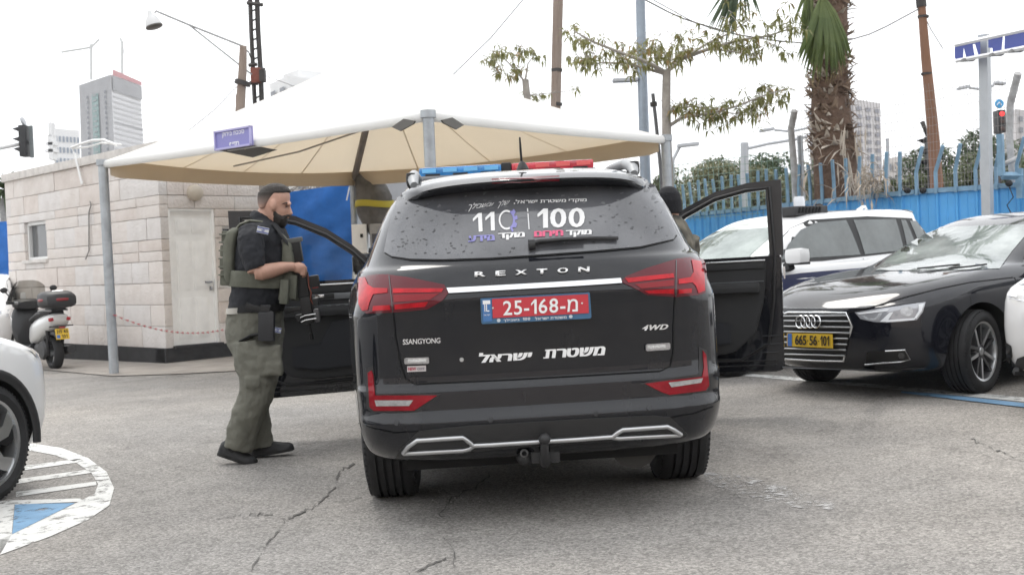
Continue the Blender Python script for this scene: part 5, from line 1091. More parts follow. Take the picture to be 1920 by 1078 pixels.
# lettering
LC = mat('badge_silver', (.80, .80, .80), .25, .5); WVIN = mat('white_vinyl', (.86, .86, .86), .45); VIO = mat('violet_vinyl', (.28, .27, .58), .45); PNK = mat('pink_vinyl', (.78, .13, .25), .45)
for ch_, x0, w_ in (('R', 890, 20), ('E', 929, 19), ('X', 966, 22), ('T', 1006, 20), ('O', 1045, 20), ('N', 1084, 21)):
    yb = 520.5-(x0-890)*.047; text_quad('badge_letter', ch_, [(x0, yb-9.3), (x0+w_, yb-9.3-w_*.047), (x0+w_, yb-w_*.047), (x0, yb)], bv, LC, suv, .008, .02, 0, 1, 0, .006)
text_quad('badge_lettering', 'SSANGYONG', [(756, 635.8), (826, 633), (826, 642.8), (756, 646)], bv, LC, suv, .007, .012, 0, .95, 0); text_quad('badge_lettering', '4WD', [(1203, 609.4), (1252, 607.5), (1252, 617), (1203, 619.7)], bv, LC, suv, .007, .03, .35, 1.1, 0)
text_quad('police_lettering', heb('משטרת'), [(1018, 655), (1135, 648.5), (1134.5, 665.5), (1018.5, 672)], bv, WVIN, suv, .006, .045, .12, 1.06, 14); text_quad('police_lettering', heb('ישראל'), [(897.5, 661.5), (998, 656.4), (998, 673.2), (898.5, 680)], bv, WVIN, suv, .006, .045, .12, 1.06, 14)
BADGE = mat('badge_plate', (.42, .42, .43), .3, .8, var=.2, vscale=60)
for q in ([(760, 671.5), (763, 670), (804, 669), (805.5, 671), (805.5, 679.5), (803, 681), (762, 682), (760, 680.5)], [(1209, 647), (1212, 644.5), (1252, 642.2), (1254, 643.8), (1254.3, 653), (1252, 655), (1212, 657.6), (1209.5, 656)]):
    b1 = decal('chrome_badge', q, bv, BADGE, suv, .010, 0, .008); u0, u1 = q[0][0]+5, q[3][0]-6; vm = (q[1][1]+q[5][1])/2; dv = -1.2 if u0 < 900 else -2.0
    decal('badge_field', [(u0, vm-2.6-dv*.2), (u1, vm-2.6+dv*.6), (u1, vm+3.2+dv*.6), (u0, vm+3.4-dv*.2)], bvh_of(b1), mat('badge_pale', (.58, .58, .57), .45, var=.3, vscale=120), b1, .002, 0)
st = decal('sticker', [(764, 686), (799, 684.7), (799, 695.6), (764, 697)], bv, mat('sticker_white', (.62, .58, .58), .5), suv, .005, 0); text_quad('sticker_text', 'NEW', [(766, 688.5), (781, 688), (781, 693.7), (766, 694.3)], bv, mat('sticker_red', (.42, .06, .09), .5), st, .007, .03, 0, .9, 0)
text_quad('sticker_text', 'cent', [(783, 688), (797, 687.4), (797, 693), (783, 693.7)], bv, mat('sticker_grey', (.3, .28, .3), .5), st, .007, .02, 0, .9, 0)
decal('tailgate_lock', [(865.7+4*cos(a), 674+4*sin(a)) for a in [2*pi*i/14 for i in range(14)]], bv, SATIN, suv, .007, 0, .006)
text_quad('window_lettering', heb('מוקדי משטרת ישראל,'), [(963, 375.8), (1100, 372), (1100, 380.5), (963, 385)], bvw, WVIN, rw, .003, .02, 0, 1, 14); text_quad('window_lettering', heb('שלך'), [(936, 377), (957, 374.5), (955, 386), (932, 392)], bvw, WVIN, rw, .003, 0, .4, .9, 0); text_quad('window_lettering', heb('ובשבילך'), [(880, 382), (927, 379.5), (925, 388), (877, 398)], bvw, WVIN, rw, .003, 0, .4, .9, 0)
text_quad('window_lettering', '11', [(886, 401.5), (927, 398.0), (928, 432.8), (888, 436)], bvw, WVIN, rw, .003, .012, 0, 1.0, 0); text_quad('window_lettering', '100', [(1007.5, 392.5), (1096.5, 390.5), (1096, 427), (1008, 428.5)], bvw, WVIN, rw, .003, .014, 0, .92, 14)
cx0, cy0 = 949.8, 413.0; mb_ = bmesh.new()
def arcband(a0, a1, rin, rout, n=22): return [(cx0+rout(a)*14.6*cos(a), cy0+rout(a)*18.6*sin(a)) for a in [a0+(a1-a0)*i/n for i in range(n+1)]]+[(cx0+rin*14.6*cos(a), cy0+rin*18.6*sin(a)) for a in [a1+(a0-a1)*i/n for i in range(n+1)]]
mb_.free(); decal('window_lettering', arcband(radians(62), radians(298), .80, lambda a: 1.0), bvw, WVIN, rw, .003, 0)
decal('window_gear', arcband(radians(-60), radians(60), .84, lambda a: 1.42 if (a*180/pi+66) % 33 > 15 else 1.10, 60), bvw, VIO, rw, .003, 0)
decal('window_divider', [(988, 391.3), (990, 391.3), (990.7, 398), (988.7, 398)], bvw, WVIN, rw, .003, 0); decal('window_divider', [(988.9, 401), (990.9, 401), (993, 431), (991.2, 431)], bvw, WVIN, rw, .003, 0)
text_quad('window_lettering', heb('מוקד'), [(1061, 432.8), (1109, 431), (1109, 443.5), (1061.5, 446)], bvw, WVIN, rw, .003, .05, 0, 1, 0); text_quad('window_lettering', heb('חירום'), [(1001.4, 434.7), (1056, 432), (1056, 442.5), (1001.4, 445)], bvw, PNK, rw, .003, .05, 0, 1, 0)
text_quad('window_lettering', heb('מוקד'), [(934, 438), (984, 435.8), (984, 448.5), (935, 451.5)], bvw, WVIN, rw, .003, .05, 0, 1, 0); text_quad('window_lettering', heb('מידע'), [(877, 442.8), (927, 440.5), (928, 451.4), (878, 454.5)], bvw, VIO, rw, .003, .05, 0, 1, 0)
# wet flecks and leaf bits stuck on the pane
rf = random.Random(77); fv, ff_ = [], []; iv_ = root_inv(rw)
for _ in range(150):
    e = rf.random(); u = rf.uniform(735, 870) if e < .45 else (rf.uniform(1110, 1255) if e < .80 else rf.uniform(860, 1120)); v = rf.uniform(378, 478)
    w_, h_, an = rf.uniform(.8, 4.6), rf.uniform(.5, 1.5), rf.uniform(-.7, .2); n_ = 6; pts_ = []
    for j in range(n_):
        t = 2*pi*j/n_; r_ = rf.uniform(.55, 1.1); x_, y_ = w_*cos(t)*r_, h_*sin(t)*r_; d = ray(u+x_*cos(an)-y_*sin(an), v+x_*sin(an)+y_*cos(an)).normalized(); hh = bvw.ray_cast(CPOS, d); hb = bv.ray_cast(CPOS, d)
        if hh[0] is None or hb[0] is None or (hh[0]-hb[0]).length < .002: break
        pts_.append(hh[0]-d*.0025)
    if len(pts_) == n_: ff_.append(list(range(len(fv), len(fv)+n_))); fv += pts_
tag(mk('wet_flecks', fv, ff_, mat('wet_leaf_bits', (.040, .040, .042), .3, var=.6, vscale=30), rw, None, True), kind='stuff')
# wiper
rail3('wiper_arm', [(995, 464), (1010, 459.5), (1050, 456.5), (1095, 454)], .013, bvw, PLAST, suv, .03, 8, .7); rail3('wiper_blade', [(1000, 460), (1060, 453), (1110, 450.5), (1157, 450.5)], .010, bvw, PLAST, suv, .016, 6); rail3('wiper_pivot', [(991, 464), (1003, 463)], .024, bvw, PLAST, suv, .018, 12)
# roof: rails, aerial, light bar
for s in (-1, 1):
    MB().tube([(s*.55, .55, 1.62), (s*.56, .66, 1.662), (s*.565, .95, 1.705), (s*.57, 1.6, 1.735), (s*.57, 2.3, 1.728), (s*.565, 2.6, 1.70), (s*.555, 2.7, 1.65)], [.02, .030, .028, .024, .024, .026, .02], 10).build('roof_rail', mat('rail_silver', (.30, .31, .32), .5, .2), suv, 60)
    MB().box((s*.57, .72, 1.66), (.05, .16, .07), None, .02).build('rail_foot', PLAST, suv, 50)
MB().tube([at(980, 318, 5.78), at(979, 308, 5.78), at(978, 303, 5.79)], [.032, .02, .008], 12).build('aerial_base', PLAST, suv, 60, True); MB().tube([at(978, 306, 5.79), at(976, 280, 5.77), at(974.5, 258, 5.74)], [.006, .006, .0045], 8).build('aerial', PLAST, suv, 60, True)
LBB = mat('lightbar_blue', (.015, .24, .62), .15, coat=1, var=.35, vscale=9); LBR = mat('lightbar_red', (.62, .02, .05), .15, coat=1, var=.35, vscale=9)
lbM = Matrix.Translation((-.035, 2.02, 0))
lb = MB().box((0, 0, 1.757), (1.10, .28, .03), lbM, .012).build('light_bar', mat('bar_grey', (.25, .25, .26), .4, .4), suv, 40)
for x0, x1, m in ((-.54, -.03, LBB), (.03, .54, LBR)):
    MB().box(((x0+x1)/2, 0, 1.797), (x1-x0, .26, .056), lbM, .018).build('light_dome', m, lb, 40)
    for k in range(3): MB().box((x0+(x1-x0)*(k+.5)/3, -.132, 1.774), (.09, .012, .018), lbM).build('bar_clip', PLAST, lb)
    for k in range(4): MB().box((x0+(x1-x0)*(k+.5)/4, -.131, 1.803), (.085, .004, .024), lbM).build('lamp_module', mat('module_'+('blue' if m is LBB else 'red'), (.16, .55, .95) if m is LBB else (.85, .12, .12), .25, coat=1), lb)
MB().box((0, 0, 1.797), (.06, .24, .07), lbM, .01).build('bar_centre', PLAST, lb, 40)
for s in (-1, 1): MB().box((s*.45, 0, 1.725), (.06, .2, .07), lbM, .01).build('bar_foot', PLAST, lb, 40)
for (x, y, z, r, w_) in WB: make_wheel(suv, (.765 if x > 0 else -.765), y, .382, 1 if x > 0 else -1, .382, .262, .262)
for s in (-1, 1):
    MB().box((s*.74, 1.45, .33), (.30, .03, .3), None, .01).build('mud_flap', PLAST, suv, 40); MB().tube([(s*.93, 1.5, .40), (s*.93, 3.4, .40)], .05, 8).build('sill', PLAST, suv, 60)
ws = [Vector((x, y, z)) for x, y, z in ((-.70, 3.66, 1.29), (.70, 3.66, 1.29), (.58, 2.93, 1.60), (-.58, 2.93, 1.60))]; mk('windscreen', [v+Vector((0, .06, .03)) for v in ws], [[0, 1, 2, 3]], RG, suv)
# front doors, both open
TRIM = mat('door_trim', (.017, .0175, .019), .6, var=.15, bump=.12, bscale=140); TRIM2 = mat('door_trim_navy', (.012, .0135, .018), .65); DECO = mat('trim_grey', (.16, .17, .18), .35, .5); SEAL = mat('door_seal', (.010, .010, .011), .5)
def suv_door(sx, ang):
    a = radians(ang); d = Vector((sx*sin(a), -cos(a), 0)); n = Vector((-sx*cos(a), -sin(a), 0)); h = Vector((sx*.945, 3.36, 0))
    M = Matrix(((d.x, n.x, 0, h.x), (d.y, n.y, 0, h.y), (0, 0, 1, 0), (0, 0, 0, 1))) @ Matrix.Diagonal((.925, 1, .985, 1))      # local: x along the door, y to its inside, z up
    low = [(.0, .40), (.03, .345), (1.08, .325), (1.13, .345), (1.145, .9), (1.15, 1.18), (0, 1.18)]
    dr = MB().prism(low, -.12, -.005, M).build('door', PB, suv, 30, False, .012)
    MB().prism([(.06, .47), (.55, .45), (.76, .48), (.93, .62), (1.0, .85), (1.03, 1.05), (1.03, 1.15), (.06, 1.15)], -.004, .045, M).build('trim_panel', TRIM, dr, 40, False, .012)
    MB().prism([(.10, .54), (.55, .52), (.74, .55), (.74, .70), (.52, .72), (.42, .88), (.10, .90)], .046, .07, M).build('map_pocket', TRIM2, dr, 40, False, .01)
    MB().box((.52, .07, .955), (.92, .075, .075), M, .03).build('armrest', TRIM, dr, 50); MB().box((.53, .049, 1.118), (.98, .02, .055), M, .012).build('door_cap', TRIM, dr, 50)
    MB().box((.53, .062, 1.150), (1.0, .014, .012), M, .004).build('chrome_strip', mat('cap_chrome', (.62, .63, .64), .25, .9), dr); MB().box((.56, .055, .998), (.9, .012, .006), M).build('trim_line', DECO, dr)
    MB().box((.30, .05, 1.062), (.52, .012, .046), M, .005).build('trim_inlay', DECO, dr, 40); MB().box((.46, .058, 1.064), (.15, .02, .038), M, .01).build('handle_cup', SEAL, dr, 40); MB().box((.50, .072, 1.068), (.075, .012, .022), M, .005).build('door_handle', CHROME, dr, 40)
    for k in range(4): MB().box((.22+k*.07, .095, .995), (.03, .02, .008), M, .002).build('switch', DECO, dr)
    for z in (.375, .41): MB().box((.60, .002, z), (.95, .012, .008), M, .002).build('rib', SEAL, dr)
    for k in range(3): MB().box((1.03, .002,   .47+k*.06), (.12, .014, .010), M, .003).build('rib', PB, dr)
    MB().tube([M @ Vector(p) for p in [(.04, .0, .44), (.8, .0, .42), (1.02, .0, .53), (1.075, .0, .85), (1.10, .0, 1.18), (1.085, .0, 1.68), (.9, 0, 1.672), (.66, 0, 1.625), (.42, 0, 1.52), (.22, 0, 1.385), (.05, 0, 1.215)]], .011, 8).build('seal', SEAL, dr, 60)
    o_ = [(1.165, 1.18), (1.175, 1.735), (.92, 1.725), (.66, 1.675), (.42, 1.57), (.22, 1.435), (.0, 1.235), (.0, 1.18)]; i_ = [(1.06, 1.18), (1.055, 1.665), (.90, 1.655), (.66, 1.605), (.43, 1.50), (.24, 1.37), (.08, 1.235), (.06, 1.18)]
    mb = MB(); k = len(o_); V_ = [M @ Vector((p[0], y, p[1])) for y in (-.095, -.02) for p in o_+i_]; Q = 2*k
    F_ = []
    for j in range(k-1): F_ += [[j, j+1, k+j+1, k+j], [Q+j, Q+k+j, Q+k+j+1, Q+j+1], [j, Q+j, Q+j+1, j+1], [k+j, k+j+1, Q+k+j+1, Q+k+j]]
    mb.add(V_, F_).build('window_frame', mat('frame_black', (.014, .014, .016), .35, coat=.5), dr, 40)
    MB().box((1.165, -.06, 1.05), (.012, .05, .09), M).build('latch', CHROME, dr)
    # the pane, wound half down
    g = [(1.06, 1.18), (1.055, 1.665), (.90, 1.655), (.66, 1.605), (.43, 1.50), (.24, 1.37), (.08, 1.235), (.06, 1.18)]
    MB().prism(g, -.062, -.057, M).build('door_glass', CLEARG, dr)
    mm = MB().box((.14, -.17, 1.29), (.17, .22, .17), M, .05).build('door_mirror', PB, dr, 50); MB().box((.226, -.17, 1.29), (.006, .17, .12), M, .003).build('mirror_glass', mat('mirror', (.7, .72, .72), .08, 1), mm); MB().box((.10, -.09, 1.21), (.08, .10, .05), M, .01).build('mirror_arm', PLAST, mm, 40)
    MB().box((.75, -.14, 1.0), (.22, .04, .03), M, .012).build('outer_handle', CHROME, dr, 40)
    return dr
suv_door(-1, 84); suv_door(1, 72)
# ---------------------------------------------------------------- parked cars
_LB = {}
def LB(b):
    if b.data.name not in _LB: _LB[b.data.name] = BVHTree.FromPolygons([v.co.copy() for v in b.data.vertices], [list(p.vertices) for p in b.data.polygons])
    return _LB[b.data.name]
def lpanel(name, body, poly, axis, m, parent, off=.004, step=.12, thick=0):
    """panel on a car body, outline in car coordinates, laid on the body along an axis"""
    bm = bmesh.new(); bm.faces.new([bm.verts.new((p[0], p[1], 0)) for p in poly])
    xs = [p[0] for p in poly]; ys = [p[1] for p in poly]
    for ax, lo, hi in ((0, min(xs), max(xs)), (1, min(ys), max(ys))):
        t = (lo//step+1)*step
        while t < hi-1e-4:
            co = [0, 0, 0]; co[ax] = t; no = [0, 0, 0]; no[ax] = 1; bmesh.ops.bisect_plane(bm, geom=bm.verts[:]+bm.edges[:]+bm.faces[:], plane_co=co, plane_no=no, dist=1e-4); t += step
    bmesh.ops.triangulate(bm, faces=[f for f in bm.faces if len(f.verts) > 4]); last = None
    for v in sorted(bm.verts, key=lambda v: (abs(v.co.x-sum(xs)/len(xs)), v.co.y)):
        a, b = v.co.x, v.co.y
        o, d = {'+x': ((3, a, b), (-1, 0, 0)), '-x': ((-3, a, b), (1, 0, 0)), 'f': ((a, 9, b), (0, -1, 0)), 'r': ((a, -4, b), (0, 1, 0)), 't': ((a, b, 4), (0, 0, -1))}[axis]
        loc, n, _, _ = LB(body).ray_cast(Vector(o), Vector(d)); ok = loc is not None
        if ok: last = (loc, n)
        else: loc = Vector(o)*1.0; k = {'+x': 0, '-x': 0, 'f': 1, 'r': 1, 't': 2}[axis]; loc[k] = last[0][k] if last else 0; n = -Vector(d)
        v.co = loc+n*off
    if thick: bmesh.ops.solidify(bm, geom=bm.faces[:], thickness=-thick)
    bmesh.ops.recalc_face_normals(bm, faces=bm.faces); me = bpy.data.meshes.new(name); bm.to_mesh(me); bm.free()
    return fin(name, me, m, parent, 30)
def arch_trims(car, y, z, R, w, m, sides=(-1, 1)):
    for s in sides:
        MB().tube([(s*w, y+R*cos(a), z+R*sin(a)) for a in [radians(-8+196*i/24) for i in range(25)]], .032, 8, True, None, [.55]*25).build('arch_trim', m, car, 60)
WPAINT = paint('white_car_paint', (.78, .78, .78), .3, .05, (.5, .48, .45)); SCREEN_REFL = mat('windscreen_painted_reflection', (.10, .12, .118), .03, spec=1.0, col2=(.38, .41, .40), vscale=1.9)  # windscreen colour mottled bright to stand in for sky and palm reflections
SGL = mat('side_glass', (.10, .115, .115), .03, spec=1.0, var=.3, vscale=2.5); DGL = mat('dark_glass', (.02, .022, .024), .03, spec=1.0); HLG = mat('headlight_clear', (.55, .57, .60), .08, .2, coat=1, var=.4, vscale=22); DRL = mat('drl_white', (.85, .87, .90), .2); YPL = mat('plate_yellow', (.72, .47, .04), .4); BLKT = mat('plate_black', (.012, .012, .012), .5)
HEAD = Vector((-.85, -.527, 0)).normalized(); RZ = atan2(-HEAD.x, HEAD.y); LEFT = Vector((-HEAD.y, HEAD.x, 0))
def put(name, axle, front_y, head, label):
    o = axle-head*front_y; return top(name, (o.x, o.y, gz(o.x)), atan2(-head.x, head.y), label, 'car', tilt=TILT)
for ax_ in ('+x', '-x'): lpanel('side_window', body, [(.80, 1.30), (1.5, 1.285), (2.28, 1.285), (2.28, 1.54), (1.0, 1.53)], ax_, DGL, suv, .005)
# ---- the black saloon with rings on its grille
AP = paint('saloon_black_paint', (.006, .007, .012), .25, .05); nt = AP.node_tree
audi = put('black_saloon', Vector((3.16, 9.66, 0)), 3.85, HEAD, 'black saloon with a wide chrome slatted grille parked facing the SUV')
sh = [(0, .05), (1.2, .05), (3.2, .0), (3.9, -.045), (4.4, -.11), (4.73, -.17)]; hd_ = [(3.2, .02), (3.8, -.01), (4.3, -.055), (4.7, -.12)]
alv = [L_(.17, .5, 4.35, .74, Lf=.6), L_(.21, .22, 4.58, .84, Lf=.7, nf=3), L_(.28, .10, 4.66, .885, Lf=.75, nf=3), L_(.40, .03, 4.70, .91, Lf=.8, nf=2.9), L_(.55, .0, 4.72, .92, Lf=.85, nf=2.8), L_(.66, .02, 4.71, .918, Lf=.85, nf=2.8), L_(.76, .03, 4.70, .915, Lf=.85, nf=2.8, zf=[(3.9, 0), (4.4, -.015), (4.73, -.03)]),
       L_(.865, .05, 4.68, .905, Lf=.85, nf=2.8, zf=sh), L_(.905, .07, 4.64, .880, Lf=.85, nf=2.8, zf=sh), L_(.935, .12, 4.50, .83, Lf=.85, nf=2.8, zf=hd_), L_(.965, .25, 4.1, .78, Lf=.8, nf=2.8, zf=hd_), L_(.985, .45, 3.55, .77, Lf=.5, nf=3, zf=[(3.2, .0), (3.6, -.01)]),
       L_(1.0, .62, 3.36, .76, Lf=.4, nf=3.2, Lr=.3), L_(1.10, .80, 3.12, .715, Lf=.36, nf=3.2), L_(1.22, 1.05, 2.82, .655, Lf=.34, nf=3.2), L_(1.33, 1.32, 2.52, .595, Lf=.32, nf=3.2), L_(1.385, 1.5, 2.34, .545, Lf=.3), L_(1.415, 1.65, 2.18, .44, Lf=.25, Lr=.25), L_(1.428, 1.8, 2.05, .2, Lf=.1, Lr=.1)]
AW = [(s*.83, y, .325, .385, .5) for s in (-1, 1) for y in (1.03, 3.85)]
ab = car_shell('body', alv, AP, audi, AW, 1, (), WELL, 14); av = bvh_of(ab)
for x, y, z, r_, w_ in AW: make_wheel(audi, (.80 if x > 0 else -.80), y, .325, 1 if x > 0 else -1, .325, .235, .225, 'twin', mat('rim_grey', (.10, .10, .105), .35, .8), radians(11) if y > 3 else 0)
decal('windscreen', [(1641, 508), (1665, 486), (1690, 466), (1735, 439), (1765, 428), (1800, 425), (1869, 423), (1921, 421), (1945, 425), (1920, 445), (1897, 472), (1874, 504), (1800, 507), (1735, 507)], av, SCREEN_REFL, audi, .004, 14)
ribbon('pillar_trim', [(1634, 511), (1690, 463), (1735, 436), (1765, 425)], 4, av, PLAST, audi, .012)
for s, ax in ((-1, '-x'), (1, '+x')):
    lpanel('side_window', ab, [(1.25, 1.03), (2.15, 1.02), (2.12, 1.35), (1.6, 1.36)], ax, DGL, audi); lpanel('side_window', ab, [(2.2, 1.02), (3.05, 1.015), (2.75, 1.2), (2.5, 1.32), (2.2, 1.35)], ax, DGL, audi)
    MB().tube([(s*.80, 3.12, 1.0), (s*.775, 2.2, 1.005), (s*.77, 1.2, 1.01)], .008, 6).build('chrome_trim', CHROME, audi, 60)
    if s > 0: continue
    mr = MB().box((s*.98, 2.92, 1.04), (.20, .10, .13), None, .04).build('door_mirror', AP, audi, 50); MB().box((s*.88, 2.92, .99), (.1, .05, .04)).build('mirror_arm', PLAST, mr)
GRP = [(1467, 590), (1480, 585.5), (1530, 586), (1588, 587), (1598, 612), (1583, 676), (1530, 675), (1474, 672), (1460, 655), (1453, 606)]
gr = decal('grille', GRP, av, mat('grille_black', (.006, .006, .006), .5), audi, .006, 8)
ag = bvh_of(ab, gr)
rail3('grille_frame', GRP+GRP[:1], .010, ag, CHROME, gr, .008, 8)
for a, b, x0, x1 in ((592.5, 592, 1466, 1590), (601, 602.5, 1460, 1593), (611, 613.5, 1456, 1597), (620.5, 624, 1456, 1595), (630, 634.5, 1457, 1592), (640, 645, 1459, 1590), (651.5, 655, 1461, 1588), (662, 665.5, 1465, 1585.5)): rail3('grille_slat', [(x0+(x1-x0)*i/6, a+(b-a)*i/6) for i in range(7)], .0065, ag, SATIN, gr, .014, 6)
for cx_, cy_ in ((1505.5, 603.3), (1515, 603), (1524.8, 602.8), (1534.6, 602.8)): rail3('ring_emblem', [(cx_+8.6*cos(a), cy_+11*sin(a)) for a in [2*pi*i/18 for i in range(19)]], .0075, ag, CHROME, gr, .030, 6)
fl0 = Flat(av.ray_cast(CPOS, ray(1519, 640).normalized())[0]+HEAD*.035, HEAD)
apl = decal('number_plate', [(1476.7, 624.2), (1561.3, 626.4), (1562.2, 652.7), (1476.7, 648.7)], fl0, YPL, audi, .0, 0, .008); ap2 = Flat(fl0.p+HEAD*.011, HEAD)
decal('plate_band', [(1477, 625), (1485, 625.2), (1485, 648.8), (1477, 648.4)], ap2, mat('plate_eu_blue2', (.06, .17, .48), .4), apl, .002, 0)
for tx, x0, x1 in (('665', 1491, 1512.5), ('56', 1518, 1532.5), ('101', 1538.5, 1555.5)): text_quad('plate_number', tx, [(x0, 627.9+(x0-1491)*.03), (x1, 627.9+(x1-1491)*.03), (x1, 646+(x1-1491)*.04), (x0, 646+(x0-1491)*.04)], ap2, BLKT, apl, .003, .02, 0, .95, 0)
for u, v in ((1515, 638.5), (1535.5, 639.5)): decal('plate_dot', [(u-1, v-1), (u+1, v-1), (u+1, v+1), (u-1, v+1)], ap2, BLKT, apl, .003, 0)
hl = decal('headlight', [(1603.3, 585.5), (1635, 580.5), (1669.5, 576), (1705, 571), (1735, 566.7), (1730, 584.6), (1719, 599.6), (1690, 603), (1661, 605), (1635, 603), (1614, 598)], av, mat('headlight_dark', (.42, .43, .46), .06, .3, coat=1), audi, .006, 8)
ah = bvh_of(ab, hl)
for p in ([(1606, 587), (1668, 578.5), (1664, 583.5), (1612, 589.5)], [(1650, 603), (1668, 586), (1675, 585), (1663, 603.5)], [(1663, 600), (1716, 596), (1714, 600), (1662, 604)], [(1722, 571), (1732, 569), (1728, 583), (1718, 597), (1714, 596), (1722, 583)]): decal('running_light', p, ah, DRL, hl, .004, 8)
decal('projector', [(1700+12*cos(a), 584+9*sin(a)) for a in [2*pi*i/16 for i in range(16)]], ah, HLG, hl, .003, 0); decal('projector', [(1613, 591), (1655, 586), (1648, 599), (1628, 600)], ah, HLG, hl, .003, 0)
ik = decal('air_intake', [(1625, 660), (1660, 656), (1697, 655), (1706, 674), (1660, 679), (1622, 683)], av, mat('intake_black', (.008, .008, .008), .5), audi, .004, 10); ai_ = bvh_of(ab, ik)
rail3('intake_trim', [(1660, 657.5), (1697, 655.5), (1706, 673), (1690, 677.5), (1655, 680), (1622, 683)], .007, ai_, CHROME, ik, .006, 6); decal('fog_lamp', [(1690+6*cos(a), 666+6*sin(a)) for a in [2*pi*i/12 for i in range(12)]], ai_, DGL, ik, .006, 0)
ribbon('panel_gap', [(1589, 586), (1640, 574), (1700, 556), (1760, 541), (1820, 529), (1900, 520)], 1.8, av, GAP, audi); ribbon('panel_gap', [(1467, 586), (1589, 586)], 2, av, GAP, audi); ribbon('panel_gap', [(1902, 520), (1912, 545), (1917, 580)], 1.6, av, GAP, audi)
ribbon('lip_trim', [(1467, 688), (1530, 696), (1580, 700), (1640, 694), (1735, 690)], 3, av, mat('lip_grey', (.07, .07, .075), .3), audi)
for px in (-.25, 0): pass
for k in range(2): rail3('wiper', [(1720+k*60, 508), (1760+k*60, 504), (1800+k*50, 500)], .008, av, PLAST, audi, .02, 6)
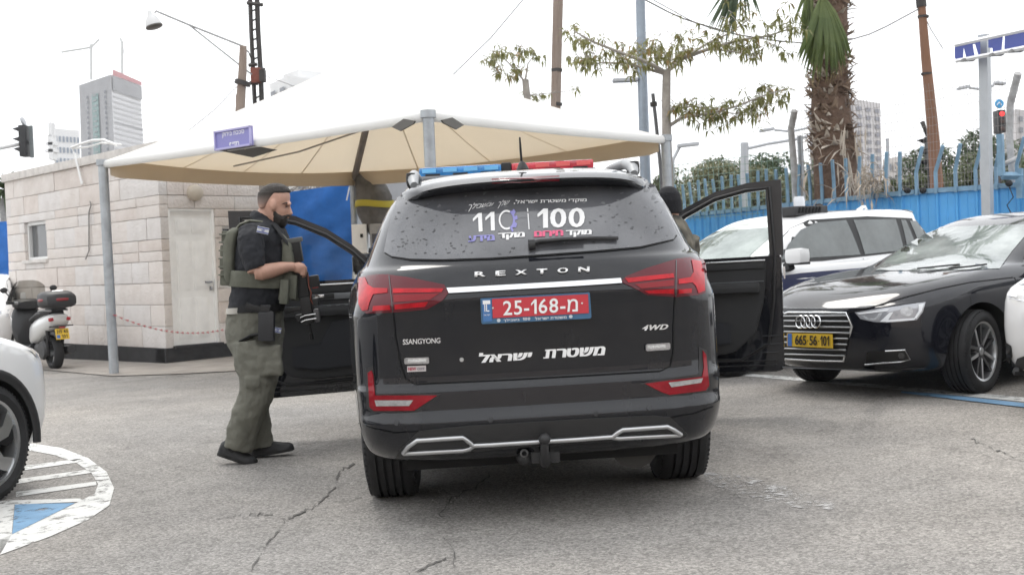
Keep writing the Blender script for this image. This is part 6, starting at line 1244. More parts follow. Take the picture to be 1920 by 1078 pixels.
# ---- white hatchbacks
hsh = [(0, .07), (1.2, .06), (2.6, .02), (3.3, -.0), (3.9, -.06), (4.37, -.16)]
def hatch(name, axle, head, label, pm, wheelstyle='five', trims=True, steer=0):
    o = put(name, axle, 3.52, head, label); R_ = .345
    hlv = [L_(.20, .45, 4.05, .74, Lf=.5), L_(.24, .18, 4.25, .83, Lf=.6), L_(.34, .06, 4.34, .875, Lf=.6, nf=3), L_(.50, .0, 4.37, .895, Lf=.62, nf=3), L_(.68, .03, 4.36, .90, Lf=.62, nf=3), L_(.84, .05, 4.33, .895, Lf=.62, nf=3), L_(.94, .06, 4.28, .88, Lf=.65, nf=2.8, zf=hsh), L_(1.00, .08, 4.15, .845, Lf=.7, nf=2.8, zf=hsh), L_(1.035, .10, 3.6, .80, Lf=.6, nf=2.8, zf=[(2.8, .01), (3.6, -.02)]),
           L_(1.06, .13, 3.28, .785, Lf=.4, nf=3, Lr=.35), L_(1.20, .22, 3.02, .745, Lf=.35, nf=3, Lr=.35), L_(1.35, .33, 2.72, .695, Lf=.3, nf=3, Lr=.35), L_(1.47, .42, 2.46, .645, Lf=.3, Lr=.35), L_(1.54, .34, 2.30, .60, Lf=.3, Lr=.35), L_(1.58, .45, 2.1, .50, Lf=.3, Lr=.35), L_(1.60, .7, 1.8, .30, Lf=.2, Lr=.3), L_(1.605, 1.0, 1.4, .05, Lf=.1, Lr=.1)]
    HWs = [(s*.80, y, R_, .40, .5) for s in (-1, 1) for y in (.92, 3.52)]; b = car_shell('body', hlv, pm, o, HWs, 1, (), WELL)
    for x, y, z, r_, w_ in HWs:
        make_wheel(o, (.775 if x > 0 else -.775), y, R_, 1 if x > 0 else -1, R_, .235, .25, wheelstyle, None, steer if y > 3 else 0)
    if trims:
        for y in (.92, 3.52): arch_trims(o, y, R_, .405, .885, PLAST)
    lpanel('windscreen', b, [(-.62, 1.09), (.62, 1.09), (.52, 1.44), (-.52, 1.44)], 'f', SCREEN_REFL, o); lpanel('rear_window', b, [(-.55, 1.12), (.55, 1.12), (.48, 1.42), (-.48, 1.42)], 'r', DGL, o)
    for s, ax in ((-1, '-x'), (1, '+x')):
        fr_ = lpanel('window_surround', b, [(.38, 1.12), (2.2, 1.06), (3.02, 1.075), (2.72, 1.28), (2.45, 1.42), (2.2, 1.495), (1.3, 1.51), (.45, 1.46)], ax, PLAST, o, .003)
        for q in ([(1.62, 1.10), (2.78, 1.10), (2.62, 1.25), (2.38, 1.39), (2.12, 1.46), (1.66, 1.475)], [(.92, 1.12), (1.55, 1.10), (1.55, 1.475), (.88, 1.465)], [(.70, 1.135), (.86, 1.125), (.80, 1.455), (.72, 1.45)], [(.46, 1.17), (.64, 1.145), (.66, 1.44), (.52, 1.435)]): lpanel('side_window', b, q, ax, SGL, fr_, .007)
        hl = lpanel('headlight', b, [(s*.50, .76), (s*.86, .80), (s*.87, .92), (s*.60, .88)], 'f', HLG, o, .006); lpanel('lamp', b, [(s*.62, .79), (s*.74, .80), (s*.74, .86), (s*.62, .85)], 'f', DRL, hl, .010)
        lpanel('tail_light', b, [(s*.50, .86), (s*.84, .86), (s*.84, 1.0), (s*.55, .98)], 'r', BR, o, .006)
        mr = MB().box((s*1.0, 2.78, 1.13), (.22, .15, .155), None, .055).build('door_mirror', pm, o, 50); MB().box((s*1.0, 2.775, 1.055), (.21, .13, .025), None, .008).build('mirror_base', PLAST, mr, 40); MB().box((s*.90, 2.80, 1.03), (.07, .09, .09), None, .02, (0, radians(-25*s), 0)).build('mirror_arm', PLAST, mr, 40)
        for y in (1.72, .85): hd2 = MB().box((s*.905, y, .93), (.03, .20, .028), None, .012).build('door_handle', pm, o, 50)
        for y0 in (1.60, 2.90): lpanel('panel_gap', b, [(y0-.004, .40), (y0+.004, .40), (y0+.004, 1.06), (y0-.004, 1.06)], ax, GAP, o, .003)
    lpanel('lower_grille', b, [(-.50, .30), (.50, .30), (.44, .50), (-.44, .50)], 'f', PLAST, o, .005); lpanel('grille', b, [(-.45, .68), (.45, .68), (.50, .78), (-.50, .78)], 'f', PLAST, o, .005); lpanel('bumper_lip', b, [(-.70, .22), (.70, .22), (.66, .27), (-.66, .27)], 'f', SATIN, o, .006)
    MB().loft([[(x, .42+.12*(x/.5)**2, 1.575), (x, .30+.12*(x/.5)**2, 1.55), (x, .30+.12*(x/.5)**2, 1.535), (x, .42, 1.54)] for x in [-.52+.104*i for i in range(11)]]).build('spoiler', pm, o, 40); MB().tube([(0, .75, 1.59), (0, .66, 1.64), (0, .62, 1.645), (0, .58, 1.60)], [.03, .022, .02, .01], 8).build('aerial_fin', pm, o, 60)
    return o, b
ax_p = Vector((1.70, 11.83, 0)); pol, pb_ = hatch('police_hatchback', ax_p, HEAD, 'white police hatchback with a dark blue stripe parked behind the black saloon', WPAINT, trims=False)
pv = bvh_of(pb_); NAVY = mat('livery_navy', (.015, .022, .085), .3, coat=1); YEL = mat('livery_yellow', (.75, .45, .05), .4)
lpanel('livery_band', pb_, [(.15, .52), (4.05, .52), (3.9, .90), (2.6, .955), (1.2, .97), (.15, .98)], '-x', NAVY, pol, .003); lpanel('livery_band', pb_, [(.15, .52), (4.05, .52), (3.9, .90), (2.6, .955), (1.2, .97), (.15, .98)], '+x', NAVY, pol, .003)
for P in ([(1497, 532), (1512, 530), (1512, 544), (1497, 546), (1497, 532)], [(1499, 540), (1506, 539), (1506, 546)]): ribbon('livery_emblem', P, 2, pv, YEL, pol, .012)
text_quad('livery_lettering', heb('משטרה'), [(1518, 528), (1600, 517), (1600, 530), (1518, 541)], pv, YEL, pol, .012, .0, 0, 1.1, 0)
rl = MB().box((-.33, 2.02, 1.60), (.34, .5, .10), None, .02).build('roof_unit', mat('roof_unit_black', (.03, .03, .032), .5), pol, 40)
for k in range(7): MB().box((-.502, 2.20-.05*k, 1.605), (.02, .02, .06), None, 0, (radians(20), 0, 0)).build('vent', WELL, rl)
MB().lathe([(0, .12), (.05, .115), (.06, .08), (.062, .0)], 16, Matrix.Translation((-.33, 2.02, 1.645))).build('beacon', mat('beacon_white', (.75, .78, .82), .2, coat=1), rl, 50)
rc_, rcb = hatch('white_hatchback', Vector((4.36, 7.58, 0)), HEAD, 'white car whose front corner shows at the right edge beside the black saloon', WPAINT)
HL2 = Vector((sin(radians(14)), cos(radians(14)), 0)); RT2 = Vector((HL2.y, -HL2.x, 0)); w0 = G(-8, 940); hatch('white_crossover', w0-RT2*.84-HL2*.06, HL2, 'white crossover with black wheel arches cut off by the left edge', WPAINT)
hatch('white_hatchback', Vector((-9.72, 20.2, 0)), Vector((.25, -.97, 0)).normalized(), 'white car behind the scooter at the far left edge', WPAINT, trims=False)
rcv = bvh_of(rcb); decal('fog_slot', [(1885, 640), (1897, 648), (1899, 668), (1894, 682), (1889, 672)], rcv, PLAST, rc_, .005, 8); decal('lower_mesh', [(1935, 662), (1908, 672), (1899, 697), (1903, 703), (1935, 701)], rcv, PLAST, rc_, .005, 8); ribbon('lip_trim', [(1885, 708), (1896, 716), (1930, 717)], 5, rcv, SATIN, rc_, .01)
# ---------------------------------------------------------------- buildings behind the viewer, seen only in reflections
rb = top('street_facade', (0, -15, 0), 0, 'long stone office facade across the car park behind the viewer', 'building')
MB().box((2, -3, 3.6), (60, 4, 7.2)).build('wall', STONE2, rb); MB().box((2, -3, 7.35), (60.6, 4.6, .35)).build('roof', COPE, rb)
for i in range(4):
    MB().box((-22+i*15, -.98, 4.9), (2.6, .08, 1.5)).build('window', DGL, rb)
# ================================================================ PEOPLE
YM = 7.63
SKIN = mat('skin', (.47, .27, .20), .5, var=.10, vscale=14, bump=.05); HAIR = mat('dark_hair', (.018, .013, .010), .65, var=.3, vscale=60, bump=.6, bscale=160); FADE = mat('hair_fade', (.26, .185, .15), .7, var=.15, vscale=60)
SHIRT = mat('black_shirt', (.012, .013, .017), .85, var=.25, vscale=5, bump=.25, bscale=9, bdist=.02); OLIVE = mat('olive_trousers', (.118, .117, .095), .9, col2=(.16, .158, .13), vscale=5, bump=.5, bscale=16, bdist=.02)
VEST = mat('olive_vest', (.088, .092, .070), .85, col2=(.14, .142, .112), vscale=7, bump=.35, bscale=70); BOOTM = mat('black_shoe', (.014, .014, .015), .55, bump=.2, bscale=50); KYD = mat('black_kydex', (.018, .019, .022), .4); GUN = mat('gun_black', (.014, .014, .015), .38, .3); WEB = mat('black_webbing', (.012, .012, .013), .8)
def Q(u, v, dy=0.): return at(u, v, YM+dy)
def slab(rows, n=24, e=2.6, flat=0):
    """rows (v, u_left, u_right, half width in depth, dy) -> rings of a trunk-like shape"""
    R = []
    for r in rows:
        v, a, b, w = r[:4]; dy = r[4] if len(r) > 4 else 0; l, rr = Q(a, v, dy), Q(b, v, dy); c = (l+rr)/2; h = (rr-l).length/2; ring = []
        for j in range(n):
            t = 2*pi*j/n; cx, sy = cos(t), sin(t); ring.append(c+Vector((h*math.copysign(abs(cx)**(2/e), cx), w*math.copysign(abs(sy)**(2/e), sy), 0)))
        R.append(ring)
    return R
def wrinkle(o, strength, size, seed=0, noise_depth=2):
    t = bpy.data.textures.new('folds', 'CLOUDS'); t.noise_scale = size; t.noise_depth = noise_depth
    evalmods(o, [('DISPLACE', dict(texture=t, strength=strength, mid_level=.5, texture_coords='LOCAL'))]); o.data.polygons.foreach_set('use_smooth', [True]*len(o.data.polygons)); return o
fn, ff = G(447, 868), G(508, 852); man = top('person', (Q(480, 600).x, YM, gz(Q(480, 600).x)), 0, 'bearded person in a black T-shirt, olive vest and trousers walking with a rifle', 'person')
def org(name, mb, m, vox, it=6, par=None, wr=None, fac=.5):
    o = mb.build(name, m, None); iv = root_inv(man if par is None else par); o.data.transform(iv)
    evalmods(o, [('REMESH', dict(mode='VOXEL', voxel_size=vox)), ('SMOOTH', dict(factor=fac, iterations=it))]); o.data.materials.clear(); o.data.materials.append(m)
    if wr: wrinkle(o, *wr)
    o.data.polygons.foreach_set('use_smooth', [True]*len(o.data.polygons)); o.parent = man if par is None else par
    return o
HEADR = [(348.5, 506, 523, .026), (351.5, 498, 533, .046), (357, 490.5, 540, .064), (363, 486.5, 543, .073), (371, 485, 544, .077), (379, 485.5, 543, .077), (385, 486.5, 540.5, .075), (390, 488, 540, .072), (397, 490.5, 540.5, .069), (404, 494, 538.5, .065), (410, 498, 537, .060), (417, 503, 535, .052), (423, 508, 530, .042), (427, 514, 526, .022)]
mb = MB(); mb.loft(slab(HEADR, 28, 2.25)); mb.tube([Q(540, 383), Q(543, 393), Q(545.5, 400.5), Q(540, 403.5)], [.010, .013, .016, .012], 10); mb.tube([Q(541, 383.5, -.05), Q(543.5, 381.5, 0), Q(541, 383.5, .05)], .011, 8)
mb.tube([Q(537, 407.5, -.025), Q(540, 408, 0), Q(537, 407.5, .025)], .009, 8); mb.tube([Q(502, 396), Q(494, 412), Q(488, 428), Q(486, 445)], [.060, .062, .070, .085], 16)
for s in (-1, 1): mb.sphere(Q(512, 385, s*.082), (.021, .017, .038), 12, 8)
# arms and hands (skin under the sleeves too, so that the body is one figure)
el, wr_ = Q(478, 511, -.265), Q(543, 500, -.17); mb.tube([Q(470, 440, -.19), Q(473, 475, -.245), el], [.055, .055, .048], 14); mb.tube([el, Q(490, 511, -.26), Q(510, 507, -.23), Q(530, 502, -.19), wr_, Q(551, 500, -.16)], [.046, .052, .049, .040, .031, .031], 14)
el2, wr2 = Q(515, 508, .25), Q(560, 522, .06); mb.tube([Q(492, 440, .19), Q(500, 475, .24), el2], [.055, .055, .046], 12); mb.tube([el2, Q(538, 518, .17), wr2], [.048, .042, .030], 12)
mb.sphere(Q(559, 502, -.15), (.042, .026, .036), 14, 10); mb.sphere(Q(566, 526, .045), (.04, .028, .034), 12, 8)
for i in range(4):      # fingers closed round the grip
    v = 499+i*5.2; L = (1.0, 1.06, 1.0, .86)[i]; mb.tube([Q(563, v-1, -.158), Q(563+8*L, v+.5, -.150), Q(563+10.5*L, v+3, -.125), Q(563+7*L, v+4.5, -.105), Q(563+3*L, v+5, -.100)], [.0105, .0105, .0098, .009, .008], 8)
    mb.tube([Q(567, 520+i*4.6, .055), Q(576, 521+i*4.6, .045), Q(578, 523+i*4.6, .02), Q(574, 524+i*4.6, .0)], [.0105, .010, .009, .008], 8)
mb.tube([Q(553, 497, -.15), Q(560, 494, -.12), Q(567, 495.5, -.10), Q(571, 497.5, -.095)], [.013, .012, .0105, .009], 8)
# trunk and legs inside the clothes
mb.loft(slab([(425, 462, 520, .15), (445, 455, 530, .185), (480, 452, 532, .18), (530, 448, 530, .165), (575, 440, 520, .155), (620, 442, 518, .15), (645, 450, 512, .13)], 20))
for P, r in (([(478, 630, -.08), (483, 720, -.10), (455, 800, -.11), (447, 845, -.11)], [.10, .075, .06, .045]), ([(490, 630, .08), (486, 720, .10), (482, 795, .11), (492, 838, .11)], [.10, .075, .055, .045])): mb.tube([Q(*p) for p in P], r, 12)
org('body', mb, SKIN, .0065, 4)
org('hair', MB().loft(slab([(344, 509, 522, .022), (346, 502, 529, .038), (349, 496, 535, .052), (353, 491, 540.5, .064), (357, 488, 543.5, .072), (360.5, 486, 545.2, .0765), (363, 485.6, 543, .078), (364.5, 486, 520, .0778)], 28, 2.3)), HAIR, .005, 2, wr=(.006, .02))
org('hair_fade', MB().loft(slab([(360, 484.8, 531, .0795), (366, 483.6, 527, .0815), (372, 483.4, 522, .082), (381, 484.2, 513, .0815), (391, 487.5, 503, .077)], 28, 2.3)), FADE, .005, 2)
mb = MB().loft(slab([(391, 513, 518, .0715), (397, 511.5, 524, .0725), (403, 510.5, 530, .071), (407.5, 509.5, 538.5, .069), (411, 509, 540.5, .067), (418, 510, 539, .061), (424, 512, 536, .051), (429, 516, 530, .03)], 26, 2.3)); mb.tube([Q(533, 406, -.045), Q(539, 404.6, -.028), Q(542.5, 404.8, 0), Q(539, 404.6, .028)], .0085, 8)
org('beard', mb, HAIR, .005, 2, wr=(.006, .015))
for s in (-1, 1):
    MB().tube([Q(530, 382.5, s*.066), Q(536, 380.5, s*.052), Q(541.5, 382, s*.028)], [.003, .004, .003], 6).build('eyebrow', HAIR, man, 60, True); MB().sphere(Q(537.2, 387.5, s*.046), (.008, .009, .0045), 10, 6).build('eye', mat('eye_dark', (.05, .035, .03), .3), man, 60, True)
nt = FADE.node_tree; b_ = nt.nodes['Principled BSDF']; tc = nd(nt, 'ShaderNodeTexCoord'); sx_ = nd(nt, 'ShaderNodeSeparateXYZ'); nt.links.new(tc.outputs['Object'], sx_.inputs[0]); mr_ = nd(nt, 'ShaderNodeMapRange')
mr_.inputs[1].default_value = (root_inv(man) @ Q(500, 393)).z; mr_.inputs[2].default_value = (root_inv(man) @ Q(500, 366)).z; rp_ = nd(nt, 'ShaderNodeValToRGB'); rp_.color_ramp.elements[0].color = (.42, .255, .195, 1); rp_.color_ramp.elements[1].color = (.025, .019, .015, 1); em_ = rp_.color_ramp.elements.new(.5); em_.color = (.17, .12, .10, 1)   # clipped hair grows shorter downwards
nt.links.new(sx_.outputs[2], mr_.inputs[0]); nt.links.new(mr_.outputs[0], rp_.inputs[0]); nt.links.new(rp_.outputs[0], b_.inputs['Base Color'])
# T-shirt
mb = MB().loft(slab([(411, 481, 508, .078), (417, 468, 518, .125), (424, 458, 527, .168), (434, 450, 536, .195), (450, 446, 541, .205), (480, 443, 543, .20), (510, 440, 543, .192), (540, 436, 542, .185), (565, 431, 535, .18), (582, 428, 528, .178), (586, 429, 526, .176)], 28, 2.5))
mb.tube([Q(469, 434, -.155), Q(470, 452, -.225), Q(474, 478, -.252), Q(478, 499, -.262), Q(480, 504, -.262)], [.075, .083, .079, .070, .066], 16); mb.tube([Q(492, 434, .15), Q(497, 455, .21), Q(506, 485, .24), Q(512, 500, .25)], [.075, .08, .072, .064], 14); mb.tube([Q(495, 402, 0), Q(488, 416, 0)], [.070, .085], 16)
ts_o = org('t_shirt', mb, SHIRT, .008, 4, wr=(.020, .09, 0, 2)); wrinkle(ts_o, .010, .03, 0, 1)
MB().loft(slab([(576, 428.5, 470, .160, -.02), (587, 427, 468, .160, -.02)], 20), False).build('shirt_hem', mat('pale_hem', (.46, .44, .40), .9), man, 60, True)
# trousers
mb = MB().loft(slab([(582, 427, 528, .176), (600, 424.5, 531, .182), (625, 425.5, 531, .185), (650, 432, 529, .18), (668, 440, 526, .165)], 28, 2.4))
mb.tube([Q(476, 640, -.085), Q(481, 680, -.10), Q(484, 715, -.11), Q(479, 745, -.115), Q(466, 775, -.12), Q(455, 805, -.12), Q(449, 828, -.12), Q(446, 841, -.12)], [.150, .142, .127, .115, .107, .098, .096, .095], 20)
mb.tube([Q(490, 640, .085), Q(490, 690, .10), Q(485, 730, .105), Q(479, 766, .11), Q(484, 800, .11), Q(490, 838, .11)], [.140, .122, .102, .088, .086, .086], 18)
mb.box(Q(505, 676, -.215), (.17, .05, .20), None, .02); mb.box(Q(474, 716, -.225), (.10, .04, .07), None, .015)
tr_o = org('trousers', mb, OLIVE, .008, 3, wr=(.022, .095, 0, 1)); wrinkle(tr_o, .010, .042, 0, 1)
# shoes
def shoe(heel, toe, ankle, dy, lift):
    H_, T_ = Q(*heel, dy), Q(*toe, dy); d = (T_-H_); L = d.length; d.normalize(); up = Vector((-d.z, 0, d.x)); w = Vector((0, 1, 0)); up = up if up.z > 0 else -up; mb = MB(); so_ = MB()
    rows = [(-.01, .026, .085), (.06, .040, .105), (.22, .046, .125), (.40, .048, .108), (.58, .053, .084), (.76, .055, .068), (.92, .048, .058), (1.0, .030, .044), (1.02, .012, .03)]
    rings = []; rs = []
    for t, ww, hh in rows:
        c = H_+d*(L*t); rings.append([c+w*ww*cos(a)+up*(.012+(hh-.012)*max(0, sin(a))) if sin(a) > 0 else c+w*ww*cos(a)+up*.012 for a in [2*pi*j/16 for j in range(16)]])
        rs.append([c+w*(ww+.004)*cos(a)+up*(.020 if sin(a) > 0 else 0) for a in [2*pi*j/16 for j in range(16)]])
    mb.loft(rings); o = mb.build('shoe', BOOTM, man, 60, True); so_.loft(rs).build('sole', mat('shoe_sole', (.022, .022, .022), .7), o, 50, True)
    MB().tube([H_+d*(L*.24)+up*.08, Q(*ankle, dy)], [.05, .055], 12).build('shoe_collar', BOOTM, o, 60, True)
    for k in range(5): c = H_+d*(L*(.42+.07*k))+up*(.088-.009*k); MB().tube([c-w*.03, c+up*.006, c+w*.03], .004, 6).build('lace', WEB, o, 60, True)
shoe((409, 852), (479, 874), (440, 838), -.115, 0); shoe((471, 858), (550, 843), (492, 832), .11, 0)
# vest: back carrier, front carrier, cummerbund, straps, pouches
vst = org('back_carrier', MB().loft(slab([(428, 440, 458, .12), (436, 431, 456, .148), (455, 426, 452, .158), (490, 425, 450, .158), (520, 427, 449, .15), (532, 432, 448, .14)], 20, 4)), VEST, .009, 2)
org('front_carrier', MB().loft(slab([(448, 534, 549, .12), (460, 534, 556, .145), (490, 533, 560, .155), (530, 530, 561, .155), (556, 526, 556, .145), (562, 524, 550, .13)], 20, 4)), VEST, .009, 2)
R = slab([(504, 434, 549, .212), (508, 433, 551, .216), (530, 431, 551, .212), (534, 432, 549, .206)], 40, 2.6)
for ring in R:
    for p in ring: p.z -= (p.x-Q(435, 500).x)*.085
MB().loft(R, False).build('cummerbund', VEST, vst, 60, True)
for dy in (-.085, .085): MB().tube([Q(440, 434, dy), Q(452, 421, dy*1.1), Q(470, 414.5, dy*1.2), Q(492, 417, dy*1.25), Q(514, 428, dy*1.2), Q(534, 446, dy), Q(545, 462, dy)], [.024]*7, 10, True, None, [.45]*7).build('shoulder_strap', VEST, vst, 60, True)
for i, (u, v, w, h, dd) in enumerate([(430, 446, .05, .085, .24), (429, 471, .055, .078, .26), (428, 495, .055, .078, .26), (431, 521, .075, .10, .24)]): MB().box(Q(u, v, 0), (w, dd, h), None, .014, (0, radians(4), 0)).build('pouch', VEST, vst, 50, True)
for k in range(6): MB().box(Q(428.5-.2*k, 440+15*k, 0), (.062, .272, .010), None, .003).build('webbing_row', mat('webbing_olive', (.17, .175, .145), .85), vst, None, True)
for i, (u, v, dy) in enumerate([(550, 538, -.115), (556, 541, -.04), (556, 541, .05), (534, 547, -.165)]): MB().box(Q(u, v, dy), (.055, .075, .16), None, .014, (0, radians(6), 0)).build('magazine_pouch', VEST, vst, 50, True)
MB().box(Q(553, 480, 0), (.04, .2, .12), None, .014).build('chest_pouch', VEST, vst, 50, True); MB().box(Q(527, 545, -.19), (.012, .02, .10), None, .004).build('buckle', WEB, vst, None, True)
# belt, holster, pistol
MB().loft(slab([(570, 431, 534, .188), (584, 428.5, 531, .186)], 32, 2.5), False).build('belt', WEB, man, 60, True)
hM = Matrix.Translation(Q(500, 612, -.245)) @ Matrix.Rotation(radians(3), 4, 'Y')
hol = MB().box((0, 0, 0), (.105, .05, .19), hM, .016).build('holster', KYD, man, 50, True); MB().box((-.01, .02, .10), (.07, .03, .08), hM, .012).build('holster_hanger', KYD, hol, 50, True); MB().box((.03, -.027, .02), (.035, .006, .16), hM, .004).build('holster_rib', KYD, hol, 50, True)
MB().loft(slab([(600, 428, 530, .198, 0), (606, 430, 531, .2, 0)], 28, 2.4), False).build('holster_strap', WEB, hol, 60, True) if False else None
MB().tube([Q(500, 625, -.235), Q(474, 628, -.225), Q(452, 640, -.15), Q(446, 650, -.06)], .030, 8, True, None, [.35]*4).build('thigh_strap', WEB, hol, 60, True)
pis = top('pistol', Q(490, 585, -.245), 0, 'black pistol carried in the holster of the bearded person', 'pistol'); pM = Matrix.Rotation(radians(18), 4, 'Y')
MB().box((-.055, -.0, .012), (.105, .032, .045), pM, .010).build('grip', GUN, pis, 50); MB().box((.02, 0, .02), (.06, .028, .05), pM, .006).build('slide', GUN, pis, 50)
def flag(name, u, v, w, h, dy, rz, parent):
    c = Q(u, v, dy); M_ = Matrix.Translation(c) @ Matrix.Rotation(rz, 4, 'Z') @ Matrix.Rotation(radians(14), 4, 'Y'); f = MB().box((0, 0, 0), (w, .006, h), M_).build(name, mat('patch_white', (.62, .62, .62), .8), parent, None, True)
    for z in (-.33, .33): MB().box((0, -.004, z*h), (w, .003, h*.14), M_).build('patch_stripe', mat('patch_blue', (.05, .09, .32), .8), f, None, True)
    MB().tube([M_ @ Vector((.18*h*cos(a), -.005, .18*h*sin(a))) for a in [2*pi*k/6 for k in range(7)]], .002, 4).build('patch_star', MATS['patch_blue'], f, None, True)
flag('arm_patch', 493, 432, .075, .042, -.252, radians(18), man); flag('holster_patch', 520, 619, .05, .035, -.225, radians(35), man)
# rifle
A_, B_ = Q(554, 449, -.10), Q(585, 636, -.06); ax = (B_-A_).normalized(); sd_ = Vector((0, 1, 0)); sd_ = (sd_-ax*sd_.dot(ax)).normalized(); upv = ax.cross(sd_).normalized()
rif = top('rifle', A_, 0, 'black carbine held muzzle down in front of the bearded person', 'rifle'); RM = Matrix((ax, sd_, upv)).transposed().to_4x4() @ Matrix.Diagonal((1, 1.2, 1.3, 1))
def rbox(name, x0, x1, z0, z1, w, m=GUN, bev=.005, rot=0): return MB().box(((x0+x1)/2, 0, (z0+z1)/2), (x1-x0, w, z1-z0), RM, bev, (0, rot, 0)).build(name, m, rif, 50)
sgnz = 1 if upv.x > 0 else -1
def zz(a, b): return (min(a*sgnz, b*sgnz), max(a*sgnz, b*sgnz))
rbox('butt_plate', -.012, .02, *zz(-.075, .035), .05, mat('butt_rubber', (.10, .10, .095), .8), .012); rbox('stock', .01, .15, *zz(-.045, .022), .042); MB().tube([RM @ Vector((.1, 0, 0)), RM @ Vector((.24, 0, 0))], .016, 10).build('buffer_tube', GUN, rif, 60)
rbox('receiver', .20, .38, *zz(-.04, .025), .036); rbox('rail', .22, .52, *zz(.026, .036), .02); rbox('sight', .25, .33, *zz(.037, .085), .04, GUN, .012); rbox('sight_lens', .325, .335, *zz(.045, .078), .032, mat('lens_ruby', (.25, .02, .02), .1), .003)
rbox('grip', .205, .245, *zz(-.135, -.03), .03, GUN, .01, radians(-18*sgnz)); rbox('magazine', .29, .345, *zz(-.18, -.035), .026, GUN, .006, radians(8*sgnz)); rbox('handguard', .38, .56, *zz(-.028, .028), .052, GUN, .012)
MB().tube([RM @ Vector((.56, 0, 0)), RM @ Vector((.63, 0, 0))], .0095, 10).build('barrel', GUN, rif, 60); MB().tube([RM @ Vector((.625, 0, 0)), RM @ Vector((.668, 0, 0))], .014, 10).build('muzzle', GUN, rif, 60)
rbox('foregrip', .44, .475, *zz(-.115, -.028), .03, GUN, .012); rbox('torch', .47, .56, *zz(.03, .06), .032, mat('torch_metal', (.09, .09, .095), .3, .6), .012); rbox('laser_box', .40, .45, *zz(.037, .065), .05, GUN, .006)
for k, x in enumerate((.50, .53)): MB().tube([RM @ Vector((x, -.032, .045*sgnz)), RM @ Vector((x, -.036, -.01*sgnz)), RM @ Vector((x+.01, -.03, -.035*sgnz))], .0045, 6).build('fitting', CHROME, rif, 60)
rbox('front_fitting', .49, .535, *zz(-.06, -.03), .06, GUN, .008); MB().tube([RM @ Vector((x, -.02+.005*cos(x*60), .034*sgnz+.006*sin(x*90))) for x in (.24, .28, .32, .36, .40, .44)], .004, 6).build('cable', mat('cable_rust', (.20, .06, .04), .6), rif, 60)
MB().tube([Q(512, 420, -.13), Q(525, 437, -.15), Q(536, 452, -.14), Q(546, 466, -.12), A_+ax*.10], [.018]*5, 8, True, None, [.3]*5).build('sling', WEB, rif, 60).data.transform(root_inv(rif))
# ---- second person behind the right side of the SUV
def P2(u, v, dy=0.): return at(u, v, 7.75+dy)
px0 = P2(1272, 600); p2 = top('person', (px0.x, px0.y, gz(px0.x)), 0, 'person in a black knitted cap and patterned jacket behind the SUV, mostly hidden', 'person')
CAMO = mat('patterned_jacket', (.035, .034, .030), .9, col2=(.15, .135, .105), vscale=9, bump=.3, bscale=20, detail=2)
def org2(name, mb, m, vox, wr=None): return org(name, mb, m, vox, 5, p2, wr)
mb = MB(); hc = P2(1254, 385); mb.sphere(hc, (.078, .095, .12), 16, 12); mb.tube([hc+Vector((0, 0, -.06)), P2(1258, 425)], [.06, .065], 12); mb.sphere(hc+Vector((-.03, .09, -.03)), (.016, .02, .022), 8, 6)
base = Vector((px0.x, px0.y, gz(px0.x)))
for s in (-1, 1):
    mb.tube([base+Vector((s*.10, 0, .88)), base+Vector((s*.11, .03, .48)), base+Vector((s*.11, -.02, .08)), base+Vector((s*.11, .10, .04))], [.085, .06, .045, .04], 12)
    sh_ = P2(1262+s*20, 440); mb.tube([sh_, sh_+Vector((s*.04-.05, .12, -.25)), sh_+Vector((-.08, .34, -.30))], [.05, .042, .033], 10)
    w_ = sh_+Vector((-.08, .34, -.30)); mb.sphere(w_+Vector((0, .05, 0)), (.025, .045, .035), 10, 8)
    for i in range(4): mb.tube([w_+Vector((0, .07, .025-.016*i)), w_+Vector((.0, .115, .022-.016*i)), w_+Vector((.015, .125, .015-.016*i))], [.009, .008, .007], 6)
    mb.tube([w_+Vector((0, .03, .03)), w_+Vector((.01, .07, .05))], [.011, .009], 6)
mb.tube([P2(1262, 450), base+Vector((0, 0, .9))], [.13, .12], 14); org2('body', mb, SKIN, .009)
org2('knitted_cap', MB().loft([[hc+Vector((r*cos(t), r*1.18*sin(t), z)) for t in [2*pi*j/20 for j in range(20)]] for z, r in ((-.06, .084), (-.02, .088), (.03, .088), (.08, .076), (.115, .05), (.128, .02))]), mat('black_knit', (.010, .010, .013), .95, bump=.6, bscale=120), .006)
mb = MB(); rows = [(405, 1246, 1274, .09), (418, 1238, 1286, .14), (432, 1232, 1294, .18), (455, 1230, 1302, .2), (500, 1230, 1305, .2), (560, 1232, 1304, .19), (620, 1234, 1302, .18)]; R = []
for v, a, b, w in rows:
    l, r_ = P2(a, v), P2(b, v); c = (l+r_)/2; h = (r_-l).length/2; R.append([c+Vector((h*cos(t), w*sin(t), 0)) for t in [2*pi*j/22 for j in range(22)]])
mb.loft(R)
for s in (-1, 1): sh_ = P2(1266+s*26, 445); mb.tube([sh_, sh_+Vector((s*.05-.04, .12, -.25)), sh_+Vector((-.07, .28, -.29))], [.075, .065, .05], 12)
org2('jacket', mb, CAMO, .011, (.02, .07))
mb = MB(); mb.tube([base+Vector((0, 0, .98)), base+Vector((0, 0, .82))], [.17, .175], 18)
for s in (-1, 1): mb.tube([base+Vector((s*.09, 0, .90)), base+Vector((s*.11, .03, .48)), base+Vector((s*.11, -.02, .07))], [.12, .09, .075], 14)
org2('trousers', mb, SHIRT, .011, (.02, .07))
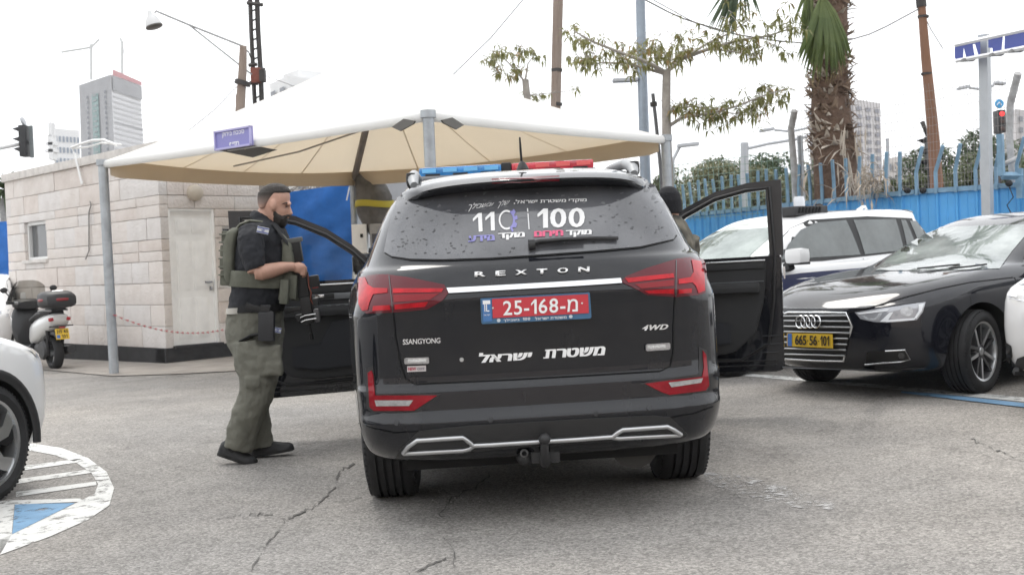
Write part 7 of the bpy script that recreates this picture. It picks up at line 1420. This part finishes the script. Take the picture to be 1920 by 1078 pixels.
for s in (-1, 1): MB().loft([[base+Vector((s*.11+w*cos(t), y, h*max(0, sin(t)))) for t in [2*pi*j/12 for j in range(12)]] for y, w, h in ((-.09, .035, .09), (0, .045, .10), (.1, .05, .07), (.18, .04, .045), (.21, .015, .02))]).build('shoe', BOOTM, p2, 60, True)
# ================================================================ SCOOTER
c0 = G(104, 692); sh_ = Vector((-.66, .75, 0)).normalized()
sco = top('scooter', (c0.x, c0.y, gz(c0.x)), atan2(-sh_.x, sh_.y), 'white motor scooter with a black top box parked beside the stone hut', 'scooter', tilt=TILT)
SWH = mat('scooter_white', (.66, .66, .65), .3, coat=.6); SBK = mat('scooter_black', (.022, .022, .024), .45); TOPB = mat('top_box_black', (.03, .03, .032), .5, var=.2)
def swheel(y, R_, W_):
    w = bpy.data.objects.new('wheel', None); COL.objects.link(w); w.parent = sco; w.location = (0, y, R_); A = Matrix.Rotation(pi/2, 4, 'Y'); h = W_/2
    MB().lathe([(R_*.62, -h*.7), (R_*.78, -h), (R_*.93, -h*.8), (R_, -h*.25), (R_, h*.25), (R_*.93, h*.8), (R_*.78, h), (R_*.62, h*.7)], 32, A, True).build('tyre', RUB, w, 50)
    MB().lathe([(R_*.63, -h*.7), (R_*.55, 0), (R_*.63, h*.7)], 28, A).build('rim', SATIN, w, 50); MB().lathe([(0, -.07), (.05, -.07), (.05, .07), (0, .07)], 14, A).build('hub', SATIN, w, 50)
    for k in range(5): a = 2*pi*k/5; MB().tube([(0, .03*cos(a), .03*sin(a)), (0, R_*.6*cos(a), R_*.6*sin(a))], .018, 6).build('spoke', SATIN, w, 50)
swheel(.0, .255, .15); swheel(1.40, .265, .12)
def sor(name, rows, m, n=18, e=2.6):     # rows: y, half width, z bottom, z top
    R = []
    for y, w, z0, z1 in rows:
        c, h = (z0+z1)/2, (z1-z0)/2; R.append([(w*math.copysign(abs(cos(t))**(2/e), cos(t)), y, c+h*math.copysign(abs(sin(t))**(2/e), sin(t))) for t in [2*pi*j/n for j in range(n)]])
    return MB().loft(R).build(name, m, sco, 50)
sor('tail_fairing', [(-.33, .10, .74, .84), (-.27, .155, .66, .86), (-.12, .18, .58, .86), (.1, .19, .50, .84), (.35, .185, .42, .80), (.55, .17, .38, .74), (.66, .14, .36, .62)], SWH)
sor('seat', [(-.18, .12, .83, .90), (-.05, .16, .82, .93), (.25, .17, .79, .90), (.38, .165, .77, .86), (.6, .15, .72, .80), (.7, .1, .70, .75)], SBK)
sor('floorboard', [(.55, .17, .28, .42), (.8, .18, .26, .36), (1.05, .17, .27, .40)], SBK)
sor('leg_shield', [(1.0, .20, .30, .70), (1.08, .25, .32, .95), (1.16, .24, .40, 1.02), (1.26, .18, .50, 1.0), (1.34, .08, .58, .9)], SBK); sor('front_fairing', [(1.12, .255, .42, .92), (1.22, .23, .48, .98), (1.36, .14, .55, .92), (1.42, .06, .62, .84)], SWH)
sor('front_mudguard', [(1.16, .075, .36, .48), (1.30, .09, .44, .60), (1.45, .09, .44, .60), (1.60, .07, .36, .50)], SWH); sor('dashboard', [(.98, .16, .94, 1.06), (1.06, .22, .92, 1.10), (1.2, .20, .94, 1.10)], SBK)
mb = MB(); N = 12; V_ = [(x*(.30-.05*(i/6)**2), 1.16+.10*(1-x*x)-i*.035, 1.02+i*.062-.10*(i/6)*x*x*x*x) for i in range(7) for x in [-1+2*j/N for j in range(N+1)]]
mb.add(V_, [[i*(N+1)+j, i*(N+1)+j+1, (i+1)*(N+1)+j+1, (i+1)*(N+1)+j] for i in range(6) for j in range(N)]).build('windscreen', glassmat('smoke_screen', (.50, .49, .46), .12), sco, 60)
MB().tube([(-.36, .90, 1.05), (-.2, 1.0, 1.02), (0, 1.05, 1.0), (.2, 1.0, 1.02), (.36, .90, 1.05)], .016, 8).build('handlebar', mat('bar_metal', (.3, .3, .3), .35, .8), sco, 60)
for s in (-1, 1):
    MB().tube([(s*.26, .96, 1.04), (s*.37, .885, 1.055)], .022, 8).build('grip', SBK, sco, 60); MB().tube([(s*.25, 1.0, 1.04), (s*.30, .98, 1.15), (s*.36, .96, 1.22)], .009, 6).build('mirror_stem', SBK, sco, 60); MB().sphere((s*.385, .955, 1.25), (.062, .016, .045), 12, 8).build('mirror', SBK, sco, 60)
    MB().box((s*.225, .90, 1.045), (.05, .05, .04), None, .012).build('switch_box', SATIN, sco, 50)
    MB().box((s*.105, -.305, .775), (.12, .05, .055), None, .015, (0, radians(8*s), radians(-18*s))).build('tail_light', mat('scooter_red', (.40, .012, .02), .2, coat=1), sco, 50)
    MB().tube([(s*.17, .08, .90), (s*.18, -.15, .91), (s*.12, -.30, .90)], .016, 8).build('grab_rail', mat('rail_grey', (.30, .30, .30), .4, .5), sco, 60)
    MB().tube([(s*.10, -.02, .26), (s*.12, -.10, .60)], .03, 8).build('shock_absorber', SBK, sco, 60); MB().tube([(s*.07, 1.40, .265), (s*.07, 1.25, .62)], .022, 8).build('fork', SBK, sco, 60)
sor('engine', [(-.02, .13, .20, .38), (.2, .15, .18, .42), (.45, .14, .22, .42), (.6, .1, .26, .38)], mat('engine_grey', (.06, .06, .062), .5, .4)); MB().tube([(.17, -.25, .30), (.17, -.05, .28), (.17, .25, .25), (.15, .45, .28)], [.06, .075, .07, .03], 14).build('exhaust', SBK, sco, 60)
MB().lathe([(0, .02), (.13, .015), (.15, -.02), (0, -.04)], 20, Matrix.Translation((-.14, .12, .30)) @ Matrix.Rotation(-pi/2, 4, 'Y')).build('transmission_cover', MATS['engine_grey'], sco, 50)
sor('rear_mudguard', [(-.36, .09, .48, .52), (-.28, .10, .50, .60), (-.05, .10, .52, .60), (.15, .10, .42, .55)], SBK); MB().tube([(-.16, -.30, .66), (.2, -.30, .665)], .01, 6).build('indicator_bar', SBK, sco)
tbx = MB()
sor('top_box', [(-.48, .16, .96, 1.13), (-.45, .22, .94, 1.16), (-.28, .25, .93, 1.20), (-.08, .24, .93, 1.20), (0, .19, .94, 1.15), (.03, .13, .97, 1.10)], TOPB, 24, 3.4)
MB().loft([[(w*cos(t), y0+dy*sin(t), z) for t in [2*pi*j/30 for j in range(30)]] for z, w, dy, y0 in ((1.045, .255, .268, -.225), (1.055, .262, .275, -.225), (1.075, .262, .275, -.225), (1.085, .255, .268, -.225))]).build('red_band', mat('box_red', (.25, .012, .02), .3, coat=.5), sco, 50)
MB().box((0, -.30, 1.19), (.16, .02, .02), None, .004, (radians(30), 0, 0)).build('box_badge', SATIN, sco); MB().box((0, -.16, .915), (.22, .28, .04), None, .01).build('carrier', SBK, sco, 40)
pM = Matrix.Translation((0, -.385, .545)) @ Matrix.Rotation(radians(-14), 4, 'X')
spl = MB().box((0, 0, 0), (.20, .012, .165), pM, .004).build('number_plate', YPL, sco)
text_flat('plate_number', '319 40', pM @ Matrix.Translation((0, -.008, .035)), .165, .055, BLKT, spl, bold=.014); text_flat('plate_number', '101', pM @ Matrix.Translation((.025, -.008, -.04)), .085, .055, BLKT, spl, bold=.014); MB().box((-.065, -.008, -.04), (.05, .004, .05), pM).build('plate_emblem', MATS['plate_eu_blue2'], spl); MB().box((0, -.39, .645), (.09, .02, .02), None, .004).build('plate_lamp', MATS['scooter_red'], sco)
# ---------------------------------------------------------------- city haze
hv = bpy.data.materials.new('haze_air'); hv.use_nodes = True; nt = hv.node_tree; nt.nodes.remove(nt.nodes['Principled BSDF']); pv_ = nd(nt, 'ShaderNodeVolumePrincipled'); pv_.inputs['Color'].default_value = (.94, .96, 1, 1); pv_.inputs['Density'].default_value = .0004; nt.links.new(pv_.outputs[0], nt.nodes['Material Output'].inputs['Volume'])
tag(MB().box((0, 720, 44), (1810, 1572, 94)).build('haze', hv), 'thin pale haze over the city', 'haze', kind='stuff')
COL.flush()
